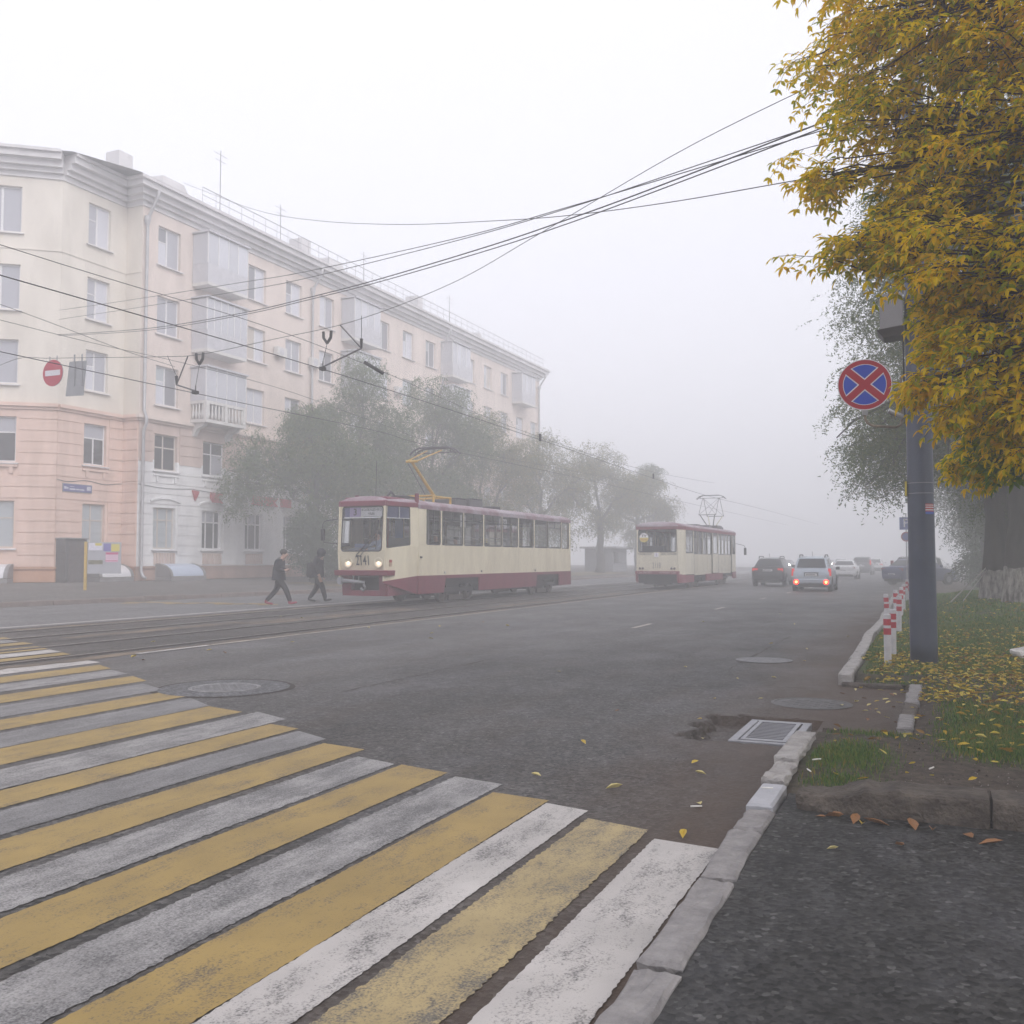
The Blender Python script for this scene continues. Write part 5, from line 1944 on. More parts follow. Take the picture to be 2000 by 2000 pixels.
def rrect(a0, a1, z0, z1, r, k=4, za=None):
    """rounded rectangle in wall coordinates; za: lower edge height at the a1 end"""
    za = z0 if za is None else za
    pts = []
    for (cx, cz, st_) in ((a1 - r, za + r, -90), (a1 - r, z1 - r, 0), (a0 + r, z1 - r, 90), (a0 + r, z0 + r, 180)):
        for q in range(k + 1):
            t = R(st_ + 90 * q / k)
            pts.append((cx + r * math.cos(t), cz + r * math.sin(t)))
    return pts


def glazed(w, a0, a1, z0, z1, parent, gm, r=0.07, n=-0.012, za=None, name="window_pane", gask=0.016, split=None):
    """pane in a rubber seal; split: height of a sliding top light"""
    pts = rrect(a0, a1, z0, z1, r, 4, za)
    p = MB()
    p.v = [w.P(a, n, z) for a, z in pts]
    p.f = [tuple(range(len(pts)))]
    o = p.build(name, gm, parent, fix=False)
    g = MB()
    path = [w.P(a, n + 0.006, z) for a, z in pts]
    g.tube(path + path[:1], gask, 5, cap=False)
    g.build("rubber_seal", M_RUBBER, o, fix=False)
    if split:
        b = MB()
        w.box(b, a0 + 0.02, a1 - 0.02, n - 0.008, n + 0.012, split - 0.014, split + 0.014)
        b.build("sash_bar", M_RUBBER, o)
        b = MB()
        w.box(b, (a0 + a1) / 2 - 0.012, (a0 + a1) / 2 + 0.012, n - 0.008, n + 0.012, split + 0.015, z1 - 0.02)
        b.build("sash_bar", M_RUBBER, o)
    return o


def window_wall(w, z0, z1, openings, m_, parent, corner=0.07, name="window_pillar"):
    """posts between openings; openings must not overlap"""
    a = 0.0
    for (b0, b1) in list(openings) + [(w.len, w.len)]:
        if b0 - a > 0.004:
            w.box(MB(), a, b0, -0.05, 0.0, z0, z1).build(name, m_, parent, bevel=0.01)
        a = b1
    # fillets that round the corners of the openings
    mb = MB()
    for (b0, b1) in openings:
        for (ax, zx, sa, sz) in ((b0, z0, 1, 1), (b1, z0, -1, 1), (b0, z1, 1, -1), (b1, z1, -1, -1)):
            pts = [(ax, zx)]
            for q in range(5):
                t = R(90 * q / 4)
                pts.append((ax + sa * corner * (1 - math.sin(t)), zx + sz * corner * (1 - math.cos(t))))
            mb.v += [w.P(p[0], -0.001, p[1]) for p in pts]
            i = len(mb.v) - len(pts)
            mb.f.append(tuple(range(i, len(mb.v))))
    mb.build("opening_corner", m_, parent, fix=False)


def wheel(parent, x, y, r=0.35):
    """tram wheel, its outer face at x, axis along x"""
    s = 1 if x > 0 else -1
    t = MB().lathe([(0.06, s * 0.10), (r * 0.62, s * 0.10), (r * 0.70, s * 0.06), (r * 0.80, s * 0.06), (r * 0.84, s * 0.11), (r, s * 0.11), (r, -s * 0.0), (r * 1.07, -s * 0.005), (r * 1.07, -s * 0.03), (0.06, -s * 0.03)], 28, c=(x, y, r + 0.02), axis='x').build("wheel", M_WHEEL, parent)
    MB().lathe([(0.09, s * 0.10), (0.09, s * 0.17), (0.05, s * 0.18)], 14, c=(x, y, r + 0.02), axis='x').build("axle_box", M_UNDER, t)
    return t


def bogie(parent, y, hw=0.80):
    for dy in (-0.97, 0.97):
        for sx in (-1, 1):
            wheel(parent, sx * hw, y + dy)
    for sx in (-1, 1):
        MB().box(sx * 0.95 - 0.06, sx * 0.95 + 0.06, y - 1.2, y + 1.2, 0.34, 0.50).build("bogie_frame", M_UNDER, parent)
        MB().box(sx * 0.88 - 0.05, sx * 0.88 + 0.05, y - 0.52, y + 0.52, 0.06, 0.24).build("track_brake", M_WHEEL, parent)
    MB().box(-0.8, 0.8, y - 0.5, y + 0.5, 0.2, 0.6).build("bogie_motor", M_UNDER, parent)


def roof_dome(parent, outline, z_edge, z_top, m_, name="roof", steps=7):
    """dome over a plan outline (list of xy), drawn in towards the middle line"""
    mb = MB()
    rings = []
    ymin, ymax = min(p[1] for p in outline), max(p[1] for p in outline)
    for k in range(steps + 1):
        t = k / steps
        f = math.cos(t * math.pi / 2)
        z = z_edge + (z_top - z_edge) * math.sin(t * math.pi / 2)
        ring = []
        for (x, y) in outline:
            inset = 0.35 * (1 - f)
            yy = y - (inset if y > 0 else -inset) * min(1, abs(y) / max(abs(ymin), ymax)) ** 8
            ring.append((x * f, yy, z))
        rings.append(ring)
    n = len(outline)
    for r in rings:
        mb.v += r
    for k in range(steps):
        for j in range(n):
            j2 = (j + 1) % n
            mb.f.append((k * n + j, k * n + j2, (k + 1) * n + j2, (k + 1) * n + j))
    return mb.build(name, m_, parent, smooth=True)


# ------------------------------------------------------------------ tram 2141, coming towards us on the far track
T1 = thing("tram", "cream and maroon tram numbered 2141 with lit headlamps and yellow pantograph", "tram", (-16.55, 33.3, 0.01), math.pi)
ZS, ZW, ZT, ZE = 0.95, 1.97, 3.13, 3.20       # skirt top, sill, window head, eaves


def nose(z):
    if z < 1.74:
        return -0.10 * (1.74 - z) / 0.6
    return -0.09 * (z - 1.74) / 1.45


W_F = LWall((0.88, 8.0), (-0.88, 8.0), nose)
W_FL = LWall((-0.88, 8.0), (-1.25, 6.55), lambda z: nose(z) * 0.35)
W_L = LWall((-1.25, 6.55), (-1.25, -7.4))
W_RL = LWall((-1.25, -7.4), (-0.98, -8.0))
W_B = LWall((-0.98, -8.0), (0.98, -8.0))
W_RR = LWall((0.98, -8.0), (1.25, -7.4))
W_R = LWall((1.25, -7.4), (1.25, 6.55))
W_FR = LWall((1.25, 6.55), (0.88, 8.0), lambda z: nose(z) * 0.35)
LW = [(.53, 1.48), (1.61, 3.16), (3.25, 4.76), (4.90, 6.42), (6.50, 7.96), (8.10, 9.58), (9.73, 11.17), (11.23, 12.75), (12.86, 13.71)]
RW = [(0.24, 1.10), (1.20, 2.72), (2.82, 4.22), (4.37, 5.85), (5.99, 7.45), (7.53, 9.05), (9.19, 10.70), (10.79, 12.34), (12.47, 13.42)]
# side panels below the windows, joined sheet by sheet
for w_ in (W_L, W_R):
    cuts = [0, 1.55, 3.2, 4.83, 6.46, 8.03, 9.65, 11.2, 12.8, w_.len]
    for a, c in zip(cuts, cuts[1:]):
        w_.box(MB(), a + 0.002, c - 0.002, -0.05, 0.0, ZS, ZW).build("side_panel", M_TCREAM, T1)
    window_wall(w_, ZW, ZT, LW if w_ is W_L else RW, M_TCREAM, T1)
    w_.box(MB(), 0, w_.len, -0.05, 0.012, ZT, ZE + 0.05).build("eaves_rail", M_TROOF, T1)
    for k, (a, c) in enumerate(LW if w_ is W_L else RW):
        glazed(w_, a, c, ZW, ZT, T1, M_TGLASS, split=2.83 if k in (1, 2, 3, 4, 5, 7) else (2.45 if k in (0,) else None))
    # skirt: sheets between the wheel openings
    for (s0, s1, z0, z1, k0, k1) in ((0.0, 1.89, 0.36, ZS, 0, 0.18), (4.47, 9.97, 0.36, ZS, -0.02, 0.14), (12.48, w_.len, 0.34, ZS, 0.02, 0.0)):
        if w_ is W_R:
            s0, s1, k0, k1 = w_.len - s1, w_.len - s0, k1, k0
        pn = MB()
        pn.hexa([w_.P(s0 + k0, -0.04, z0), w_.P(s0 + k0, 0.012, z0), w_.P(s1 - k1, 0.012, z0), w_.P(s1 - k1, -0.04, z0)], [w_.P(s0, -0.04, z1), w_.P(s0, 0.012, z1), w_.P(s1, 0.012, z1), w_.P(s1, -0.04, z1)])
        pn.build("skirt_panel", M_TRED, T1)
    for (s0, s1) in ((1.89, 4.47), (9.97, 12.48)):
        if w_ is W_R:
            s0, s1 = w_.len - s1, w_.len - s0
        w_.box(MB(), s0, s1, -0.04, 0.012, 0.84, ZS).build("wheel_arch_rail", M_TRED, T1)
# rear end
for w_ in (W_RL, W_RR):
    w_.box(MB(), 0, w_.len, -0.05, 0, ZS, ZW).build("corner_panel", M_TCREAM, T1)
    window_wall(w_, ZW, ZT, [(0.06, w_.len - 0.1)], M_TCREAM, T1)
    glazed(w_, 0.06, w_.len - 0.1, ZW, ZT, T1, M_TGLASS)
    w_.box(MB(), 0, w_.len, -0.05, 0.012, ZT, ZE + 0.05).build("eaves_rail", M_TROOF, T1)
    w_.box(MB(), 0, w_.len, -0.05, 0.01, 0.34, ZS).build("skirt_panel", M_TRED, T1)
W_B.box(MB(), 0, W_B.len, -0.05, 0, ZS, ZW).build("rear_panel", M_TCREAM, T1)
window_wall(W_B, ZW, ZT, [(0.1, W_B.len - 0.1)], M_TCREAM, T1)
glazed(W_B, 0.1, W_B.len - 0.1, ZW, ZT, T1, M_TGLASS, name="rear_window")
W_B.box(MB(), 0, W_B.len, -0.05, 0.012, ZT, ZE + 0.05).build("eaves_rail", M_TROOF, T1)
W_B.box(MB(), 0, W_B.len, -0.05, 0.01, 0.5, ZS).build("skirt_panel", M_TRED, T1)

# cab front
ZB, ZWS = 1.135, 1.745
fp = MB()
nz_ = 5
for k in range(nz_):
    a, c = ZB + (ZWS - ZB) * k / nz_, ZB + (ZWS - ZB) * (k + 1) / nz_
    W_F.box(fp, 0, W_F.len, -0.05, 0, a, c)
fp.build("front_panel", M_TCREAM, T1)
window_wall(W_F, ZWS, 3.16, [(0.13, W_F.len - 0.13)], M_TCREAM, T1, corner=0.10, name="windscreen_pillar")
glazed(W_F, 0.13, W_F.len - 0.13, ZWS, 3.16, T1, M_TGLASS, r=0.10, name="windscreen", gask=0.02)
W_F.box(MB(), -0.02, W_F.len + 0.02, -0.06, 0.035, 3.16, 3.34).build("front_eaves", M_TRED, T1, bevel=0.03)
W_F.box(MB(), 0.2, W_F.len - 0.2, -0.02, 0.0, 2.785, 2.82).build("board_rail", M_CHROME, T1)
# route boards behind the windscreen (viewer's left is the tram's right)
W_F.box(MB(), 0.17, 0.36, -0.09, -0.06, 2.83, 3.13).build("violet_board", M_VIOLET, T1)
o = MB()
W_F.box(o, 0.36, 0.76, -0.09, -0.06, 2.83, 3.13)
rb = o.build("route_board", M_LILAC, T1)
o = MB()
W_F.box(o, 0.78, 1.60, -0.09, -0.06, 2.84, 3.12)
db = o.build("destination_board", M_WHITEBOARD, T1)


def on_front(a, z, n=0.012):
    p = W_F.P(a, n, z)
    return p


TR = (R(90), 0, math.pi)
text_mesh("route_number", "3", 0.30, M_BLACKTXT, T1, on_front(0.57, 2.97, -0.052), TR, bold=0.004)
text_mesh("destination_text", "КОЛЮЩЕНКО", 0.108, M_BLACKTXT, T1, on_front(1.18, 3.045, -0.052), TR)
text_mesh("destination_text", "ЧМК", 0.118, M_BLACKTXT, T1, on_front(1.18, 2.915, -0.052), TR)
text_mesh("fleet_number", "2141", 0.44, M_BLACKTXT, T1, on_front(0.93, 1.435, 0.014), (R(90 + 9.5), 0, math.pi), xscale=0.62, bold=0.002)
for a in (0.37, 1.50):
    c = W_F.P(a, 0.0, 1.37)
    hl = MB().lathe([(0.165, 0.0), (0.165, 0.03), (0.140, 0.035), (0.125, 0.0)], 28, c=c, axis='y').build("headlamp", M_TCREAM, T1, smooth=True)
    MB().lathe([(0.122, -0.01), (0.118, 0.005)], 24, c=c, axis='y').build("reflector", M_LAMP, hl)
    MB().lathe([(0.06, 0.008), (0.05, 0.028), (0.02, 0.034)], 16, c=(c[0], c[1], c[2] - 0.01), axis='y').build("bulb_glow", M_LAMPW, hl)
# bumper and the apron below it
bpz = MB()
bpz.hexa([(-0.98, 7.55, 0.97), (0.98, 7.55, 0.97), (0.98, 8.02, 0.97), (-0.98, 8.02, 0.97)], [(-1.0, 7.55, 1.14), (1.0, 7.55, 1.14), (0.99, 8.04, 1.14), (-0.99, 8.04, 1.14)])
bpz.build("bumper", M_TRED, T1, bevel=0.02)
ap = MB()
for (x0, x1, z0, z1) in ((-0.82, -0.56, 0.33, 0.968), (0.50, 0.82, 0.33, 0.968)):
    ap.hexa([(x0, 7.68, z0), (x1, 7.68, z0), (x1, 7.78, z0), (x0, 7.78, z0)], [(x0, 7.74, z1), (x1, 7.74, z1), (x1, 7.84, z1), (x0, 7.84, z1)])
ap.hexa([(-0.559, 7.69, 0.33), (0.499, 7.69, 0.33), (0.499, 7.81, 0.33), (-0.559, 7.81, 0.33)], [(-0.559, 7.68, 0.50), (0.499, 7.68, 0.50), (0.499, 7.79, 0.50), (-0.559, 7.79, 0.50)])
ap.build("apron_frame", M_TRED, T1)
for sx in (-1, 1):
    sd = MB()
    x = sx * 0.84
    sd.hexa([(x - 0.02, 6.1, 0.36), (x + 0.02, 6.1, 0.36), (x + 0.02, 7.72, 0.33), (x - 0.02, 7.72, 0.33)], [(x - 0.02, 6.1, 0.94), (x + 0.02, 6.1, 0.94), (x + 0.02, 7.80, 0.94), (x - 0.02, 7.80, 0.94)])
    sd.build("apron_side", M_TRED, T1)
MB().box(-0.80, 0.80, 7.05, 7.10, 0.36, 0.94).build("apron_recess", M_UNDER, T1)
cpl = MB()
cpl.tube([(0.72, 7.96, 0.80), (0.45, 7.95, 0.80), (0.10, 7.92, 0.77), (-0.05, 7.85, 0.75)], [0.075, 0.06, 0.05, 0.05], 12)
co = cpl.build("folding_coupler", M_COUPL, T1, smooth=True)
MB().lathe([(0.05, -0.03), (0.125, -0.03), (0.125, 0.03), (0.05, 0.03)], 18, c=(0.78, 7.97, 0.80), axis='y').build("coupler_eye", M_COUPL, co)
MB().tube([(-0.02, 7.86, 0.70), (-0.08, 7.84, 0.58), (0.02, 7.82, 0.50), (0.10, 7.84, 0.58)], 0.04, 8).build("coupler_hook", M_COUPL, co, smooth=True)
for x in (0.10, 0.30):
    MB().tube([(x, 7.95, 0.96), (x, 7.98, 0.72)], 0.012, 6).build("coupler_hanger", M_GALV, co)
# tapered cab sides
for w_, left in ((W_FL, True), (W_FR, False)):
    L_ = w_.len

    def zb(a):
        t = a / L_ if left else 1 - a / L_
        return 1.84 + 0.14 * t
    lo = MB()
    n = 6
    for k in range(n):
        a, c = L_ * k / n, L_ * (k + 1) / n
        t0 = (a / L_) if left else 1 - a / L_
        t1 = (c / L_) if left else 1 - c / L_
        lo.hexa([w_.P(a, -0.05, 0.80 + 0.15 * t0), w_.P(a, 0, 0.80 + 0.15 * t0), w_.P(c, 0, 0.80 + 0.15 * t1), w_.P(c, -0.05, 0.80 + 0.15 * t1)], [w_.P(a, -0.05, zb(a)), w_.P(a, 0, zb(a)), w_.P(c, 0, zb(c)), w_.P(c, -0.05, zb(c))])
    lo.build("cab_side_panel", M_TCREAM, T1)
    a0, a1 = (0.07, 1.12) if left else (L_ - 1.12, L_ - 0.07)
    window_wall(w_, zb(a0 if left else a1), 3.16, [(a0, a1)], M_TCREAM, T1, corner=0.05, name="cab_pillar")
    glazed(w_, a0, a1, zb(a0), 3.16, T1, M_TGLASS, r=0.05, za=zb(a1), name="cab_window")
    # wedge that fills under the sloping sill
    w_.box(MB(), a0, a1, -0.045, -0.035, 2.80, 3.15).build("blue_sunshade", mat("sunshade_blue", (0.055, 0.065, 0.17), 0.6), T1)
    w_.box(MB(), a0 + 0.02, a1 - 0.02, -0.03, 0.004, 2.775, 2.80).build("board_rail", M_CHROME, T1)
    w_.box(MB(), (a0 + a1) / 2 + 0.05, (a0 + a1) / 2 + 0.07, -0.03, 0.004, 2.80, 3.15).build("board_rail", M_CHROME, T1)
    w_.box(MB(), 0, L_, -0.05, 0.015, 3.16, 3.31).build("cab_eaves", M_TRED, T1, bevel=0.015)
    sk = MB()
    e0, e1 = (0, L_) if left else (L_, 0)
    sk.hexa([w_.P(e0, -0.04, 0.74), w_.P(e0, 0.011, 0.74), w_.P(e1, 0.011, 0.36), w_.P(e1, -0.04, 0.36)], [w_.P(e0, -0.04, 0.80), w_.P(e0, 0.011, 0.80), w_.P(e1, 0.011, 0.95), w_.P(e1, -0.04, 0.95)])
    sk.build("skirt_panel", M_TRED, T1)
    am = 0.20 if left else L_ - 0.30
    o = MB()
    w_.box(o, am, am + 0.10, 0.002, 0.03, 1.38, 1.47)
    o.build("side_lamp_red", mat("reflector_red", (0.32, 0.03, 0.03), 0.35), T1)
    o = MB()
    w_.box(o, am, am + 0.10, 0.002, 0.03, 1.26, 1.375)
    o.build("side_lamp_amber", mat("reflector_amber", (0.42, 0.30, 0.20), 0.35), T1)
W_L.box(MB(), 0.10, 0.20, 0.002, 0.035, 1.52, 1.58).build("side_repeater", M_UNDER, T1)
for (s, z) in ((1.75, 1.0), (4.6, 1.02), (9.7, 1.0)):
    W_L.box(MB(), s, s + 0.06, 0.002, 0.03, z, z + 0.06).build("marker_lamp", M_CHROME if s < 2 else M_UNDER, T1)
W_L.box(MB(), 6.53, 6.95, -0.05, -0.03, 2.78, 3.04).build("number_card", M_WHITEBOARD, T1)
text_mesh("number_card_text", "2141", 0.19, M_BLACKTXT, T1, W_L.P(6.74, -0.026, 2.91), (R(90), 0, R(-90)), xscale=0.7, bold=0.003)
for s in (3.02, 3.30, 6.28):
    W_L.box(MB(), s, s + 0.09, -0.05, -0.03, 2.62, 3.05).build("window_notice", M_WHITEBOARD, T1)

# wiper and mirror
wp = MB()
wp.tube([W_F.P(0.72, 0.03, 1.62), W_F.P(1.42, 0.045, 2.30)], 0.014, 6)
wp.tube([W_F.P(0.86, 0.03, 1.60), W_F.P(1.46, 0.045, 2.22)], 0.010, 6)
wp.tube([W_F.P(0.70, 0.03, 1.60), W_F.P(0.90, 0.03, 1.58)], 0.02, 6)
wo = wp.build("wiper_arm", M_RUBBER, T1)
MB().tube([W_F.P(1.44, 0.03, 1.80), W_F.P(1.50, 0.03, 2.72)], 0.016, 6).build("wiper_blade", M_RUBBER, wo)
mr = MB()
mr.tube([(0.90, 7.92, 2.78), (1.30, 8.12, 2.70), (1.36, 8.14, 2.60), (1.36, 8.14, 2.42)], 0.014, 6)
mr.tube([(0.92, 7.95, 1.98), (1.32, 8.12, 2.02), (1.36, 8.14, 2.12)], 0.012, 6)
mr.tube([(0.90, 7.97, 1.72), (0.90, 7.92, 3.05)], 0.016, 6)
mo = mr.build("mirror_arm", M_RUBBER, T1)
MB().box(1.29, 1.43, 8.08, 8.16, 2.08, 2.46).build("mirror", M_RUBBER, mo, bevel=0.03)

# roof
outl = [(0.88, 7.93), (1.24, 6.5), (1.26, 3), (1.26, 0), (1.26, -4), (1.25, -7.4), (0.97, -8.02), (-0.97, -8.02), (-1.25, -7.4), (-1.26, -4), (-1.26, 0), (-1.26, 3), (-1.24, 6.5), (-0.88, 7.93)]
rf = roof_dome(T1, outl, 3.255, 3.50, M_TROOF)
MB().box(-0.80, 0.80, 6.6, 7.75, 3.31, 3.47).build("cab_roof_box", M_TRED, rf, bevel=0.05)
for (x, y) in ((-1.15, 6.5), (1.15, 6.5)):
    MB().box(x - 0.05, x + 0.05, y - 0.05, y + 0.05, 3.2, 3.62).build("roof_bracket", M_TRED, rf)
for (y, z, w_, d, h) in ((2.0, 3.50, 0.9, 0.9, 0.20), (0.6, 3.50, 0.8, 1.1, 0.26), (1.4, 3.50, 0.6, 0.5, 0.14), (-1.4, 3.49, 0.7, 0.6, 0.12), (5.6, 3.48, 0.5, 0.4, 0.16)):
    bx = MB().box(-w_ / 2, w_ / 2, y - d / 2, y + d / 2, z - 0.05, z + h).build("roof_equipment", M_PGREY if h > 0.15 else M_UNDER, rf, bevel=0.02)
    if h >= 0.2:
        for q in range(5):
            MB().box(-w_ / 2 - 0.02, w_ / 2 + 0.02, y - d / 2 + 0.1 + q * d / 6, y - d / 2 + 0.14 + q * d / 6, z + h, z + h + 0.05).build("cooling_rib", M_UNDER, bx)
MB().tube([(-0.45, 7.2, 3.5), (-0.35, 6.8, 3.68), (-0.2, 6.3, 3.56), (-0.3, 5.6, 3.60), (-0.2, 4.8, 3.57)], 0.035, 8).build("roof_cable", M_UNDER, rf, smooth=True)
MB().tube([(0.35, 6.6, 3.45), (0.36, 6.55, 4.75)], 0.010, 5).build("radio_aerial", M_UNDER, rf)
# pantograph
pg = MB()
for sx in (-1, 1):
    pg.tube([(sx * 0.55, 4.35, 3.68), (sx * 0.55, 3.0, 3.68)], 0.035, 8)
    for y in (4.3, 3.05):
        pg.tube([(sx * 0.55, y, 3.45), (sx * 0.55, y, 3.68)], 0.045, 8)
for y in (4.35, 3.0):
    pg.tube([(-0.55, y, 3.70), (0.55, y, 3.70)], 0.035, 8)
po = pg.build("pantograph_base", M_PYEL, T1)
MB().tube([(0, 3.25, 3.75), (0, 4.85, 4.85)], [0.065, 0.05], 10).build("lower_arm", M_PYEL, po)
MB().tube([(0.14, 3.55, 3.70), (0.10, 4.92, 4.78)], 0.018, 6).build("coupling_rod", M_PGREY, po)
MB().tube([(-0.22, 4.87, 4.87), (0.22, 4.87, 4.87)], 0.045, 8).build("knee_joint", M_PYEL, po)
ua = MB()
for sx in (-1, 1):
    ua.tube([(sx * 0.20, 4.87, 4.88), (sx * 0.30, 3.25, 5.42)], 0.024, 8)
ua.tube([(0, 4.8, 4.80), (0, 3.3, 5.30)], 0.012, 6)
ua.build("upper_arm", M_PYEL, po)
hd = MB()
for dy in (-0.17, 0.17):
    hd.tube([(-0.95, 3.2 + dy, 5.28), (-0.78, 3.2 + dy, 5.44), (-0.55, 3.2 + dy, 5.52), (0.55, 3.2 + dy, 5.52), (0.78, 3.2 + dy, 5.44), (0.95, 3.2 + dy, 5.28)], 0.034, 8)
for sx in (-0.72, 0.72):
    hd.tube([(sx, 3.03, 5.48), (sx, 3.03, 5.34), (sx, 3.37, 5.34), (sx, 3.37, 5.48)], 0.018, 6)
hd.tube([(-0.72, 3.2, 5.34), (0.72, 3.2, 5.34)], 0.02, 6)
hd.build("collector_head", M_PGREY, po)

# running gear and inside
bogie(T1, 3.30)
bogie(T1, -4.68)
MB().box(-1.15, 1.15, -7.3, 6.3, 0.62, 0.90).build("underframe", M_UNDER, T1)
MB().box(-0.80, 0.80, 6.3, 7.0, 0.62, 0.90).build("underframe", M_UNDER, T1)
for (y0, y1) in ((-2.6, 0.9), (-7.2, -6.2)):
    MB().box(-0.9, 0.9, y0, y1, 0.30, 0.62).build("equipment_case", M_UNDER, T1)
fl = MB()
fl.v = [(x * 0.96, y * 0.985, 0.92) for (x, y) in outl]
fl.f = [tuple(range(len(outl)))]
fl.build("floor", M_INTD, T1, fix=False)
cl = MB()
cl.v = [(x * 0.96, y * 0.985, 3.17) for (x, y) in outl]
cl.f = [tuple(range(len(outl)))]
cl.build("ceiling", M_INT, T1, fix=False)
MB().box(-1.18, 0.35, 5.75, 5.80, 0.93, 2.2).build("cab_bulkhead", M_INT, T1)
MB().box(-1.18, -0.9, 5.75, 5.80, 2.2, 3.16).build("cab_bulkhead", M_INT, T1)
MB().box(0.35, 0.42, 5.75, 5.80, 0.93, 3.16).build("cab_bulkhead", mat("red_fitting", (0.30, 0.04, 0.04), 0.6), T1)
MB().box(-0.2, 0.10, 5.76, 5.79, 2.2, 3.1).build("cab_poster", mat("poster_blue", (0.16, 0.26, 0.46), 0.6), T1)
MB().hexa([(-0.75, 7.3, 1.3), (0.75, 7.3, 1.3), (0.75, 7.86, 1.3), (-0.75, 7.86, 1.3)], [(-0.75, 7.25, 1.86), (0.75, 7.25, 1.86), (0.72, 7.80, 1.76), (-0.72, 7.80, 1.76)]).build("dashboard", mat("dashboard_grey_blue", (0.28, 0.30, 0.36), 0.6), T1)
MB().box(0.1, 0.5, 7.35, 7.6, 1.86, 1.98).build("ticket_box", mat("ticket_box_blue", (0.16, 0.2, 0.32), 0.6), T1)
st0 = None
for side in (-0.80, 0.80):
    for k in range(8):
        y = 4.9 - 1.55 * k
        if st0 is None:
            q = MB()
            q.box(-0.36, 0.36, -0.22, 0.22, 1.30, 1.40)
            q.box(-0.36, 0.36, -0.28, -0.20, 1.40, 2.02)
            q.box(-0.05, 0.05, -0.05, 0.05, 0.92, 1.30)
            st0 = q.build("passenger_seat", M_SEAT, T1)
            st0.location = (side, y, 0)
        else:
            share(st0, T1, (side, y, 0))
hr = MB()
for x in (-1.12, 1.12):
    hr.tube([(x, 5.5, 2.28), (x, -7.2, 2.28)], 0.016, 6)
    hr.tube([(x * 0.55, 5.5, 2.95), (x * 0.55, -7.2, 2.95)], 0.016, 6)
for k in range(6):
    for x in (-0.45, 0.45):
        hr.tube([(x, 4.1 - 2.1 * k, 0.92), (x, 4.1 - 2.1 * k, 3.16)], 0.018, 6)
hr.build("handrails", M_INT, T1)
seated("person", "tram driver in pale blue at the controls of the tram numbered 2141", (-16.55 + 0.12, 33.3 - 6.95, 1.52), math.pi - 0.3, M_BLUEC, lean=0.12, reach=0.35)
seated("person", "passenger in a red jacket at the third side window of the tram numbered 2141", (-15.75, 33.3 - 2.95, 1.42), math.pi * 0.72, M_REDC)
seated("person", "dark-clothed passenger at the second side window of the tram numbered 2141", (-15.80, 33.3 - 4.4, 1.50), math.pi * 0.95, M_GREYC)
seated("person", "dark-clothed passenger leaning back at the fourth side window of the tram numbered 2141", (-15.85, 33.3 - 0.6, 1.52), math.pi * 1.05, M_GREYC, lean=-0.06)

# ------------------------------------------------------------------ tram 2118, going away on the near track
T2 = thing("tram", "older cream tram numbered 2118 seen from behind with folding doors and diamond pantograph", "tram", (-12.68, 53.25, 0.01), 0.0)
YB = -7.35
V_B = LWall((-1.06, YB), (1.06, YB), lambda z: -0.10 * max(0, z - 1.0) / 2.2)
V_BR = LWall((1.06, YB), (1.25, YB + 0.75), lambda z: -0.03 * max(0, z - 1.0) / 2.2)
V_R = LWall((1.25, YB + 0.75), (1.25, 6.3))
V_FR = LWall((1.25, 6.3), (0.85, 7.35))
V_F = LWall((0.85, 7.35), (-0.85, 7.35))
V_FL = LWall((-0.85, 7.35), (-1.25, 6.3))
V_L = LWall((-1.25, 6.3), (-1.25, YB + 0.75))
V_BL = LWall((-1.25, YB + 0.75), (-1.06, YB), lambda z: -0.03 * max(0, z - 1.0) / 2.2)
S2, W2, H2, E2 = 0.72, 1.80, 2.96, 3.02
# rear face
rp_ = MB()
for k in range(4):
    a, c = 0.90 + (1.84 - 0.90) * k / 4, 0.90 + (1.84 - 0.90) * (k + 1) / 4
    V_B.box(rp_, 0, V_B.len, -0.05, 0, a, c)
rp_.build("rear_panel", M_TCREAM2, T2)
window_wall(V_B, 1.84, H2, [(0.10, V_B.len - 0.10)], M_TCREAM2, T2, corner=0.09)
glazed(V_B, 0.10, V_B.len - 0.10, 1.84, H2, T2, M_TGLASS, r=0.09, name="rear_window", gask=0.022)
V_B.box(MB(), -0.03, V_B.len + 0.03, -0.06, 0.05, H2, 3.21).build("rear_eaves", M_TRED2, T2, bevel=0.03)
for a in (0.32, V_B.len - 0.32):
    MB().lathe([(0.05, -0.06), (0.045, -0.085)], 12, c=V_B.P(a, 0, 3.08), axis='y').build("roof_marker", M_TRED, T2)
bp2 = MB().box(-1.10, 1.10, YB - 0.09, YB + 0.35, 0.74, 0.90).build("bumper", M_TRED2, T2, bevel=0.015)
M_CREAMTXT = mat("pale_lettering", (0.55, 0.50, 0.50), 0.6)
M_GREYTXT = mat("grey_lettering", (0.07, 0.068, 0.07), 0.6)
text_mesh("bumper_text", "1,2м ВЫЛЕТ", 0.125, M_CREAMTXT, T2, (-0.62, YB - 0.094, 0.82), (R(90), 0, 0), xscale=1.05)
text_mesh("bumper_text", "КУЗОВА 1,2м", 0.125, M_CREAMTXT, T2, (0.56, YB - 0.094, 0.82), (R(90), 0, 0), xscale=1.05)
text_mesh("warning_text", "СОБЛЮДАЙ", 0.135, M_GREYTXT, T2, V_B.P(0.40, 0.008, 1.735), (R(90), 0, 0), xscale=0.92)
text_mesh("warning_text", "ДИСТАНЦИЮ", 0.135, M_GREYTXT, T2, V_B.P(1.66, 0.008, 1.735), (R(90), 0, 0), xscale=0.90)
text_mesh("fleet_number", "2118", 0.40, M_GREYTXT, T2, V_B.P(1.03, 0.008, 1.16), (R(90), 0, 0), xscale=0.55, bold=-0.004)
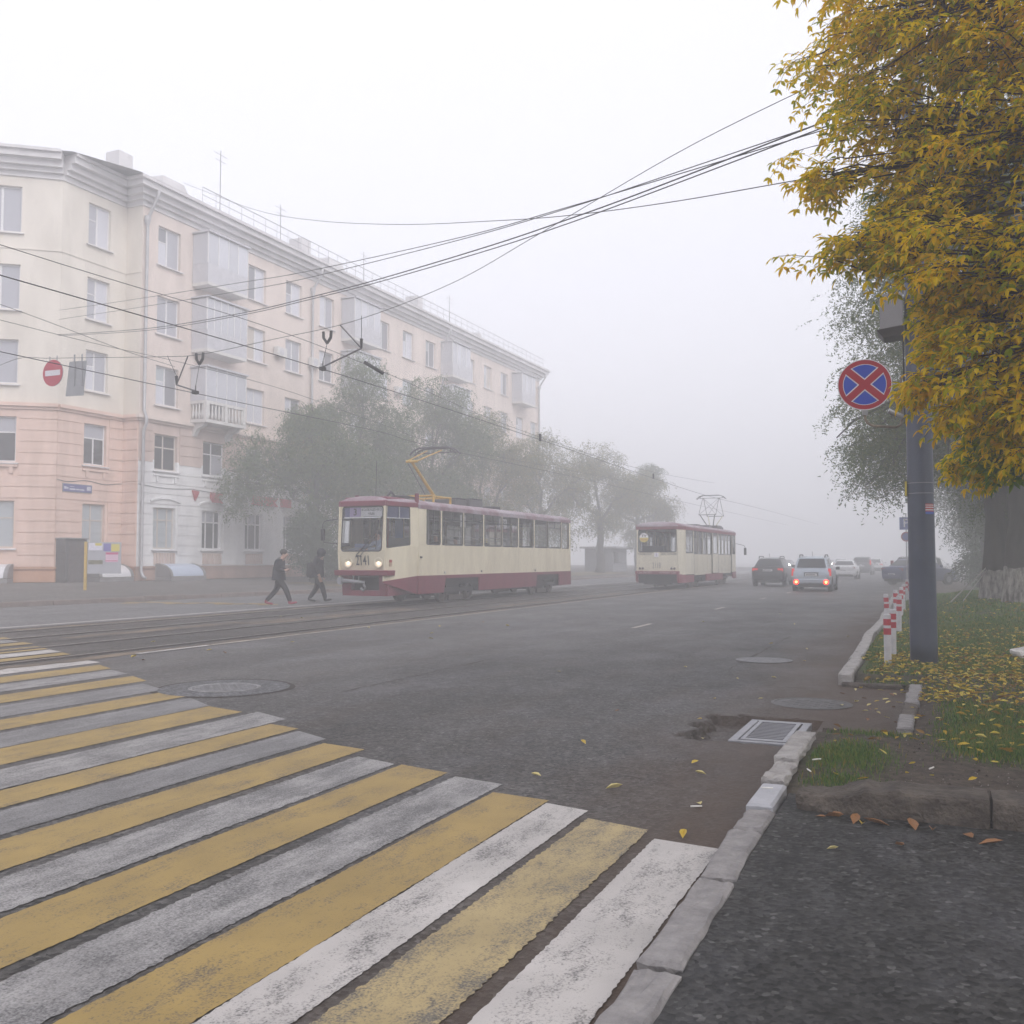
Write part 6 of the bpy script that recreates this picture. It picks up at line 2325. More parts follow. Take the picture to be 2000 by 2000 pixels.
o = MB()
V_B.box(o, 0.88, 1.18, 0.004, 0.03, 1.56, 1.84)
rb2 = o.build("route_plate", M_TCREAM2, T2, bevel=0.01)
o = MB()
V_B.box(o, 0.92, 1.14, 0.031, 0.034, 1.59, 1.80)
o.build("route_card", M_WHITEBOARD, rb2)
text_mesh("route_number", "3", 0.20, mat("violet_lettering", (0.22, 0.10, 0.28), 0.6), T2, V_B.P(1.03, 0.038, 1.69), (R(90), 0, 0))
for a in (0.18, 0.33, V_B.len - 0.33, V_B.len - 0.18):
    MB().lathe([(0.058, 0.0), (0.058, -0.03), (0.045, -0.045)], 16, c=V_B.P(a, 0, 1.03), axis='y').build("tail_lamp", mat("tail_lamp_dark", (0.075, 0.055, 0.05), 0.35), T2)
# round two-colour sticker
stc = V_B.P(0.38, 0.006, 2.56)
for up, m_ in ((1, M_WHITEBOARD), (-1, mat("sticker_yellow", (0.60, 0.47, 0.06), 0.5))):
    q = MB()
    q.v = [(stc[0] + 0.23 * math.cos(R(a)), stc[1], stc[2] + up * 0.23 * math.sin(R(a))) for a in range(0, 181, 12)]
    q.f = [tuple(range(len(q.v)))]
    q.build("sticker", m_, T2, fix=False)
text_mesh("sticker_text", "TV", 0.17, M_NAVY, T2, (stc[0], stc[1] - 0.006, stc[2] + 0.09), (R(90), 0, 0), xscale=1.2, bold=0.003)
for k in range(4):
    MB().box(stc[0] - 0.14 + 0.075 * k, stc[0] - 0.09 + 0.075 * k, stc[1] - 0.006, stc[1] - 0.003, stc[2] - 0.12, stc[2] - 0.06).build("sticker_print", mat("sticker_orange", (0.50, 0.26, 0.04), 0.6), T2)
# rear apron: dark well between red cheeks
for sx in (-1, 1):
    MB().hexa([(sx * 1.04 - 0.05, YB - 0.02, 0.42), (sx * 1.04 + 0.05, YB - 0.02, 0.42), (sx * 1.16 + 0.05, YB + 0.7, 0.32), (sx * 1.16 - 0.05, YB + 0.7, 0.32)], [(sx * 1.04 - 0.05, YB - 0.02, 0.74), (sx * 1.04 + 0.05, YB - 0.02, 0.74), (sx * 1.16 + 0.05, YB + 0.7, 0.74), (sx * 1.16 - 0.05, YB + 0.7, 0.74)]).build("rear_cheek", M_TRED2, T2)
MB().box(-0.98, 0.98, YB + 0.15, YB + 0.6, 0.30, 0.73).build("rear_well", M_UNDER, T2)
MB().box(-0.7, 0.7, YB + 0.02, YB + 0.4, 0.24, 0.44).build("drawbar", M_UNDER, T2)
# sides
RW2 = [(0.10, 1.62, 'w'), (1.83, 6.20, 'd'), (6.40, 7.60, 'w'), (7.85, 11.65, 'd'), (11.9, 12.75, 'w')]
for w_ in (V_BR, V_BL, V_FR, V_FL):
    w_.box(MB(), 0, w_.len, -0.05, 0, S2, W2).build("corner_panel", M_TCREAM2, T2)
    if w_ in (V_BR, V_BL):
        w_.box(MB(), 0, w_.len, -0.05, 0, W2, H2).build("corner_post", M_TCREAM2, T2)
    else:
        window_wall(w_, W2, H2, [(0.08, w_.len - 0.08)], M_TCREAM2, T2)
        glazed(w_, 0.08, w_.len - 0.08, W2, H2, T2, M_TGLASS)
    w_.box(MB(), 0, w_.len, -0.05, 0.01, 0.32, S2).build("skirt_panel", M_TRED2, T2)
    w_.box(MB(), 0, w_.len, -0.05, 0.02, H2, 3.12).build("eaves_rail", M_TRED2, T2)
V_F.box(MB(), 0, V_F.len, -0.05, 0, 0.4, 1.6).build("front_panel", M_TCREAM2, T2)
window_wall(V_F, 1.6, H2, [(0.1, V_F.len - 0.1)], M_TCREAM2, T2)
glazed(V_F, 0.1, V_F.len - 0.1, 1.6, H2, T2, M_TGLASS, name="windscreen")
V_F.box(MB(), 0, V_F.len, -0.05, 0.02, H2, 3.12).build("eaves_rail", M_TRED2, T2)
for w_, rows in ((V_R, RW2), (V_L, [(0.1, 1.5, 'w'), (1.7, 3.1, 'w'), (3.3, 4.7, 'w'), (4.9, 6.3, 'w'), (6.5, 7.9, 'w'), (8.1, 9.5, 'w'), (9.7, 11.1, 'w'), (11.3, 12.7, 'w')])):
    a = 0.0
    for (b0, b1, k_) in rows + [(w_.len, w_.len, 'e')]:
        if b0 > a:
            w_.box(MB(), a, b0, -0.05, 0, S2, H2).build("side_post", M_TCREAM2, T2)
        a = b1
        if k_ == 'w':
            w_.box(MB(), b0, b1, -0.05, 0, S2, W2).build("side_panel", M_TCREAM2, T2)
            glazed(w_, b0 + 0.03, b1 - 0.03, W2, H2, T2, M_TGLASS, name="window_pane")
        elif k_ == 'd':
            # folding door: four leaves, ribbed below, glazed above
            lv = 4 if b1 - b0 > 4 else 4
            for q in range(lv):
                c0, c1 = b0 + (b1 - b0) * q / lv, b0 + (b1 - b0) * (q + 1) / lv
                dl = MB()
                w_.box(dl, c0 + 0.01, c1 - 0.01, -0.09, -0.05, 0.66, 1.75)
                w_.box(dl, c0 + 0.01, c0 + 0.09, -0.09, -0.05, 1.75, H2)
                w_.box(dl, c1 - 0.09, c1 - 0.01, -0.09, -0.05, 1.75, H2)
                do = dl.build("door_leaf", M_TCREAM2, T2)
                for z_ in [0.86 + 0.09 * i for i in range(9)]:
                    w_.box(MB(), c0 + 0.03, c1 - 0.03, -0.05, -0.035, z_, z_ + 0.045).build("rib", M_TCREAM2, do)
                glazed(w_, c0 + 0.09, c1 - 0.09, 1.76, H2 - 0.03, T2, M_TGLASS, r=0.04, n=-0.06, name="door_pane", split=2.62)
            w_.box(MB(), b0 - 0.03, b0 + 0.0, -0.08, 0.004, 0.66, H2).build("door_post", M_UNDER, T2)
            w_.box(MB(), b1, b1 + 0.03, -0.08, 0.004, 0.66, H2).build("door_post", M_UNDER, T2)
    w_.box(MB(), 0, w_.len, -0.05, 0.02, H2, 3.12).build("eaves_rail", M_TRED2, T2)
    for (s0, s1) in ((0.0, 1.75), (4.6, 8.9), (11.9, w_.len)) if w_ is V_R else ((0, 1.2), (4.2, 8.6), (11.5, w_.len)):
        w_.box(MB(), s0, s1, -0.04, 0.014, 0.32, S2 - 0.03).build("skirt_panel", M_TRED2, T2)
for a in (0.3, 0.9):
    V_R.box(MB(), a, a + 0.35, -0.04, -0.03, 1.95 + a * 0.3, 2.15 + a * 0.3).build("window_notice", M_WHITEBOARD, T2)
out2 = [(1.08, YB), (1.27, YB + 0.75), (1.28, -3), (1.28, 0), (1.28, 3), (1.27, 6.3), (0.86, 7.36), (-0.86, 7.36), (-1.27, 6.3), (-1.28, 3), (-1.28, 0), (-1.28, -3), (-1.27, YB + 0.75), (-1.08, YB)]
rf2 = roof_dome(T2, out2, 3.11, 3.36, M_TROOF)
for (y, w_, d, h) in ((5.6, 0.9, 1.0, 0.2), (3.4, 0.7, 0.8, 0.16), (0.5, 0.6, 0.8, 0.12)):
    MB().box(-w_ / 2, w_ / 2, y - d / 2, y + d / 2, 3.3, 3.36 + h).build("roof_equipment", M_PGREY, rf2, bevel=0.02)
PYc = 5.2
pb = MB()
for sx in (-0.5, 0.5):
    pb.tube([(sx, PYc - 0.9, 3.45), (sx, PYc + 0.9, 3.45)], 0.03, 6)
    pb.tube([(sx, PYc - 0.9, 3.25), (sx, PYc - 0.9, 3.45)], 0.04, 6)
    pb.tube([(sx, PYc + 0.9, 3.25), (sx, PYc + 0.9, 3.45)], 0.04, 6)
for y in (-0.4, 0.4):
    pb.tube([(-0.5, PYc + y, 3.45), (0.5, PYc + y, 3.45)], 0.03, 6)
pb_ = pb.build("pantograph_base", M_PGREY, T2)
for sy, m_ in ((-1, M_PGREY), (1, mat("pantograph_pale", (0.52, 0.50, 0.36), 0.5))):
    q = MB()
    for sx in (-0.16, 0.16):
        q.tube([(sx, PYc + sy * 0.30, 3.48), (sx * 2.8, PYc + sy * 1.15, 4.18)], 0.03, 6)
    q.build("lower_arm", m_, pb_)
q = MB()
for sy in (-1, 1):
    q.tube([(-0.52, PYc + sy * 1.15, 4.18), (0.52, PYc + sy * 1.15, 4.18)], 0.022, 6)
    for sx in (-1, 1):
        q.tube([(sx * 0.52, PYc + sy * 1.15, 4.18), (sx * 0.50, PYc + sy * 0.12, 5.25)], 0.016, 6)
        q.tube([(sx * 0.52, PYc + sy * 1.15, 4.18), (-sx * 0.50, PYc + sy * 0.12, 5.25)], 0.010, 6)
q.build("upper_frame", M_PGREY, pb_)
q = MB()
for dy in (-0.14, 0.14):
    q.tube([(-0.90, PYc + dy, 5.20), (-0.72, PYc + dy, 5.36), (-0.5, PYc + dy, 5.43), (0.5, PYc + dy, 5.43), (0.72, PYc + dy, 5.36), (0.90, PYc + dy, 5.20)], 0.02, 6)
q.tube([(-0.7, PYc, 5.26), (0.7, PYc, 5.26)], 0.016, 6)
for sx in (-0.7, 0.7):
    q.tube([(sx, PYc - 0.14, 5.36), (sx, PYc - 0.14, 5.26), (sx, PYc + 0.14, 5.26), (sx, PYc + 0.14, 5.36)], 0.014, 6)
q.build("collector_head", M_PGREY, pb_)
bogie(T2, -3.6)
bogie(T2, 3.7)
MB().box(-1.12, 1.12, -6.9, 6.6, 0.55, 0.80).build("underframe", M_UNDER, T2)
MB().box(-0.9, 0.9, -1.5, 1.6, 0.28, 0.56).build("equipment_case", M_UNDER, T2)
for zz_, m_, nm in ((0.83, M_INTD, "floor"), (3.0, M_INT, "ceiling")):
    q = MB()
    q.v = [(x * 0.95, y * 0.985, zz_) for (x, y) in out2]
    q.f = [tuple(range(len(out2)))]
    q.build(nm, m_, T2, fix=False)
MB().box(-0.9, 0.2, YB + 0.5, YB + 0.9, 1.3, 2.15).build("rear_bench", M_SEAT, T2)
for side in (-0.85,):
    for k in range(7):
        share(st0, T2, (side, -5.0 + 1.5 * k, -0.1))
hr = MB()
for x in (-0.6, 0.6):
    hr.tube([(x, -6.6, 2.8), (x, 6.0, 2.8)], 0.016, 6)
    for k in range(6):
        hr.tube([(x, -5.6 + 2.1 * k, 0.83), (x, -5.6 + 2.1 * k, 3.0)], 0.02, 6)
hr.build("handrails", M_INT, T2)
mr = MB()
mr.tube([(0.95, 7.3, 2.5), (1.55, 7.5, 2.35), (1.62, 7.5, 2.2)], 0.015, 6)
mo = mr.build("mirror_arm", M_RUBBER, T2)
MB().box(1.54, 1.70, 7.46, 7.54, 1.75, 2.2).build("mirror", M_RUBBER, mo, bevel=0.03)

# ------------------------------------------------------------------ two pedestrians in front of the tram
def walker(label, loc, rz, h, stride, arms, top, shoe, bow=0.0, hooded=False, hem=0.80):
    """walks towards local +y"""
    t = thing("person", label, "person", loc, rz)
    k = h / 1.78
    t.scale = (k * 1.20, k * 1.12, k * 1.02)
    f, b = stride, -stride
    J = {'pel': ((0, 0, 0.95), (0.170, 0.135)), 'waist': ((0, 0.0, 1.10), (0.185, 0.145)), 'chest': ((0, 0.01 + bow * 0.3, 1.31), (0.200, 0.150)), 'neck': ((0, 0.03 + bow * 0.8, 1.455), 0.066),
         'jaw': ((0, 0.07 + bow * 1.5, 1.525), (0.064, 0.075)), 'head': ((0, 0.06 + bow * 1.7, 1.622), (0.078, 0.095)), 'crown': ((0, 0.045 + bow * 1.8, 1.712), (0.050, 0.060)), 'nose': ((0, 0.152 + bow * 2.0, 1.578 - bow * 0.4), 0.016)}
    E_ = [('pel', 'waist'), ('waist', 'chest'), ('chest', 'neck'), ('neck', 'jaw'), ('jaw', 'head'), ('head', 'crown'), ('head', 'nose')]
    for s, q, st_ in ((1, 'r', f), (-1, 'l', b)):
        J['hip' + q] = ((s * 0.10, 0.0, 0.88), 0.118)
        if st_ > 0:
            J['kn' + q] = ((s * 0.09, st_ * 0.62, 0.52), 0.088)
            J['an' + q] = ((s * 0.085, st_ * 0.98, 0.14), 0.066)
            J['he' + q] = ((s * 0.085, st_ * 0.98 - 0.03, 0.055), 0.038)
            J['to' + q] = ((s * 0.085, st_ * 0.98 + 0.20, 0.11), 0.034)
        else:
            J['kn' + q] = ((s * 0.09, st_ * 0.35 + 0.05, 0.50), 0.088)
            J['an' + q] = ((s * 0.085, st_, 0.15), 0.066)
            J['he' + q] = ((s * 0.085, st_ - 0.05, 0.085), 0.036)
            J['to' + q] = ((s * 0.085, st_ + 0.19, 0.038), 0.034)
        E_ += [('pel', 'hip' + q), ('hip' + q, 'kn' + q), ('kn' + q, 'an' + q), ('an' + q, 'he' + q), ('he' + q, 'to' + q)]
        J['sh' + q] = ((s * 0.205, 0.01 + bow * 0.35, 1.380), 0.094)
        el, wr, ha = arms[q]
        J['el' + q] = (el, 0.072)
        J['wr' + q] = (wr, 0.050)
        J['ha' + q] = (ha, (0.030, 0.044))
        E_ += [('chest', 'sh' + q), ('sh' + q, 'el' + q), ('el' + q, 'wr' + q), ('wr' + q, 'ha' + q)]
        d = (Vector(ha) - Vector(wr)).normalized()
        sd = Vector((1, 0, 0)) if abs(d.x) < 0.8 else Vector((0, 1, 0))
        for i, (o_, ln) in enumerate(((-0.030, 0.060), (-0.010, 0.072), (0.010, 0.068), (0.030, 0.052))):
            kn = Vector(ha) + d * 0.035 + sd * o_
            tp = kn + d * ln * 0.8 + Vector((0, 0, -0.012))
            J['f%d%s' % (i, q)] = (tuple(kn), 0.0095)
            J['g%d%s' % (i, q)] = (tuple(tp), 0.008)
            E_ += [('ha' + q, 'f%d%s' % (i, q)), ('f%d%s' % (i, q), 'g%d%s' % (i, q))]
        J['th' + q] = (tuple(Vector(ha) + sd * (0.05 * -s) + d * 0.02), 0.010)
        E_ += [('ha' + q, 'th' + q)]

    def pick(bb, c):
        a, e, tt = bb
        if e in ('jaw', 'head', 'crown', 'nose') or e[0] in 'fg' or e.startswith(('ha', 'th')) or (e == 'neck' and tt > 0.75):
            return 1
        if e.startswith('to') or e.startswith('he') or (e.startswith('an') and tt > 0.97):
            return 3
        if e.startswith(('hip', 'kn', 'an')):
            return 2
        return 0
    skinned("body", J, E_, 'pel', [top, M_SKIN, M_TROUS, shoe], pick, t, 2)
    hb = J['head'][0]
    if hooded:
        hd = ell("hood", (hb[0], hb[1] - 0.025, hb[2] + 0.005), (0.125, 0.135, 0.155), top, t, 12, 0.10)
        hd.rotation_euler = (R(-8), 0, 0)
        ell("hood_collar", (0, 0.01, 1.47), (0.125, 0.115, 0.075), top, t, 10, 0.12)
    else:
        ell("hair", (hb[0], hb[1] - 0.022, hb[2] + 0.045), (0.094, 0.106, 0.098), M_HAIRB, t, 12, 0.14)
        ell("collar", (0, 0.01 + bow * 0.5, 1.455), (0.09, 0.085, 0.05), top, t, 10, 0.05)
        for s in (-1, 1):
            ell("ear", (s * 0.079, hb[1] - 0.015, hb[2] - 0.03), (0.012, 0.022, 0.032), M_SKIN, t, 6)
    # skirt of the jacket, open and a little flared
    jk = MB()
    n = 28
    rings = [(1.20, 0.200, 0.158, 0.0), (1.05, 0.212, 0.172, 0.0), (0.92, 0.222, 0.186, 0.0), (hem, 0.230, 0.198, 0.004)]
    for (z, rx, ry, w_) in rings:
        for j in range(n):
            a = 2 * math.pi * j / n
            rr = 1 + 0.045 * noise.noise(Vector((math.cos(a) * 2, math.sin(a) * 2, z * 3)))
            jk.v.append((rx * rr * math.cos(a), ry * rr * math.sin(a), z + 0.012 * math.sin(3 * a) * (z < 0.9)))
    for k_ in range(len(rings) - 1):
        for j in range(n):
            jk.f.append((k_ * n + j, k_ * n + (j + 1) % n, (k_ + 1) * n + (j + 1) % n, (k_ + 1) * n + j))
    jk.build("jacket_hem", top, t, smooth=True)
    return t


RZW = R(-66)
pa = walker("bareheaded person in dark jacket and red shoes looking down while walking", (-19.45, 24.95, 0.005), RZW, 1.80, 0.36,
            {'r': ((0.26, 0.0, 1.14), (0.16, 0.20, 1.08), (0.10, 0.27, 1.12)), 'l': ((-0.26, 0.02, 1.13), (-0.14, 0.20, 1.10), (-0.06, 0.27, 1.13))}, M_NAVY, M_SHOER, bow=0.055)
pb_w = walker("person in a dark hooded jacket with a backpack walking towards the tram", (-19.65, 27.35, 0.005), RZW - 0.1, 1.84, 0.27,
              {'r': ((0.27, -0.03, 1.13), (0.25, 0.10, 0.92), (0.24, 0.14, 0.84)), 'l': ((-0.27, -0.05, 1.13), (-0.25, 0.06, 0.91), (-0.24, 0.09, 0.83))}, M_DARKJ, M_SHOEB, bow=0.04, hooded=True, hem=0.82)
ph = MB().box(-0.035, 0.035, -0.004, 0.004, -0.07, 0.07).build("phone", M_RUBBER, bevel=0.004)
ph.location = (-19.45 + 0.30, 24.95 + 0.13, 1.17)
ph.rotation_euler = (R(-40), 0, RZW)
tag(ph, "small dark phone held by the bareheaded walker", "phone")
bpk = thing("backpack", "black backpack on the back of the hooded walker", "backpack", (-19.65 - 0.20, 27.35 - 0.09, 1.12), RZW - 0.1)
bm = bmesh.new()
bmesh.ops.create_cube(bm, size=1)
bmesh.ops.subdivide_edges(bm, edges=bm.edges[:], cuts=5, use_grid_fill=True)
for v in bm.verts:
    n = v.co.copy()
    r = n.length
    m_ = max(abs(n.x), abs(n.y), abs(n.z))
    q = n * (0.55 + 0.45 * (m_ / r if r else 1))
    v.co = Vector((q.x * 0.36, q.y * 0.26 - 0.02, q.z * 0.56 - 0.02 * abs(n.y)))
me = bpy.data.meshes.new("pack")
bm.to_mesh(me)
bm.free()
me.materials.append(mat("backpack_black", (0.012, 0.012, 0.014), 0.7, bump=0.2, bscale=25))
me.polygons.foreach_set('use_smooth', [True] * len(me.polygons))
o = bpy.data.objects.new("pack", me)
C.objects.link(o)
o.parent = bpk
MB().box(-0.12, 0.12, -0.155, -0.125, -0.2, -0.03).build("front_pocket", M_RUBBER, bpk, bevel=0.03)
MB().tube([(-0.13, -0.16, 0.06), (0.13, -0.16, 0.04)], 0.007, 6).build("zip", M_CHROME, bpk)
for s in (-1, 1):
    MB().tube([(s * 0.11, 0.08, 0.22), (s * 0.13, 0.20, 0.27), (s * 0.15, 0.30, 0.15), (s * 0.16, 0.24, -0.08), (s * 0.13, 0.08, -0.18)], 0.018, 8).build("strap", M_RUBBER, bpk, smooth=True)

# ------------------------------------------------------------------ cars
M_TYRE = mat("tyre_rubber", (0.016, 0.016, 0.017), 0.85)
M_RIM = mat("wheel_rim", (0.22, 0.22, 0.23), 0.4, 0.6)
M_CARGLASS = mat("car_glass_dark", (0.040, 0.042, 0.046), 0.06)
M_PLATE = mat("number_plate_white", (0.60, 0.60, 0.60), 0.5)
M_TAIL = emis("tail_lamp_lit", (1.0, 0.05, 0.04), 0.28, base=(0.45, 0.02, 0.02))
M_TAILD = mat("tail_lamp_unlit", (0.26, 0.02, 0.02), 0.25)
M_FOGL = emis("fog_lamp_lit", (1.0, 0.015, 0.01), 3.0, base=(0.6, 0.03, 0.02))
M_FOGC = emis("fog_lamp_core", (1.0, 0.30, 0.06), 9.0, base=(0.6, 0.1, 0.03))
M_HEADL = emis("car_headlamp_lit", (1.0, 0.97, 0.9), 40.0)
M_PLASTIC = mat("black_plastic", (0.02, 0.02, 0.021), 0.6)


def car_paint(name, col, metal=0.3, rough=0.35):
    return mat("car_paint_" + name, col, rough, metal, var=0.04, vscale=2, coat=0.4)


SHAPES = {
    # stations: y (fraction of length from the rear bumper), bottom z, belt z, top z, half-width belt, half-width top
    'minivan': dict(L=4.03, W=1.74, st=[(0.0, .42, .80, .84, .78, .74), (.02, .28, .98, 1.02, .86, .80), (.055, .25, 1.00, 1.04, .87, .74), (.13, .22, 1.00, 1.56, .87, .62), (.30, .20, .99, 1.63, .87, .64), (.52, .20, .97, 1.62, .87, .64), (.64, .20, .96, 1.50, .87, .62), (.80, .20, .95, 1.00, .86, .74), (.95, .24, .80, .86, .82, .70), (1.0, .36, .66, .70, .70, .62)], rw=(2, 3), ws=(6, 7), sides=[(3, 4), (4, 5), (5, 6)], wheels=(.19, .815), r=.30),
    'crossover': dict(L=4.30, W=1.77, st=[(0.0, .45, .82, .86, .80, .74), (.025, .30, 1.02, 1.06, .87, .80), (.06, .27, 1.04, 1.08, .885, .74), (.155, .24, 1.04, 1.50, .885, .58), (.32, .24, 1.02, 1.58, .885, .62), (.50, .24, 1.00, 1.58, .885, .62), (.60, .24, .98, 1.50, .88, .60), (.76, .24, .98, 1.03, .88, .76), (.95, .28, .84, .90, .82, .70), (1.0, .40, .68, .72, .70, .62)], rw=(2, 3), ws=(6, 7), sides=[(3, 4), (4, 5), (5, 6)], wheels=(.20, .81), r=.33),
    'sedan': dict(L=4.7, W=1.80, st=[(0.0, .45, .84, .88, .80, .76), (.02, .30, .95, .99, .87, .80), (.16, .24, .97, 1.02, .89, .78), (.28, .24, .97, 1.36, .89, .60), (.40, .24, .96, 1.42, .89, .60), (.54, .24, .95, 1.41, .89, .60), (.60, .24, .94, 1.36, .89, .59), (.72, .24, .93, .97, .89, .76), (.96, .28, .80, .84, .84, .74), (1.0, .40, .66, .70, .76, .70)], rw=(2, 3), ws=(6, 7), sides=[(3, 4), (4, 5), (5, 6)], wheels=(.215, .815), r=.31),
    'compact': dict(L=4.25, W=1.74, st=[(0.0, .45, .86, .90, .78, .74), (.02, .30, 1.00, 1.04, .85, .80), (.115, .24, 1.02, 1.07, .87, .76), (.235, .24, 1.01, 1.46, .87, .60), (.38, .24, 1.00, 1.525, .87, .61), (.54, .24, .98, 1.51, .87, .61), (.61, .24, .97, 1.45, .87, .60), (.74, .24, .96, 1.00, .87, .76), (.96, .28, .82, .86, .82, .72), (1.0, .40, .68, .72, .72, .66)], rw=(2, 3), ws=(6, 7), sides=[(3, 4), (4, 5), (5, 6)], wheels=(.20, .81), r=.31),
    'suv': dict(L=4.5, W=1.82, st=[(0.0, .5, .88, .92, .82, .78), (.02, .36, 1.08, 1.12, .89, .82), (.05, .32, 1.10, 1.14, .91, .78), (.11, .30, 1.10, 1.64, .91, .66), (.30, .28, 1.08, 1.72, .91, .67), (.50, .28, 1.06, 1.71, .91, .67), (.60, .28, 1.05, 1.62, .91, .65), (.74, .28, 1.04, 1.10, .90, .78), (.96, .32, .90, .96, .84, .74), (1.0, .45, .74, .80, .74, .68)], rw=(2, 3), ws=(6, 7), sides=[(3, 4), (4, 5), (5, 6)], wheels=(.19, .81), r=.35),
}


def car(label, shape, loc, rz, paint, tail='dim', fog=False, rails=False, heads=False, plate=True, wiper=True, detail=True, group=None, spare=False):
    S = SHAPES[shape]
    t = thing("car", label, "car", loc, rz, group=group)
    L_, hw = S['L'], S['W'] / 2
    rings = []
    for (f, zb, zl, zt, wb, wt) in S['st']:
        y = (f - 0.5) * L_
        pts = [(0, zb), (wb * 0.90, zb), (wb * 0.985, zb + 0.10), (wb, zb + (zl - zb) * 0.55), (wb * 0.985, zl - 0.02), (wb * 0.955, zl), (wt + 0.02, zt - 0.06 if zt - zl > 0.2 else zt - 0.02), (wt * 0.86, zt), (0, zt + 0.012)]
        rings.append([(x, y, z) for x, z in pts] + [(-x, y, z) for x, z in reversed(pts[1:-1])])
    n = len(rings[0])
    b = MB()
    for r in rings:
        b.v += r
    for k in range(len(rings) - 1):
        for j in range(n):
            j2 = (j + 1) % n
            b.f.append((k * n + j, k * n + j2, (k + 1) * n + j2, (k + 1) * n + j))
    b.f.append(tuple(range(n)))
    b.f.append(tuple((len(rings) - 1) * n + j for j in range(n)))
    body = b.build("body", paint, t, smooth=True)
    try:
        body.data.set_sharp_from_angle(angle=R(32))
    except Exception:
        pass

    def patch(k0, k1, j0, j1, m0, m1, name, m_, off=0.006):
        """pane laid on the skin between two stations and two ring points, with margins"""
        A, B, C_, D = (Vector(rings[k0][j0]), Vector(rings[k1][j0]), Vector(rings[k1][j1]), Vector(rings[k0][j1]))

        def bi(u, v):
            return (A * (1 - u) + B * u) * (1 - v) + (D * (1 - u) + C_ * u) * v
        q = [bi(m0, m1), bi(1 - m0, m1), bi(1 - m0, 1 - m1), bi(m0, 1 - m1)]
        nn = (q[1] - q[0]).cross(q[3] - q[0]).normalized()
        c = sum(q, Vector()) / 4
        if nn.dot(c - Vector((0, c.y * 0.6, 0.7))) < 0:
            nn = -nn
        MB().quad(*[tuple(p + nn * off) for p in q]).build(name, m_, t, fix=False)
    # screens: between ring 6..7 on the right and their mirrors
    for (k0, k1), nm in ((S['rw'], "rear_window"), (S['ws'], "windscreen")):
        A, B = rings[k0], rings[k1]
        q0 = [Vector(A[7]), Vector(A[n - 7]), Vector(B[n - 7]), Vector(B[7])]
        c = sum(q0, Vector()) / 4
        up = (q0[2] + q0[3]) / 2 - (q0[0] + q0[1]) / 2
        q = [p + (c - p) * 0.02 for p in q0]
        q = [q[0] + up * 0.08, q[1] + up * 0.08, q[2] - up * 0.10, q[3] - up * 0.10]
        for i in (0, 3):
            q[i].x += 0.03
        for i in (1, 2):
            q[i].x -= 0.03
        nn = Vector((0, -1 if nm == "rear_window" else 1, 0.6)).normalized()
        w_ = MB().quad(*[tuple(p + nn * 0.020) for p in q]).build(nm, M_CARGLASS, t, fix=False)
        if nm == "rear_window" and wiper and detail:
            p0 = (q[0] + q[1]) / 2 + nn * 0.03
            MB().tube([tuple(p0 + Vector((0.12, 0, 0.0))), tuple(p0 + up * 0.22 + Vector((-0.30, 0, 0)))], 0.012, 5).build("wiper", M_PLASTIC, w_)
    for (k0, k1) in S['sides']:
        patch(k0, k1, 5, 6, 0.07, 0.10, "side_window", M_CARGLASS)
        patch(k0, k1, n - 5, n - 6, 0.07, 0.10, "side_window", M_CARGLASS)
    # wheels
    r = S['r']
    for f in S['wheels']:
        y = (f - 0.5) * L_
        for sx in (-1, 1):
            MB().lathe([(0.02, 0.0), (r + 0.07, 0.0), (r + 0.07, sx * 0.02), (0.02, sx * 0.02)], 24, c=(sx * (hw * 0.985), y, r + 0.02), axis='x').build("wheel_arch", M_PLASTIC, t)
            w_ = MB().lathe([(r * 0.6, sx * 0.045), (r * 0.95, sx * 0.04), (r, sx * 0.01), (r, -sx * 0.18), (r * 0.6, -sx * 0.18)], 26, c=(sx * hw * 0.985, y, r), axis='x').build("wheel", M_TYRE, t, smooth=True)
            MB().lathe([(0.02, sx * 0.035), (r * 0.35, sx * 0.03), (r * 0.6, sx * 0.046)], 20, c=(sx * hw * 0.985, y, r), axis='x').build("rim", M_RIM, w_)
    yr = -L_ / 2
    st = S['st']
    z_b = st[1][2]
    tm = {'dim': M_TAIL, 'off': M_TAILD}[tail]
    for sx in (-1, 1):
        if shape == 'minivan':
            o = MB()
            o.hexa([(sx * 0.82 - 0.06, yr + 0.02, 0.72), (sx * 0.82 + 0.06, yr + 0.02, 0.72), (sx * 0.83 + 0.055, yr + 0.2, 0.72), (sx * 0.83 - 0.06, yr + 0.2, 0.72)], [(sx * 0.80 - 0.06, yr + 0.06, 1.06), (sx * 0.80 + 0.06, yr + 0.06, 1.06), (sx * 0.81 + 0.06, yr + 0.24, 1.06), (sx * 0.81 - 0.06, yr + 0.24, 1.06)])
            lo_ = o.build("tail_lamp", tm, t, bevel=0.015)
            MB().box(sx * 0.84 - 0.055, sx * 0.84 + 0.055, yr + 0.005, yr + 0.06, 0.66, 0.70).build("reflector", M_CHROME, lo_)
        elif shape == 'suv':
            MB().box(sx * 0.80 - 0.07, sx * 0.80 + 0.07, yr + 0.02, yr + 0.16, 0.92, 1.40).build("tail_lamp", tm, t, bevel=0.02)
        else:
            MB().box(sx * 0.68 - 0.15, sx * 0.68 + 0.15, yr + 0.015, yr + 0.14, z_b - 0.20, z_b - 0.03).build("tail_lamp", tm, t, bevel=0.025)
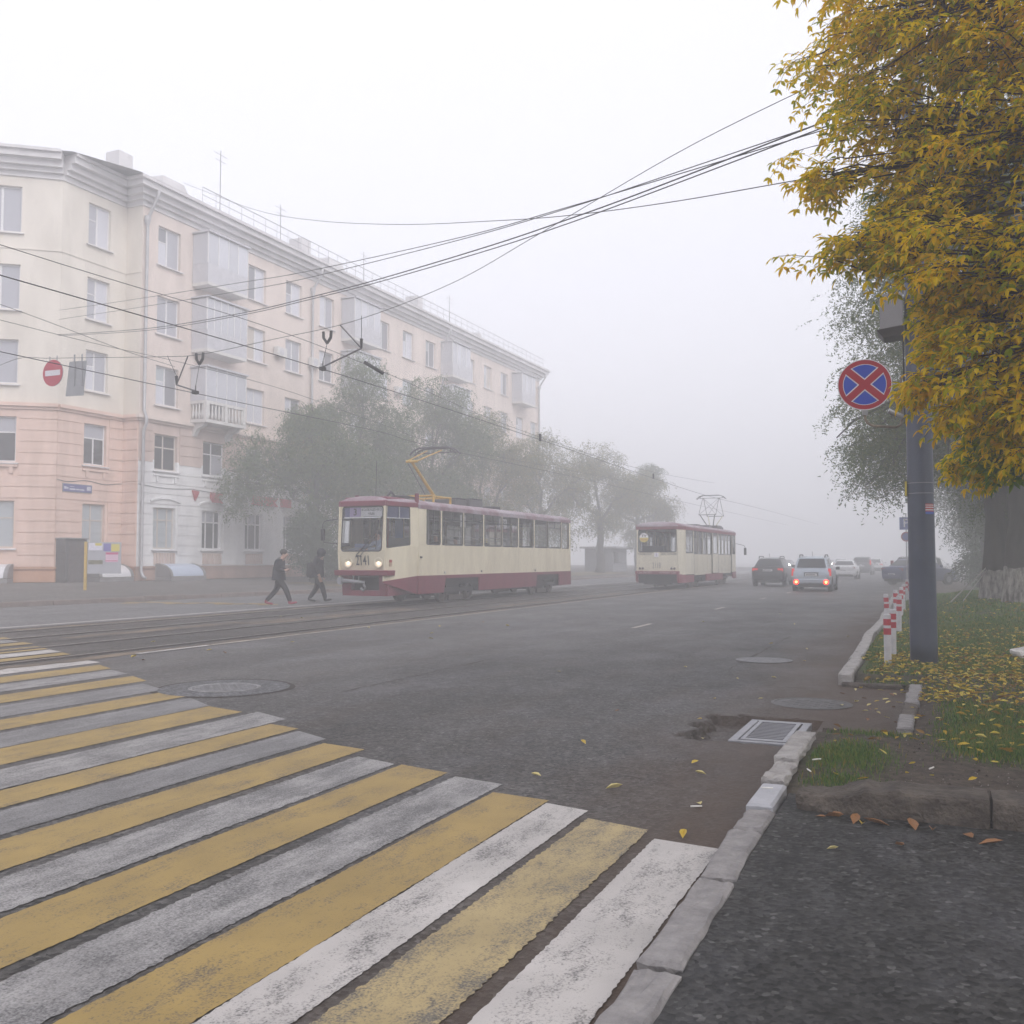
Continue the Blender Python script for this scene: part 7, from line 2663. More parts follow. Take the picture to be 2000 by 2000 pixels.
        if fog:
            MB().lathe([(0.12, 0.0), (0.10, -0.03)], 16, c=(sx * 0.66, yr - 0.03, 0.44), axis='y').build("fog_lamp", M_FOGL, t)
            MB().lathe([(0.055, -0.032), (0.045, -0.042)], 14, c=(sx * 0.66, yr - 0.03, 0.44), axis='y').build("fog_lamp_bulb", M_FOGC, t)
        if heads:
            MB().box(sx * 0.62 - 0.12, sx * 0.62 + 0.12, L_ / 2 - 0.10, L_ / 2 + 0.01, 0.62, 0.76).build("headlamp", M_HEADL, t, bevel=0.02)
        mb_ = MB().box(sx * (hw + 0.11) - 0.09, sx * (hw + 0.11) + 0.09, 0.16 * L_ - 0.05, 0.16 * L_ + 0.05, z_b + 0.01, z_b + 0.15)
        mb_.build("mirror", paint if shape != 'minivan' else M_PLASTIC, t, bevel=0.03)
    if plate:
        zp = {'minivan': 0.78, 'crossover': 0.88, 'sedan': 0.68, 'compact': 0.60, 'suv': 0.86}[shape]
        if shape in ('minivan', 'crossover'):
            MB().box(-0.34, 0.34, yr + 0.0, yr + 0.06, zp - 0.09, zp + 0.11).build("plate_recess", M_PLASTIC, t, bevel=0.02)
        po_ = MB().box(-0.26, 0.26, yr - 0.012, yr + 0.02, zp - 0.055, zp + 0.055).build("number_plate", M_PLATE, t)
        if detail:
            for k in range(7):
                MB().box(-0.22 + 0.058 * k, -0.185 + 0.058 * k, yr - 0.0135, yr - 0.012, zp - 0.03, zp + 0.03).build("plate_character", M_BLACKTXT, po_)
    MB().box(-hw * 0.82, hw * 0.82, yr - 0.03, yr + 0.16, 0.36, 0.60 if shape != 'suv' else 0.68).build("bumper", paint if shape in ('minivan', 'sedan', 'compact') else M_PLASTIC, t, bevel=0.05)
    MB().box(-hw * 0.72, hw * 0.72, yr + 0.02, L_ / 2 - 0.1, 0.20, 0.34).build("underbody", M_PLASTIC, t)
    if rails:
        for sx in (-1, 1):
            zt = max(s[3] for s in st)
            MB().tube([(sx * 0.56, yr + 0.16 * L_, zt - 0.06), (sx * 0.57, yr + 0.20 * L_, zt + 0.06), (sx * 0.57, yr + 0.5 * L_, zt + 0.07), (sx * 0.57, yr + 0.56 * L_, zt - 0.02)], 0.022, 8).build("roof_rail", M_PLASTIC, t, smooth=True)
        zt = max(s[3] for s in st)
        MB().tube([(0, yr + 0.2 * L_, zt), (0, yr + 0.17 * L_, zt + 0.22)], 0.008, 5).build("aerial", M_PLASTIC, t)
    return t


P_SILV = car_paint("silver_blue", (0.36, 0.40, 0.45), 0.45, 0.35)
P_DARK = car_paint("graphite", (0.035, 0.036, 0.042), 0.4)
P_WHITE = car_paint("white", (0.55, 0.55, 0.56), 0.0)
P_BLUE = car_paint("deep_blue", (0.030, 0.040, 0.14), 0.3)
P_GREY = car_paint("grey", (0.10, 0.10, 0.11), 0.3)
sv = car("silver-blue compact van with two red fog lamps glowing", 'minivan', (-5.35, 47.6, 0.005), R(1), P_SILV, fog=True, rails=True)
# small figure sticker on its rear window
car("dark crossover with tail lamps on, left of the silver-blue van", 'crossover', (-8.5, 55.4, 0.005), R(0), P_DARK, rails=True)
car("white saloon driving ahead of the silver-blue van", 'sedan', (-6.35, 76.5, 0.005), R(0), P_WHITE, tail='off', wiper=False)
car("dark off-roader ahead of the white saloon", 'suv', (-6.5, 97.0, 0.005), R(0), P_GREY, detail=False)
car("faint white hatchback ahead of the dark off-roader", 'crossover', (-6.2, 112.0, 0.005), R(0), P_WHITE, detail=False)
car("dim pale car far ahead in the left lane", 'crossover', (-10.2, 118.0, 0.005), R(0), P_WHITE, detail=False)
car("white car with a red lamp beyond the tram numbered 2118", 'sedan', (-13.4, 88.0, 0.005), R(0), P_WHITE, detail=False)
car("oncoming car with bright headlamps, barely visible in the fog", 'sedan', (-20.0, 143.0, 0.005), R(180), P_GREY, heads=True, detail=False, plate=False)
car("second oncoming car with headlamps, farther off in the fog", 'sedan', (-17.0, 172.0, 0.005), R(180), P_GREY, heads=True, detail=False, plate=False)
car("deep blue saloon parked askew behind the lamp post", 'compact', (-0.95, 60.9, 0.01), R(-44), P_BLUE, tail='off', wiper=False)
car("white off-roader parked beyond the deep blue saloon", 'suv', (-0.6, 67.5, 0.01), R(-44), P_WHITE, tail='off', detail=False)

# ------------------------------------------------------------------ market kiosks far left, parking sign, barrier tape
M_KIOSK = mat("kiosk_wall", (0.26, 0.26, 0.28), 0.6, var=0.08)
M_KROOF = mat("kiosk_roof", (0.45, 0.45, 0.47), 0.5)
for k, (x, y, lab) in enumerate(((-29.4, 88.0, "pale kiosk with a flat roof behind the end of the tram numbered 2141"),)):
    kk = thing("kiosk", lab, "kiosk", (x, y, 0.2))
    MB().box(-1.4, 1.4, -2.2, 2.2, 0, 2.3).build("cabin", M_KIOSK, kk)
    MB().box(-1.8, 1.9, -2.6, 2.6, 2.31, 2.5).build("roof", M_KROOF, kk, bevel=0.03)
    for y_ in (-1.5, -0.5, 0.5, 1.5):
        MB().box(1.402, 1.44, y_ - 0.42, y_ + 0.42, 0.9, 2.0).build("shop_window", M_PANE[0], kk)

ps = thing("parking_sign", "blue parking sign on a thin post half hidden by the lamp post", "road sign", (-1.45, 54.0, 0.0))
MB().tube([(0, 0, 0), (0, 0, 3.9)], 0.03, 8).build("post", M_GALV, ps)
MB().box(-0.32, 0.32, -0.05, -0.035, 3.05, 3.70).build("plate", mat("parking_blue", (0.05, 0.08, 0.30), 0.4), ps)
text_mesh("letter", "P", 0.62, M_SWHITE, ps, (0.0, -0.054, 3.38), (R(90), 0, 0), bold=0.008)
MB().lathe([(0.26, -0.05), (0.26, -0.036)], 24, c=(0, 0, 2.68), axis='y').build("round_plate", mat("round_plate_red", (0.30, 0.05, 0.06), 0.5), ps)
MB().lathe([(0.19, -0.055), (0.19, -0.0505)], 24, c=(0, 0, 2.68), axis='y').build("round_plate_field", mat("round_plate_blue", (0.08, 0.10, 0.30), 0.5), ps)

bt = MB()
for (a, c) in (((1.22, 29.1, 1.25), (0.30, 27.4, 0.38)), ((1.24, 29.1, 1.2), (0.60, 27.6, 0.40))):
    d = Vector(c) - Vector(a)
    for k in range(10):
        p0, p1 = Vector(a) + d * (k / 10), Vector(a) + d * ((k + 1) / 10)
        bt.quad(p0 + Vector((0, 0, 0.025)), p1 + Vector((0, 0, 0.025)), p1 - Vector((0, 0, 0.025)), p0 - Vector((0, 0, 0.025)))
tag(bt.build("barrier_tape", mat("barrier_tape_white", (0.34, 0.33, 0.30), 0.5), fix=False), "pale barrier tape stretched from the whitewashed trunk to the ground", "tape")

# ------------------------------------------------------------------ overhead wires
def wire(name, label, pts, r, cat="wire", group="overhead wires over the street", n=5):
    # smooth the given points a little
    P = [Vector(p) for p in pts]
    out = []
    for k in range(len(P) - 1):
        p0, p1, p2, p3 = P[max(0, k - 1)], P[k], P[k + 1], P[min(len(P) - 1, k + 2)]
        for q in range(8):
            t_ = q / 8
            out.append(0.5 * ((2 * p1) + (p2 - p0) * t_ + (2 * p0 - 5 * p1 + 4 * p2 - p3) * t_ ** 2 + (3 * p1 - p0 - 3 * p2 + p3) * t_ ** 3))
    out.append(P[-1])
    return tag(MB().tube(out, r, n).build(name, M_WIRE, None, smooth=True), label, cat, group)


wire("contact_wire", "contact wire above the near tram track", [(-13, -6, 5.75), (-13, 5, 5.78), (-13, 18.2, 5.93), (-13, 32, 5.80), (-13, 44, 5.62), (-13, 58.5, 5.45), (-13, 80, 5.6), (-13, 120, 5.7)], 0.011)
wire("contact_wire", "contact wire above the far tram track", [(-16.55, -4, 5.5), (-16.55, 10, 5.52), (-16.55, 17.9, 5.57), (-16.55, 26, 5.66), (-16.55, 30.1, 5.56), (-16.55, 45, 5.62), (-16.55, 70, 5.6), (-16.55, 120, 5.65)], 0.010)
wire("messenger_wire", "thin carrier wire over the near track with a turnbuckle", [(-13, -4, 6.2), (-13, 9.8, 6.31), (-13, 15.8, 6.47), (-13, 20.4, 6.37), (-13, 29, 5.95), (-13, 44, 5.85), (-13, 61, 6.4)], 0.007)
wire("messenger_wire", "thin carrier wire over the far track", [(-16.55, -2, 6.3), (-16.55, 12.5, 6.15), (-16.55, 17.5, 6.24), (-16.55, 21.5, 6.22), (-16.55, 26.5, 5.92), (-16.55, 33, 5.72), (-16.55, 60, 6.2)], 0.006)
wire("carrier_wire", "thin steel wire running low across the front of the house", [(-16.55, 6, 6.9), (-16.55, 12.5, 6.46), (-16.55, 15.6, 6.18), (-16.55, 17.2, 6.10)], 0.006)
wire("span_wire", "cross-street span wire carrying the hanging signs", [(-34.3, 24.6, 8.3), (-23.7, 18.4, 7.1), (-21.6, 18, 6.90), (-17.85, 18, 6.61), (-16.5, 18, 6.55), (-14.2, 18, 6.72), (-12.0, 18, 6.92), (-9.3, 17.6, 7.35), (-6.9, 16.8, 7.85), (-3.5, 15.2, 8.35), (-0.2, 13.95, 8.7)], 0.007)
wire("power_cable", "topmost of the four cables from the post to the house", [(-34.3, 28.8, 12.2), (-26.95, 25.61, 11.0), (-18.68, 22.0, 9.69), (-15.14, 20.46, 9.15), (-9.22, 17.87, 8.42), (-6.38, 16.63, 8.19), (-4.33, 15.74, 8.05), (-0.2, 13.95, 7.8)], 0.009)
wire("power_cable", "second of the four cables from the post to the house", [(-34.3, 28.8, 11.8), (-26.93, 25.6, 10.67), (-18.67, 22.0, 9.44), (-15.14, 20.46, 8.97), (-9.22, 17.87, 8.37), (-6.38, 16.64, 8.17), (-4.33, 15.74, 8.08), (-0.2, 13.95, 7.95)], 0.009)
wire("power_cable", "third of the four cables, thick with clips", [(-34.3, 28.8, 11.15), (-32.1, 27.86, 10.76), (-24.69, 24.62, 9.53), (-18.65, 21.99, 8.76), (-15.13, 20.45, 8.43), (-12.16, 19.16, 8.2), (-8.44, 17.53, 8.0), (-6.38, 16.64, 7.95), (-4.33, 15.74, 7.94), (-0.2, 13.95, 8.02)], 0.013)
wire("power_cable", "lowest of the four cables, close beside the third", [(-34.3, 28.8, 11.1), (-32.1, 27.86, 10.71), (-24.68, 24.62, 9.46), (-18.65, 21.99, 8.7), (-15.13, 20.45, 8.37), (-12.15, 19.15, 8.13), (-8.44, 17.53, 7.92), (-6.38, 16.64, 7.87), (-4.33, 15.74, 7.87), (-0.2, 13.95, 7.93)], 0.011)
wire("house_cable", "cable sagging from the roof of the house into the yellow tree", [(-34.0, 35.7, 20.3), (-32.28, 34.63, 19.4), (-24.33, 29.51, 15.31), (-18.8, 25.94, 12.88), (-13.58, 22.57, 10.88), (-9.65, 20.03, 9.55), (-7.04, 18.35, 8.72), (-4.39, 16.64, 7.99), (-1.88, 15.02, 7.39), (0.6, 13.4, 6.8)], 0.009)


def hanger(label, x, y, z, arm, rod, drop, vee):
    """pull-off: arm from the contact wire, stay rod up to the span wire, insulators (offsets across the street and up)"""
    t = thing("wire_hanger", label, "wire hanger", (x, y, z))
    MB().tube([(0, 0, 0.03), (arm[0], 0.1, arm[1])], 0.02, 6).build("pull_off_arm", M_PGREY, t)
    MB().tube([(arm[0], 0.1, arm[1]), (rod[0], 0.0, rod[1])], 0.018, 6).build("stay_rod", M_PGREY, t)
    MB().tube([(arm[0], 0.1, arm[1]), (arm[0] + 0.01, 0.08, arm[1] + 0.22)], [0.022, 0.04], 8).build("insulator", M_UNDER, t)
    MB().tube([(arm[0] + 0.01, 0.08, arm[1] + 0.22), (drop[0], 0.0, drop[1])], 0.008, 5).build("drop_wire", M_WIRE, t)
    MB().tube([(0, 0, 0), (0.01, 0.0, 0.16)], 0.016, 6).build("clamp_rod", M_PGREY, t)
    MB().box(-0.05, 0.05, -0.07, 0.07, -0.05, 0.03).build("contact_clamp", M_UNDER, t)
    for s_ in (-1, 1):
        MB().tube([(vee[0], 0, vee[1]), (vee[0] + 0.10 * s_, 0, vee[1] + 0.13), (vee[0] + 0.11 * s_, 0, vee[1] + 0.28)], 0.034, 8).build("strain_insulator", M_UNDER, t)
    MB().tube([(0.01, 0, 0.16), (vee[0], 0, vee[1])], 0.007, 5).build("link", M_WIRE, t)
    return t


hanger("pull-off arm with insulators holding the near contact wire", -13.0, 18.2, 5.95, (1.0, 0.40), (0.48, 0.97), (1.06, 1.13), (0.12, 0.58))
hanger("pull-off arm with insulators holding the far contact wire", -16.55, 17.9, 5.60, (-0.70, 0.25), (-0.25, 0.92), (-0.92, 0.98), (0.12, 0.68))
for k, (x, y, z, lab) in enumerate(((-13.0, 20.4, 6.37, "long turnbuckle on the carrier wire"), )):
    o = MB().tube([(x, y - 0.42, z + 0.06), (x, y + 0.42, z - 0.06)], 0.045, 8).build("turnbuckle", M_UNDER)
    tag(o, lab, "turnbuckle")
for k, (y, z0) in enumerate(((31.5, 5.80), (46.5, 5.60))):
    o = MB().box(-13.03, -12.97, y - 0.05, y + 0.05, z0 - 0.04, z0 + 0.22).build("wire_clip", M_UNDER)
    tag(o, "small dark clip on the near contact wire", "clip", "clips on the contact wire")

# hanging road signs on the span wire
M_NOENTRY = mat("sign_no_entry_red", (0.42, 0.02, 0.05), 0.45)
s1 = thing("road_sign", "red no-entry sign hanging from the span wire", "road sign", (-21.6, 18.0, 6.50), R(2))
MB().lathe([(0.36, 0.0), (0.36, 0.02)], 32, axis='y').build("plate", M_GALV, s1)
disc(MB(), 0, 0.36, -0.003, 36).build("red_disc", M_NOENTRY, s1, fix=False)
MB().box(-0.27, 0.27, -0.008, -0.004, -0.075, 0.075).build("white_bar", M_SWHITE, s1)
for x in (-0.13, 0.13):
    MB().tube([(x, 0.01, 0.30), (x, 0.01, 0.46)], 0.014, 6).build("hanger_strap", M_GALV, s1)
s2 = thing("road_sign", "grey back of a rectangular sign hanging beside the no-entry sign", "road sign", (-20.7, 18.0, 6.28), R(8))
MB().hexa([(-0.34, -0.01, -0.46), (0.22, -0.01, -0.46), (0.22, 0.01, -0.46), (-0.34, 0.01, -0.46)], [(-0.24, -0.01, 0.46), (0.30, -0.01, 0.46), (0.30, 0.01, 0.46), (-0.24, 0.01, 0.46)]).build("plate", M_GALV, s2)
for x in (-0.07, 0.17):
    MB().box(x - 0.018, x + 0.018, -0.03, -0.011, -0.2, 0.64).build("mounting_rail", M_GALV, s2)

# ------------------------------------------------------------------ trees
M_BARK = mat("bark_grey_brown", (0.040, 0.034, 0.030), 0.95, vscale=5, col2=(0.085, 0.075, 0.066), stretch=(1, 1, 0.25), bump=0.9, bscale=9)
M_BARKD = mat("bark_dark", (0.022, 0.019, 0.017), 0.95, vscale=5, col2=(0.05, 0.044, 0.038), stretch=(1, 1, 0.25), bump=0.9, bscale=9)
M_LIME = mat("bark_whitewashed", (0.07, 0.062, 0.055), 0.95, vscale=9, col2=(0.30, 0.28, 0.255), stretch=(1, 1, 0.3), bump=0.9, bscale=12, lo=0.38, hi=0.6)
F_GREEN = island_mat("foliage_grey_green", [(0.030, 0.058, 0.014), (0.055, 0.098, 0.022), (0.085, 0.140, 0.030), (0.15, 0.165, 0.036)], 0.6, 0.35, 0.5, 0.45)
F_DARK = island_mat("foliage_dark_green", [(0.020, 0.040, 0.010), (0.038, 0.068, 0.018), (0.060, 0.095, 0.024)], 0.6, 0.3, 0.5, 0.4)
F_OLIVE = island_mat("foliage_olive_yellow", [(0.055, 0.075, 0.020), (0.10, 0.125, 0.028), (0.17, 0.165, 0.034), (0.27, 0.20, 0.04)], 0.6, 0.3, 0.4, 0.4)
F_YELL = island_mat("foliage_autumn_yellow", [(0.16, 0.11, 0.025), (0.28, 0.19, 0.035), (0.36, 0.26, 0.05)], 0.6, 0.35, 0.8, 0.4)


def bez(a, c, sag, n, r, jit=0.0):
    a, c = Vector(a), Vector(c)
    out = []
    for k in range(n + 1):
        t = k / n
        p = a.lerp(c, t) + Vector((0, 0, sag * 4 * t * (1 - t)))
        if 0 < k < n and jit:
            p += Vector((r.uniform(-1, 1), r.uniform(-1, 1), r.uniform(-1, 1))) * jit
        out.append(p)
    return out


def tree(name, label, base, trunk_r, trunk_h, blobs, n_str, leaf, m_leaf, m_bark, seed, droop=0.9, str_len=(5, 9), group=None, lime=0.0, lean=(0, 0), wide=0.42, shell=0.48):
    """trunk, limbs reaching into each crown lobe, and hanging sprays of leaves spread through the lobes"""
    r = random.Random(seed)
    t = thing(name, label, "tree", base, group=group)
    tb = MB()
    path, rad = [], []
    for k in range(9):
        f = k / 8
        path.append((lean[0] * f + 0.12 * trunk_r * math.sin(k * 1.7 + seed), lean[1] * f + 0.12 * trunk_r * math.cos(k * 1.3 + seed), -0.1 + trunk_h * f))
        rad.append(trunk_r * ((1.30 if k == 0 else 1.0) - 0.45 * f))
    tb.tube(path, rad, 14)
    tb.build("trunk", m_bark, t, smooth=True)
    if lime:
        lb = MB()
        n = 18
        prof = []
        for k in range(7):
            z = -0.05 + lime * k / 6
            u = (z + 0.1) / trunk_h * 8
            i0 = min(7, int(u))
            fr = u - i0
            cx = path[i0][0] * (1 - fr) + path[i0 + 1][0] * fr
            cy2 = path[i0][1] * (1 - fr) + path[i0 + 1][1] * fr
            rr = (rad[i0] * (1 - fr) + rad[i0 + 1] * fr) + 0.02
            for j in range(n):
                a = 2 * math.pi * j / n
                zz = z + (0.12 * noise.noise(Vector((math.cos(a) * 2, math.sin(a) * 2, seed))) if k == 6 else 0)
                lb.v.append((cx + rr * math.cos(a), cy2 + rr * math.sin(a), zz))
        for k in range(6):
            for j in range(n):
                lb.f.append((k * n + j, k * n + (j + 1) % n, (k + 1) * n + (j + 1) % n, (k + 1) * n + j))
        lb.build("whitewash", M_LIME, t, smooth=True, fix=False)
    limb = MB()
    tops = Vector(path[-1])
    for (cx, cy_, cz, rx, ry, rz) in blobs:
        c = Vector((cx, cy_, cz))
        st_ = Vector(path[r.randrange(5, 9)])
        mid = bez(st_, c, 0.3, 6, r, 0.18)
        limb.tube(mid, [trunk_r * 0.42 * (1 - 0.75 * k / 6) for k in range(7)], 7)
        for _ in range(7):
            u = Vector((r.gauss(0, 1), r.gauss(0, 1), r.gauss(0.2, 1))).normalized()
            e = c + Vector((u.x * rx, u.y * ry, u.z * rz)) * r.uniform(0.65, 0.98)
            s_ = mid[r.randrange(3, 7)]
            limb.tube(bez(s_, e, r.uniform(0, 0.5), 5, r, 0.12), [trunk_r * 0.13 * (1 - 0.8 * k / 5) + 0.006 for k in range(6)], 5)
    limb.build("limbs", m_bark, t, smooth=True)
    cr = MB()
    vol = [b[3] * b[4] * b[5] for b in blobs]
    tot = sum(v ** 0.75 for v in vol)
    for b, v in zip(blobs, vol):
        n = int(n_str * v ** 0.75 / tot)
        # leaf clumps: sprays gather round a set of twig ends so that gaps stay open
        nclump = max(6, int(n / 14))
        for _ in range(nclump):
            u = Vector((r.gauss(0, 1), r.gauss(0, 1), r.gauss(0.15, 1))).normalized()
            d = r.random() ** shell
            cc = Vector((b[0] + u.x * b[3] * d, b[1] + u.y * b[4] * d, b[2] + u.z * b[5] * d))
            cs = 0.13 * (b[3] + b[5]) * r.uniform(0.35, 1.0)
            for _s in range(14):
                p = cc + Vector((r.gauss(0, 0.5), r.gauss(0, 0.5), r.gauss(0, 0.42))) * cs
                ang = r.uniform(0, 6.283)
                dr_ = Vector((math.cos(ang), math.sin(ang), r.uniform(-0.3, 0.5)))
                step = leaf * r.uniform(0.7, 1.1)
                for _l in range(r.randint(*str_len)):
                    dr_ = (dr_ + Vector((r.gauss(0, 0.22), r.gauss(0, 0.22), -droop * 0.30 + r.gauss(0, 0.1)))).normalized()
                    p = p + dr_ * step
                    ax = Vector((r.gauss(0, 1), r.gauss(0, 1), r.gauss(-0.5 * droop, 0.8))).normalized()
                    sd = ax.orthogonal().normalized()
                    sd.rotate(Matrix.Rotation(r.uniform(0, 6.283), 3, ax))
                    ln = leaf * r.uniform(0.7, 1.3)
                    w_ = ln * wide * 0.5
                    i = len(cr.v)
                    cr.v += [tuple(p - sd * w_), tuple(p + sd * w_), tuple(p + ax * ln)]
                    cr.f.append((i, i + 1, i + 2))
    cr.build("crown", m_leaf, t, fix=False)
    return t


GL = "trees along the house front"
tree("street_tree", "nearest drooping grey-green tree before the white ground floor", (-29.2, 40.4, 0.25), 0.30, 4.6,
     [(0.1, 0.2, 6.6, 2.6, 2.6, 2.4), (-2.6, -1.4, 6.0, 1.9, 1.9, 2.0), (-3.6, -1.9, 4.8, 0.9, 0.9, 1.3), (1.6, 1.2, 5.6, 1.8, 1.8, 2.2), (0.2, 0.0, 3.4, 1.3, 1.3, 1.5), (-0.6, 0.3, 8.3, 1.5, 1.5, 1.3)], 8143, 0.121, F_GREEN, M_BARK, 1, group=GL)
tree("street_tree", "tall loose-topped tree just behind the nearest drooping tree", (-29.6, 45.6, 0.25), 0.28, 6.2,
     [(-0.4, 0.0, 11.2, 1.5, 1.5, 2.1), (-1.9, -0.9, 9.2, 1.2, 1.2, 1.6), (0.6, 0.6, 8.2, 2.2, 2.2, 2.4), (0.3, 0.8, 5.4, 2.4, 2.4, 2.2), (1.2, 1.0, 3.2, 1.5, 1.5, 1.6)], 6786, 0.129, F_GREEN, M_BARK, 2, group=GL)
tree("street_tree", "broad tree above the pantograph of the tram numbered 2141", (-29.4, 52.6, 0.25), 0.30, 6.0,
     [(0.4, 0.2, 11.0, 2.0, 2.0, 2.2), (1.8, 1.4, 9.0, 2.2, 2.2, 2.3), (-1.4, -0.6, 8.0, 2.0, 2.0, 2.4), (0.4, 0.4, 5.4, 2.6, 2.6, 2.2)], 6514, 0.137, F_GREEN, M_BARK, 3, group=GL)
tree("street_tree", "leafy tree behind the middle of the tram numbered 2141", (-29.2, 60.0, 0.25), 0.30, 5.5,
     [(0.0, 0.0, 9.6, 2.4, 2.4, 2.4), (1.8, 1.6, 7.6, 2.2, 2.2, 2.4), (-1.2, -1.0, 6.4, 2.0, 2.0, 2.2), (0.5, 0.4, 4.0, 2.4, 2.4, 1.8)], 5428, 0.146, F_OLIVE, M_BARK, 4, group=GL)
tree("street_tree", "yellowing tree with dark trunk behind the rear of the tram numbered 2141", (-27.6, 81.0, 0.25), 0.42, 5.0,
     [(-0.6, -0.4, 9.4, 3.0, 3.0, 2.4), (1.6, 1.4, 7.2, 2.6, 2.6, 2.4), (-2.4, -1.4, 6.6, 2.2, 2.2, 2.0), (0.0, 0.0, 4.6, 2.0, 2.0, 1.4)], 4343, 0.162, F_OLIVE, M_BARK, 5, group=GL)
tree("street_tree", "hazy yellow-green tree filling the gap past the end of the house", (-28.8, 70.0, 0.25), 0.34, 5.5,
     [(0.0, 0.0, 9.0, 2.6, 2.6, 2.6), (1.8, 1.8, 7.0, 2.4, 2.4, 2.4), (-1.4, -1.2, 6.0, 2.2, 2.2, 2.2), (0.6, 0.6, 3.8, 2.4, 2.4, 1.8)], 4836, 0.150, F_OLIVE, M_BARK, 31, group=GL)
tree("street_tree", "pale hazy tree between the two trams, beyond the kiosks", (-26.8, 90.0, 0.25), 0.36, 5.5,
     [(0.0, 0.0, 8.0, 2.8, 2.8, 2.6), (1.6, 2.0, 5.8, 2.4, 2.4, 2.2), (-1.8, -1.2, 5.6, 2.2, 2.2, 2.2), (0.4, 0.4, 3.4, 2.2, 2.2, 1.6)], 4056, 0.165, F_OLIVE, M_BARK, 32, group=GL)
tree("street_tree", "faint slender tree left of the tram numbered 2118", (-28.0, 98.0, 0.25), 0.3, 6.0,
     [(0.2, 0.2, 10.0, 1.4, 1.4, 1.8), (-1.6, -0.8, 8.2, 1.3, 1.3, 1.3), (1.2, 0.8, 6.6, 1.2, 1.2, 1.3)], 2442, 0.162, F_GREEN, M_BARK, 6, group=GL)
tree("street_tree", "small yellow tree glimpsed against the house wall", (-32.6, 44.6, 0.4), 0.12, 5.5,
     [(0, 0, 8.2, 1.2, 1.2, 1.5), (0.2, 0.4, 6.0, 1.0, 1.0, 1.2)], 2436, 0.114, F_YELL, M_BARK, 7, group=GL)
tree("street_tree", "small yellow tree between the trunks behind the tram cab", (-31.0, 46.6, 0.4), 0.10, 3.0,
     [(0, 0.3, 4.4, 1.1, 1.1, 1.6), (0.6, 0.6, 2.8, 0.8, 0.8, 1.0)], 2436, 0.114, F_YELL, M_BARK, 8, group=GL)


def bush(name, label, base, blobs, n_str, leaf, m_leaf, seed):
    r = random.Random(seed)
    t = thing(name, label, "shrub", base)
    st_ = MB()
    for k in range(9):
        a = r.uniform(0, 6.283)
        b = r.choice(blobs)
        st_.tube(bez((0.1 * math.cos(a), 0.1 * math.sin(a), 0), (b[0] + b[3] * 0.6 * math.cos(a), b[1] + b[4] * 0.6 * math.sin(a), b[2] + b[5] * 0.4), 0.2, 5, r, 0.03), [0.02, 0.018, 0.015, 0.012, 0.009, 0.005], 5)
    st_.build("stems", M_BARK, t)
    cr = MB()
    for _ in range(n_str):
        b = r.choice(blobs)
        u = Vector((r.gauss(0, 1), r.gauss(0, 1), r.gauss(0, 1))).normalized() * r.random() ** 0.45
        p = Vector((b[0] + u.x * b[3], b[1] + u.y * b[4], b[2] + u.z * b[5]))
        dr_ = Vector((u.x, u.y, 0.3)).normalized()
        for _l in range(6):
            dr_ = (dr_ + Vector((0, 0, -0.18))).normalized()
            p = p + dr_ * leaf * 0.8
            ax = (dr_ + Vector((r.gauss(0, 0.6), r.gauss(0, 0.6), r.gauss(0, 0.6)))).normalized()
            sd = ax.orthogonal().normalized()
            sd.rotate(Matrix.Rotation(r.uniform(0, 6.283), 3, ax))
            i = len(cr.v)
            ln = leaf * r.uniform(0.8, 1.4)
            cr.v += [tuple(p), tuple(p + ax * ln * 0.5 + sd * ln * 0.2), tuple(p + ax * ln), tuple(p + ax * ln * 0.5 - sd * ln * 0.2)]
            cr.f.append((i, i + 1, i + 2, i + 3))
    cr.build("foliage", m_leaf, t, fix=False)
    return t


bush("shrub", "dark green shrub at the foot of the nearest drooping tree", (-28.0, 38.6, 0.25), [(0, 0, 1.6, 0.9, 0.9, 1.2), (-0.3, -0.2, 2.6, 0.7, 0.7, 1.0), (0.4, 0.5, 1.0, 0.9, 0.9, 0.8)], 3132, 0.097, F_DARK, 41)
bush("shrub", "low shrub beside the cab of the tram numbered 2141", (-27.6, 41.0, 0.25), [(0, 0, 0.9, 1.0, 1.0, 0.8), (0.8, 0.6, 0.7, 0.8, 0.8, 0.6)], 1740, 0.097, F_DARK, 42)

# dry verge before the trees
mb = MB()
pv = []
for k in range(40):
    y = 37.5 + k * 1.2
    xk = kerbx(y)
    jt = 0.35 * noise.noise(Vector((k * 0.7, 0, 0)))
    xs = [xk - 1.6 + jt, xk - 3.0, xk - 4.6 - jt]
    pv.append([(x, y, (0.155 + 0.065 * min(1, (xk - 0.15 - x) / 2.2) if x > xk - 2.35 else 0.22 + 0.14 * (xk - 2.35 - x) / 2.8) + 0.02) for x in xs])
for a, c in zip(pv, pv[1:]):
    for k in range(2):
        mb.quad(a[k + 1], a[k], c[k], c[k + 1])
tag(mb.build("verge", mat("verge_dry_grass", (0.10, 0.085, 0.045), 0.95, vscale=2.5, col2=(0.22, 0.17, 0.085), bump=0.8, bscale=14), fix=False), "strip of dry yellowing grass beneath the trees", kind="structure")

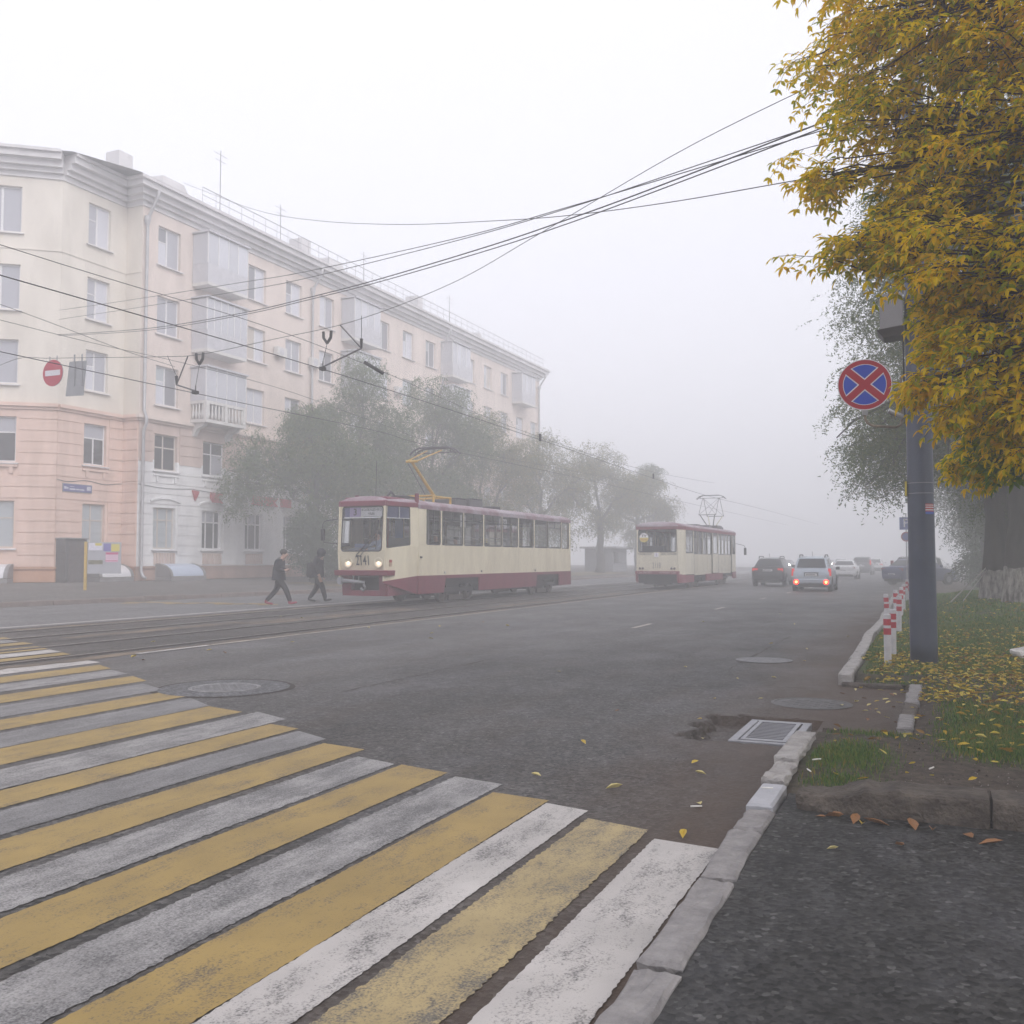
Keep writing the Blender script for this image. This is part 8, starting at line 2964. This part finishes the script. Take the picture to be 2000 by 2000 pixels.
# ------------------------------------------------------------------ big trees on the right
GR = "big trees on the right-hand lawn"
tree("lawn_tree", "massive dark trunk with peeling whitewash at the edge of the lawn", (2.02, 27.2, 0.40), 0.46, 5.8,
     [(-2.74, -0.46, 6.91, 1.85, 1.85, 2.3), (-3.5, -0.3, 4.56, 1.06, 1.2, 1.3), (-1.67, 0.38, 9.57, 2.6, 2.6, 2.4), (-0.76, 0.76, 12.2, 2.6, 2.6, 2.3), (1.14, 0.0, 9.2, 2.6, 2.6, 2.7), (2.3, 1.5, 6.15, 2.3, 2.3, 2.0), (-1.52, 0.6, 4.79, 1.4, 1.4, 1.2)], 17000, 0.092, F_GREEN, M_BARKD, 21, droop=0.6, str_len=(7, 12), wide=0.36, group=GR, lime=0.95)
tree("lawn_tree", "second dark trunk just left of the whitewashed giant", (1.52, 29.4, 0.40), 0.38, 6.2,
     [(-2.6, 1.5, 4.4, 1.5, 1.5, 1.5), (-0.95, 2.0, 6.3, 2.0, 2.0, 2.2), (0.5, 1.2, 3.3, 1.4, 1.4, 1.1), (1.2, 2.0, 5.5, 2.0, 2.0, 2.2)], 8000, 0.105, F_GREEN, M_BARKD, 22, droop=0.6, str_len=(7, 12), wide=0.36, group=GR, lime=0.85)
tree("lawn_tree", "misty tree standing behind the parked cars", (2.3, 53.0, 0.15), 0.40, 6.0,
     [(-1.5, 0, 8.5, 3.4, 3.4, 3.6), (1.5, 1, 6.0, 3.0, 3.0, 3.0), (-0.2, -1.0, 4.4, 2.2, 2.2, 1.6), (3.5, -1, 8.0, 3.0, 3.0, 3.4)], 5916, 0.162, F_DARK, M_BARKD, 23, group=GR)
tree("lawn_tree", "faint tree farthest along the right-hand side", (2.6, 78.0, 0.15), 0.40, 6.0,
     [(-1.0, 0, 9.0, 3.4, 3.4, 3.8), (1.6, 1, 6.0, 3.0, 3.0, 3.0), (0.5, 0, 4.0, 2.6, 2.6, 1.6)], 4524, 0.178, F_DARK, M_BARKD, 24, group=GR)
tree("lawn_tree", "dim tree filling the gap right of the lamp post", (3.4, 60.0, 0.15), 0.38, 5.0,
     [(-1.6, 0, 6.5, 2.8, 2.8, 3.4), (1.5, 1, 5.0, 2.6, 2.6, 3.0), (-0.6, -0.5, 3.0, 2.0, 2.0, 1.8)], 5220, 0.154, F_DARK, M_BARKD, 25, group=GR)
tree("lawn_tree", "leafy green tree behind the near yellow one, its trunk beyond the frame", (5.4, 17.0, 0.2), 0.40, 6.0,
     [(-1.6, 0.5, 7.4, 2.2, 2.2, 2.4), (-2.6, 1.4, 9.6, 2.2, 2.2, 2.0), (0.8, -0.8, 8.6, 2.8, 2.8, 2.6), (-0.6, 1.0, 5.2, 1.8, 1.8, 1.6), (0.5, -3.0, 7.6, 2.6, 2.6, 2.2)], 6090, 0.114, F_OLIVE, M_BARKD, 26, group=GR)
tree("lawn_tree", "dark green tree deep among the trees on the right", (5.6, 26.0, 0.2), 0.42, 6.0,
     [(-1.4, 0.0, 7.0, 2.6, 2.6, 3.0), (-2.0, 1.0, 10.6, 2.8, 2.8, 2.6), (1.2, 0.8, 6.0, 2.4, 2.4, 2.6), (-0.4, 1.0, 4.0, 1.8, 1.8, 1.4)], 6090, 0.123, F_DARK, M_BARKD, 27, group=GR)
tree("lawn_tree", "dense tree between the whitewashed trunks and the parked cars", (3.7, 45.0, 0.15), 0.40, 5.0,
     [(-1.0, 0.0, 5.6, 2.4, 2.4, 2.4), (0.6, 0.6, 3.2, 2.2, 2.2, 1.6), (-0.4, 0.0, 9.0, 2.8, 2.8, 2.6), (-2.0, 0.5, 3.6, 1.2, 1.2, 1.2)], 5220, 0.141, F_DARK, M_BARKD, 28, group=GR)
bush("shrub", "dim shrub under the trees behind the parked blue car", (4.2, 52.0, 0.15), [(0, 0, 1.2, 1.2, 1.4, 1.3), (-1.6, 1.0, 1.0, 1.4, 1.2, 1.0), (1.8, 0.5, 1.6, 1.6, 1.4, 1.5)], 2436, 0.146, F_DARK, 43)

# ------------------------------------------------------------------ the near tree in autumn yellow, its trunk beyond the picture
M_YLEAF = island_mat("ash_leaf_yellow", [(0.26, 0.32, 0.006), (0.50, 0.45, 0.005), (0.74, 0.54, 0.003), (0.86, 0.60, 0.003), (0.90, 0.66, 0.006), (0.84, 0.48, 0.003)], 0.6, 0.6, 1.0, 0.5, spec=0.05)
M_GLEAF = island_mat("ash_leaf_green", [(0.07, 0.14, 0.02), (0.12, 0.21, 0.025), (0.22, 0.28, 0.025), (0.42, 0.40, 0.02)], 0.5, 0.5, 1.4, 0.3, spec=0.15)
M_TWIG = mat("twig_brown", (0.035, 0.026, 0.022), 0.8)
yt = thing("yellow_tree", "near ash-leaved tree with drooping yellow foliage hanging over the sign", "tree", (2.9, 8.7, 0.1))
YB_ = (2.9, 8.7, 0.1)
MB().tube([(0, 0, -0.1), (0.02, 0.05, 0.8), (-0.05, 0.0, 2.2), (-0.12, -0.1, 4.0), (-0.1, -0.1, 6.0)], [0.30, 0.24, 0.21, 0.17, 0.11], 14).build("trunk", M_BARK, yt, smooth=True)
yr_ = random.Random(99)
blobs = [(0.56, 8.27, 4.95, 0.95), (-0.40, 8.39, 5.02, 0.52), (-0.80, 8.23, 4.72, 0.22), (-0.30, 7.95, 3.98, 0.24), (0.15, 7.70, 3.78, 0.52), (0.33, 7.80, 3.02, 0.42), (0.62, 7.95, 2.58, 0.40), (0.12, 8.07, 3.32, 0.22), (-0.08, 8.02, 2.90, 0.12),
         (0.48, 8.86, 2.68, 0.32), (0.25, 8.70, 5.95, 1.1), (0.90, 8.00, 3.40, 0.80), (-0.45, 8.7, 6.2, 0.85), (1.4, 8.3, 5.0, 1.2), (1.5, 8.4, 3.3, 0.9), (1.2, 8.8, 6.6, 1.3), (-0.62, 8.1, 4.05, 0.20), (0.22, 9.4, 2.36, 0.13), (0.50, 9.3, 2.36, 0.18), (0.78, 8.6, 2.66, 0.38), (0.14, 8.35, 2.72, 0.13), (0.12, 8.0, 3.55, 0.32), (-0.08, 8.3, 4.35, 0.42)]
limb = MB()
tw = MB()
lf = MB()
lf_y, lf_g = lf, MB()


def leaflet(p, ax, sd, nrm, ln, w_):
    """pointed leaflet, a little folded and curved: four quads"""
    i = len(lf.v)
    m1, m2, tip = p + ax * ln * 0.33 - nrm * ln * 0.03, p + ax * ln * 0.66 - nrm * ln * 0.07, p + ax * ln - nrm * ln * 0.16
    up = nrm * w_ * 0.22
    lf.v += [tuple(p), tuple(m1 + sd * w_ * 0.5 + up), tuple(m2 + sd * w_ * 0.40 + up), tuple(tip), tuple(m2 - sd * w_ * 0.40 + up), tuple(m1 - sd * w_ * 0.5 + up), tuple(m1), tuple(m2)]
    lf.f += [(i, i + 1, i + 6), (i + 1, i + 2, i + 7, i + 6), (i + 2, i + 3, i + 7), (i + 3, i + 4, i + 7), (i + 4, i + 5, i + 6, i + 7), (i + 5, i, i + 6)]


def compound(p, d):
    """pinnate leaf: stalk with three or four pairs of leaflets and one at the end"""
    d = d.normalized()
    sd = d.cross(Vector((0, 0, 1)))
    if sd.length < 0.1:
        sd = Vector((1, 0, 0))
    sd.normalize()
    sd = (sd + Vector((yr_.gauss(0, 0.25), yr_.gauss(0, 0.25), yr_.gauss(0, 0.25)))).normalized()
    ln = yr_.uniform(0.15, 0.25)
    pairs = yr_.choice((2, 3, 3))
    pts = []
    q = p.copy()
    dd = d.copy()
    for k in range(pairs + 1):
        pts.append(q.copy())
        dd = (dd + Vector((0, 0, -0.16))).normalized()
        q = q + dd * ln / (pairs)
    tw.tube(pts, 0.0016, 3, cap=False)
    for k in range(1, pairs + 1):
        for s in (-1, 1):
            ax = (dd * yr_.uniform(0.3, 0.75) + sd * s * 0.85 + Vector((yr_.gauss(0, 0.25), yr_.gauss(0, 0.25), yr_.uniform(-0.35, 0.25)))).normalized()
            s2 = ax.cross(sd.cross(dd)).normalized()
            nr = ax.cross(s2).normalized()
            if nr.z < 0:
                nr = -nr
            leaflet(pts[k], ax, s2, nr, yr_.uniform(0.04, 0.10), yr_.uniform(0.020, 0.034))
    ax = (dd + Vector((0, 0, -0.3))).normalized()
    s2 = sd
    nr = ax.cross(s2).normalized()
    if nr.z < 0:
        nr = -nr
    leaflet(pts[-1], ax, s2, nr, yr_.uniform(0.06, 0.105), yr_.uniform(0.026, 0.038))


Bv = Vector(YB_)
heads = [Vector((-0.12, -0.1, 4.0)), Vector((-0.05, 0.0, 2.6)), Vector((-0.1, -0.1, 5.6))]
GREEN = [(-0.28, 8.75, 4.45, 0.30), (0.05, 9.0, 4.7, 0.35), (0.62, 8.6, 2.45, 0.36), (0.95, 8.9, 2.9, 0.5), (0.2, 8.9, 3.6, 0.35), (0.6, 9.0, 4.0, 0.5)]
for (bx, by, bz, br2) in blobs + GREEN:
    lf = lf_g if (bx, by, bz, br2) in GREEN else lf_y
    c = Vector((bx, by, bz)) - Bv
    src = min(heads, key=lambda h: abs(h.z - c.z + 0.5))
    pth = bez(src, c + Vector((0.3 * br2, 0, 0)), 0.25, 8, yr_, 0.04)
    limb.tube(pth, [0.035 * (1 - 0.75 * k / 8) + 0.004 for k in range(9)], 7)
    nsh = int(9 + 84 * br2 ** 1.9)
    for _ in range(nsh):
        u = Vector((yr_.gauss(0, 1), yr_.gauss(0, 1), yr_.gauss(0, 1))).normalized() * (yr_.random() ** 0.42) * br2 * 0.92
        e = c + u
        root = pth[yr_.randrange(4, 9)]
        dirn = (e - root)
        dirn.z *= 0.4
        dirn = (dirn.normalized() + Vector((-0.35, -0.10, -0.1))).normalized()
        a0 = e - dirn * yr_.uniform(0.15, 0.32)
        sh = bez(a0, e + Vector((0, 0, -0.02)), 0.02, 4, yr_, 0.008)
        tw.tube(sh, [0.006, 0.005, 0.004, 0.003, 0.002], 4, cap=False)
        if yr_.random() < 0.65:
            tw.tube(bez(root, a0, 0.04, 4, yr_, 0.01), [0.010, 0.009, 0.008, 0.007, 0.006], 4, cap=False)
        for k in range(1, 5):
            for s in (-1, 1):
                side = dirn.cross(Vector((0, 0, 1))).normalized() * s
                compound(sh[k] if k < 5 else e, dirn * 0.6 + side * yr_.uniform(0.3, 1.0) + Vector((0, 0, yr_.uniform(-0.65, 0.45))))
# two bare-ended sprays that stick out over the road
lf = lf_y
for (tip, root) in (((-1.02, 7.98, 4.00), (-0.45, 7.95, 3.78)), ((-1.12, 8.3, 4.98), (-0.6, 8.35, 5.05))):
    sh = bez(Vector(root) - Bv, Vector(tip) - Bv, 0.03, 7, yr_, 0.006)
    tw.tube(sh, [0.006, 0.0055, 0.005, 0.004, 0.0035, 0.003, 0.0025, 0.002], 5, cap=False)
    dv = (Vector(tip) - Vector(root)).normalized()
    for k in (5, 6, 7):
        for s in (-1, 1):
            compound(sh[k], dv * 0.7 + dv.cross(Vector((0, 0, 1))).normalized() * s * 0.7 + Vector((0, 0, -0.15)))
limb.build("limbs", M_TWIG, yt, smooth=True)
tw.build("twigs", M_TWIG, yt, fix=False)
lf_y.build("crown", M_YLEAF, yt, fix=False)
lf_g.build("green_foliage", M_GLEAF, yt, fix=False)
# unseen crown added right and behind, to shade the lawn and path
oc = MB()
for (bx, by, bz, r_) in ((1.2, -1.5, 6.2, 2.0), (2.6, 1.2, 6.6, 2.4), (0.4, -4.2, 6.0, 2.0), (2.8, -3.4, 6.4, 2.4), (1.6, -0.6, 8.6, 2.4), (-0.2, -1.8, 8.0, 1.6), (1.8, -6.2, 6.2, 2.0), (3.2, 3.8, 6.0, 2.0)):
    limb2 = bez((-0.12, -0.1, 4.2), (bx, by, bz), 0.4, 6, yr_, 0.1)
    oc_t = MB().tube(limb2, [0.09, 0.08, 0.07, 0.055, 0.04, 0.03, 0.02], 7)
    oc_t.build("limbs", M_TWIG, yt, smooth=True)
    for _ in range(int(1500 * (r_ / 2) ** 2)):
        u = Vector((yr_.gauss(0, 1), yr_.gauss(0, 1), yr_.gauss(0, 1))).normalized() * (yr_.random() ** 0.4) * r_
        p = Vector((bx, by, bz)) + Vector((u.x, u.y, u.z * 0.7))
        for _l in range(3):
            ax = Vector((yr_.gauss(0, 1), yr_.gauss(0, 1), yr_.gauss(-0.4, 0.7))).normalized()
            sd = ax.orthogonal().normalized()
            i = len(oc.v)
            ln = yr_.uniform(0.10, 0.2)
            q = p + ax * 0.1
            oc.v += [tuple(q), tuple(q + ax * ln * 0.5 + sd * ln * 0.22), tuple(q + ax * ln), tuple(q + ax * ln * 0.5 - sd * ln * 0.22)]
            oc.f.append((i, i + 1, i + 2, i + 3))
oc.build("shade_crown", M_YLEAF, yt, fix=False)

# ------------------------------------------------------------------ the fog itself
hz = MB().box(-640, 490, -290, 790, -1.4, 27.5).build("haze", None)
hm = bpy.data.materials.new("fog")
hm.use_nodes = True
hn = hm.node_tree
for n in list(hn.nodes):
    hn.nodes.remove(n)
ho = hn.nodes.new("ShaderNodeOutputMaterial")
hv = hn.nodes.new("ShaderNodeVolumePrincipled")
hv.inputs['Color'].default_value = (0.985, 0.985, 0.995, 1)
hv.inputs['Density'].default_value = HAZE_DENSITY
hv.inputs['Anisotropy'].default_value = 0.1
hn.links.new(hv.outputs[0], ho.inputs['Volume'])
hz.data.materials.append(hm)
tag(hz, "cold grey morning fog filling the street", "fog", kind="stuff")
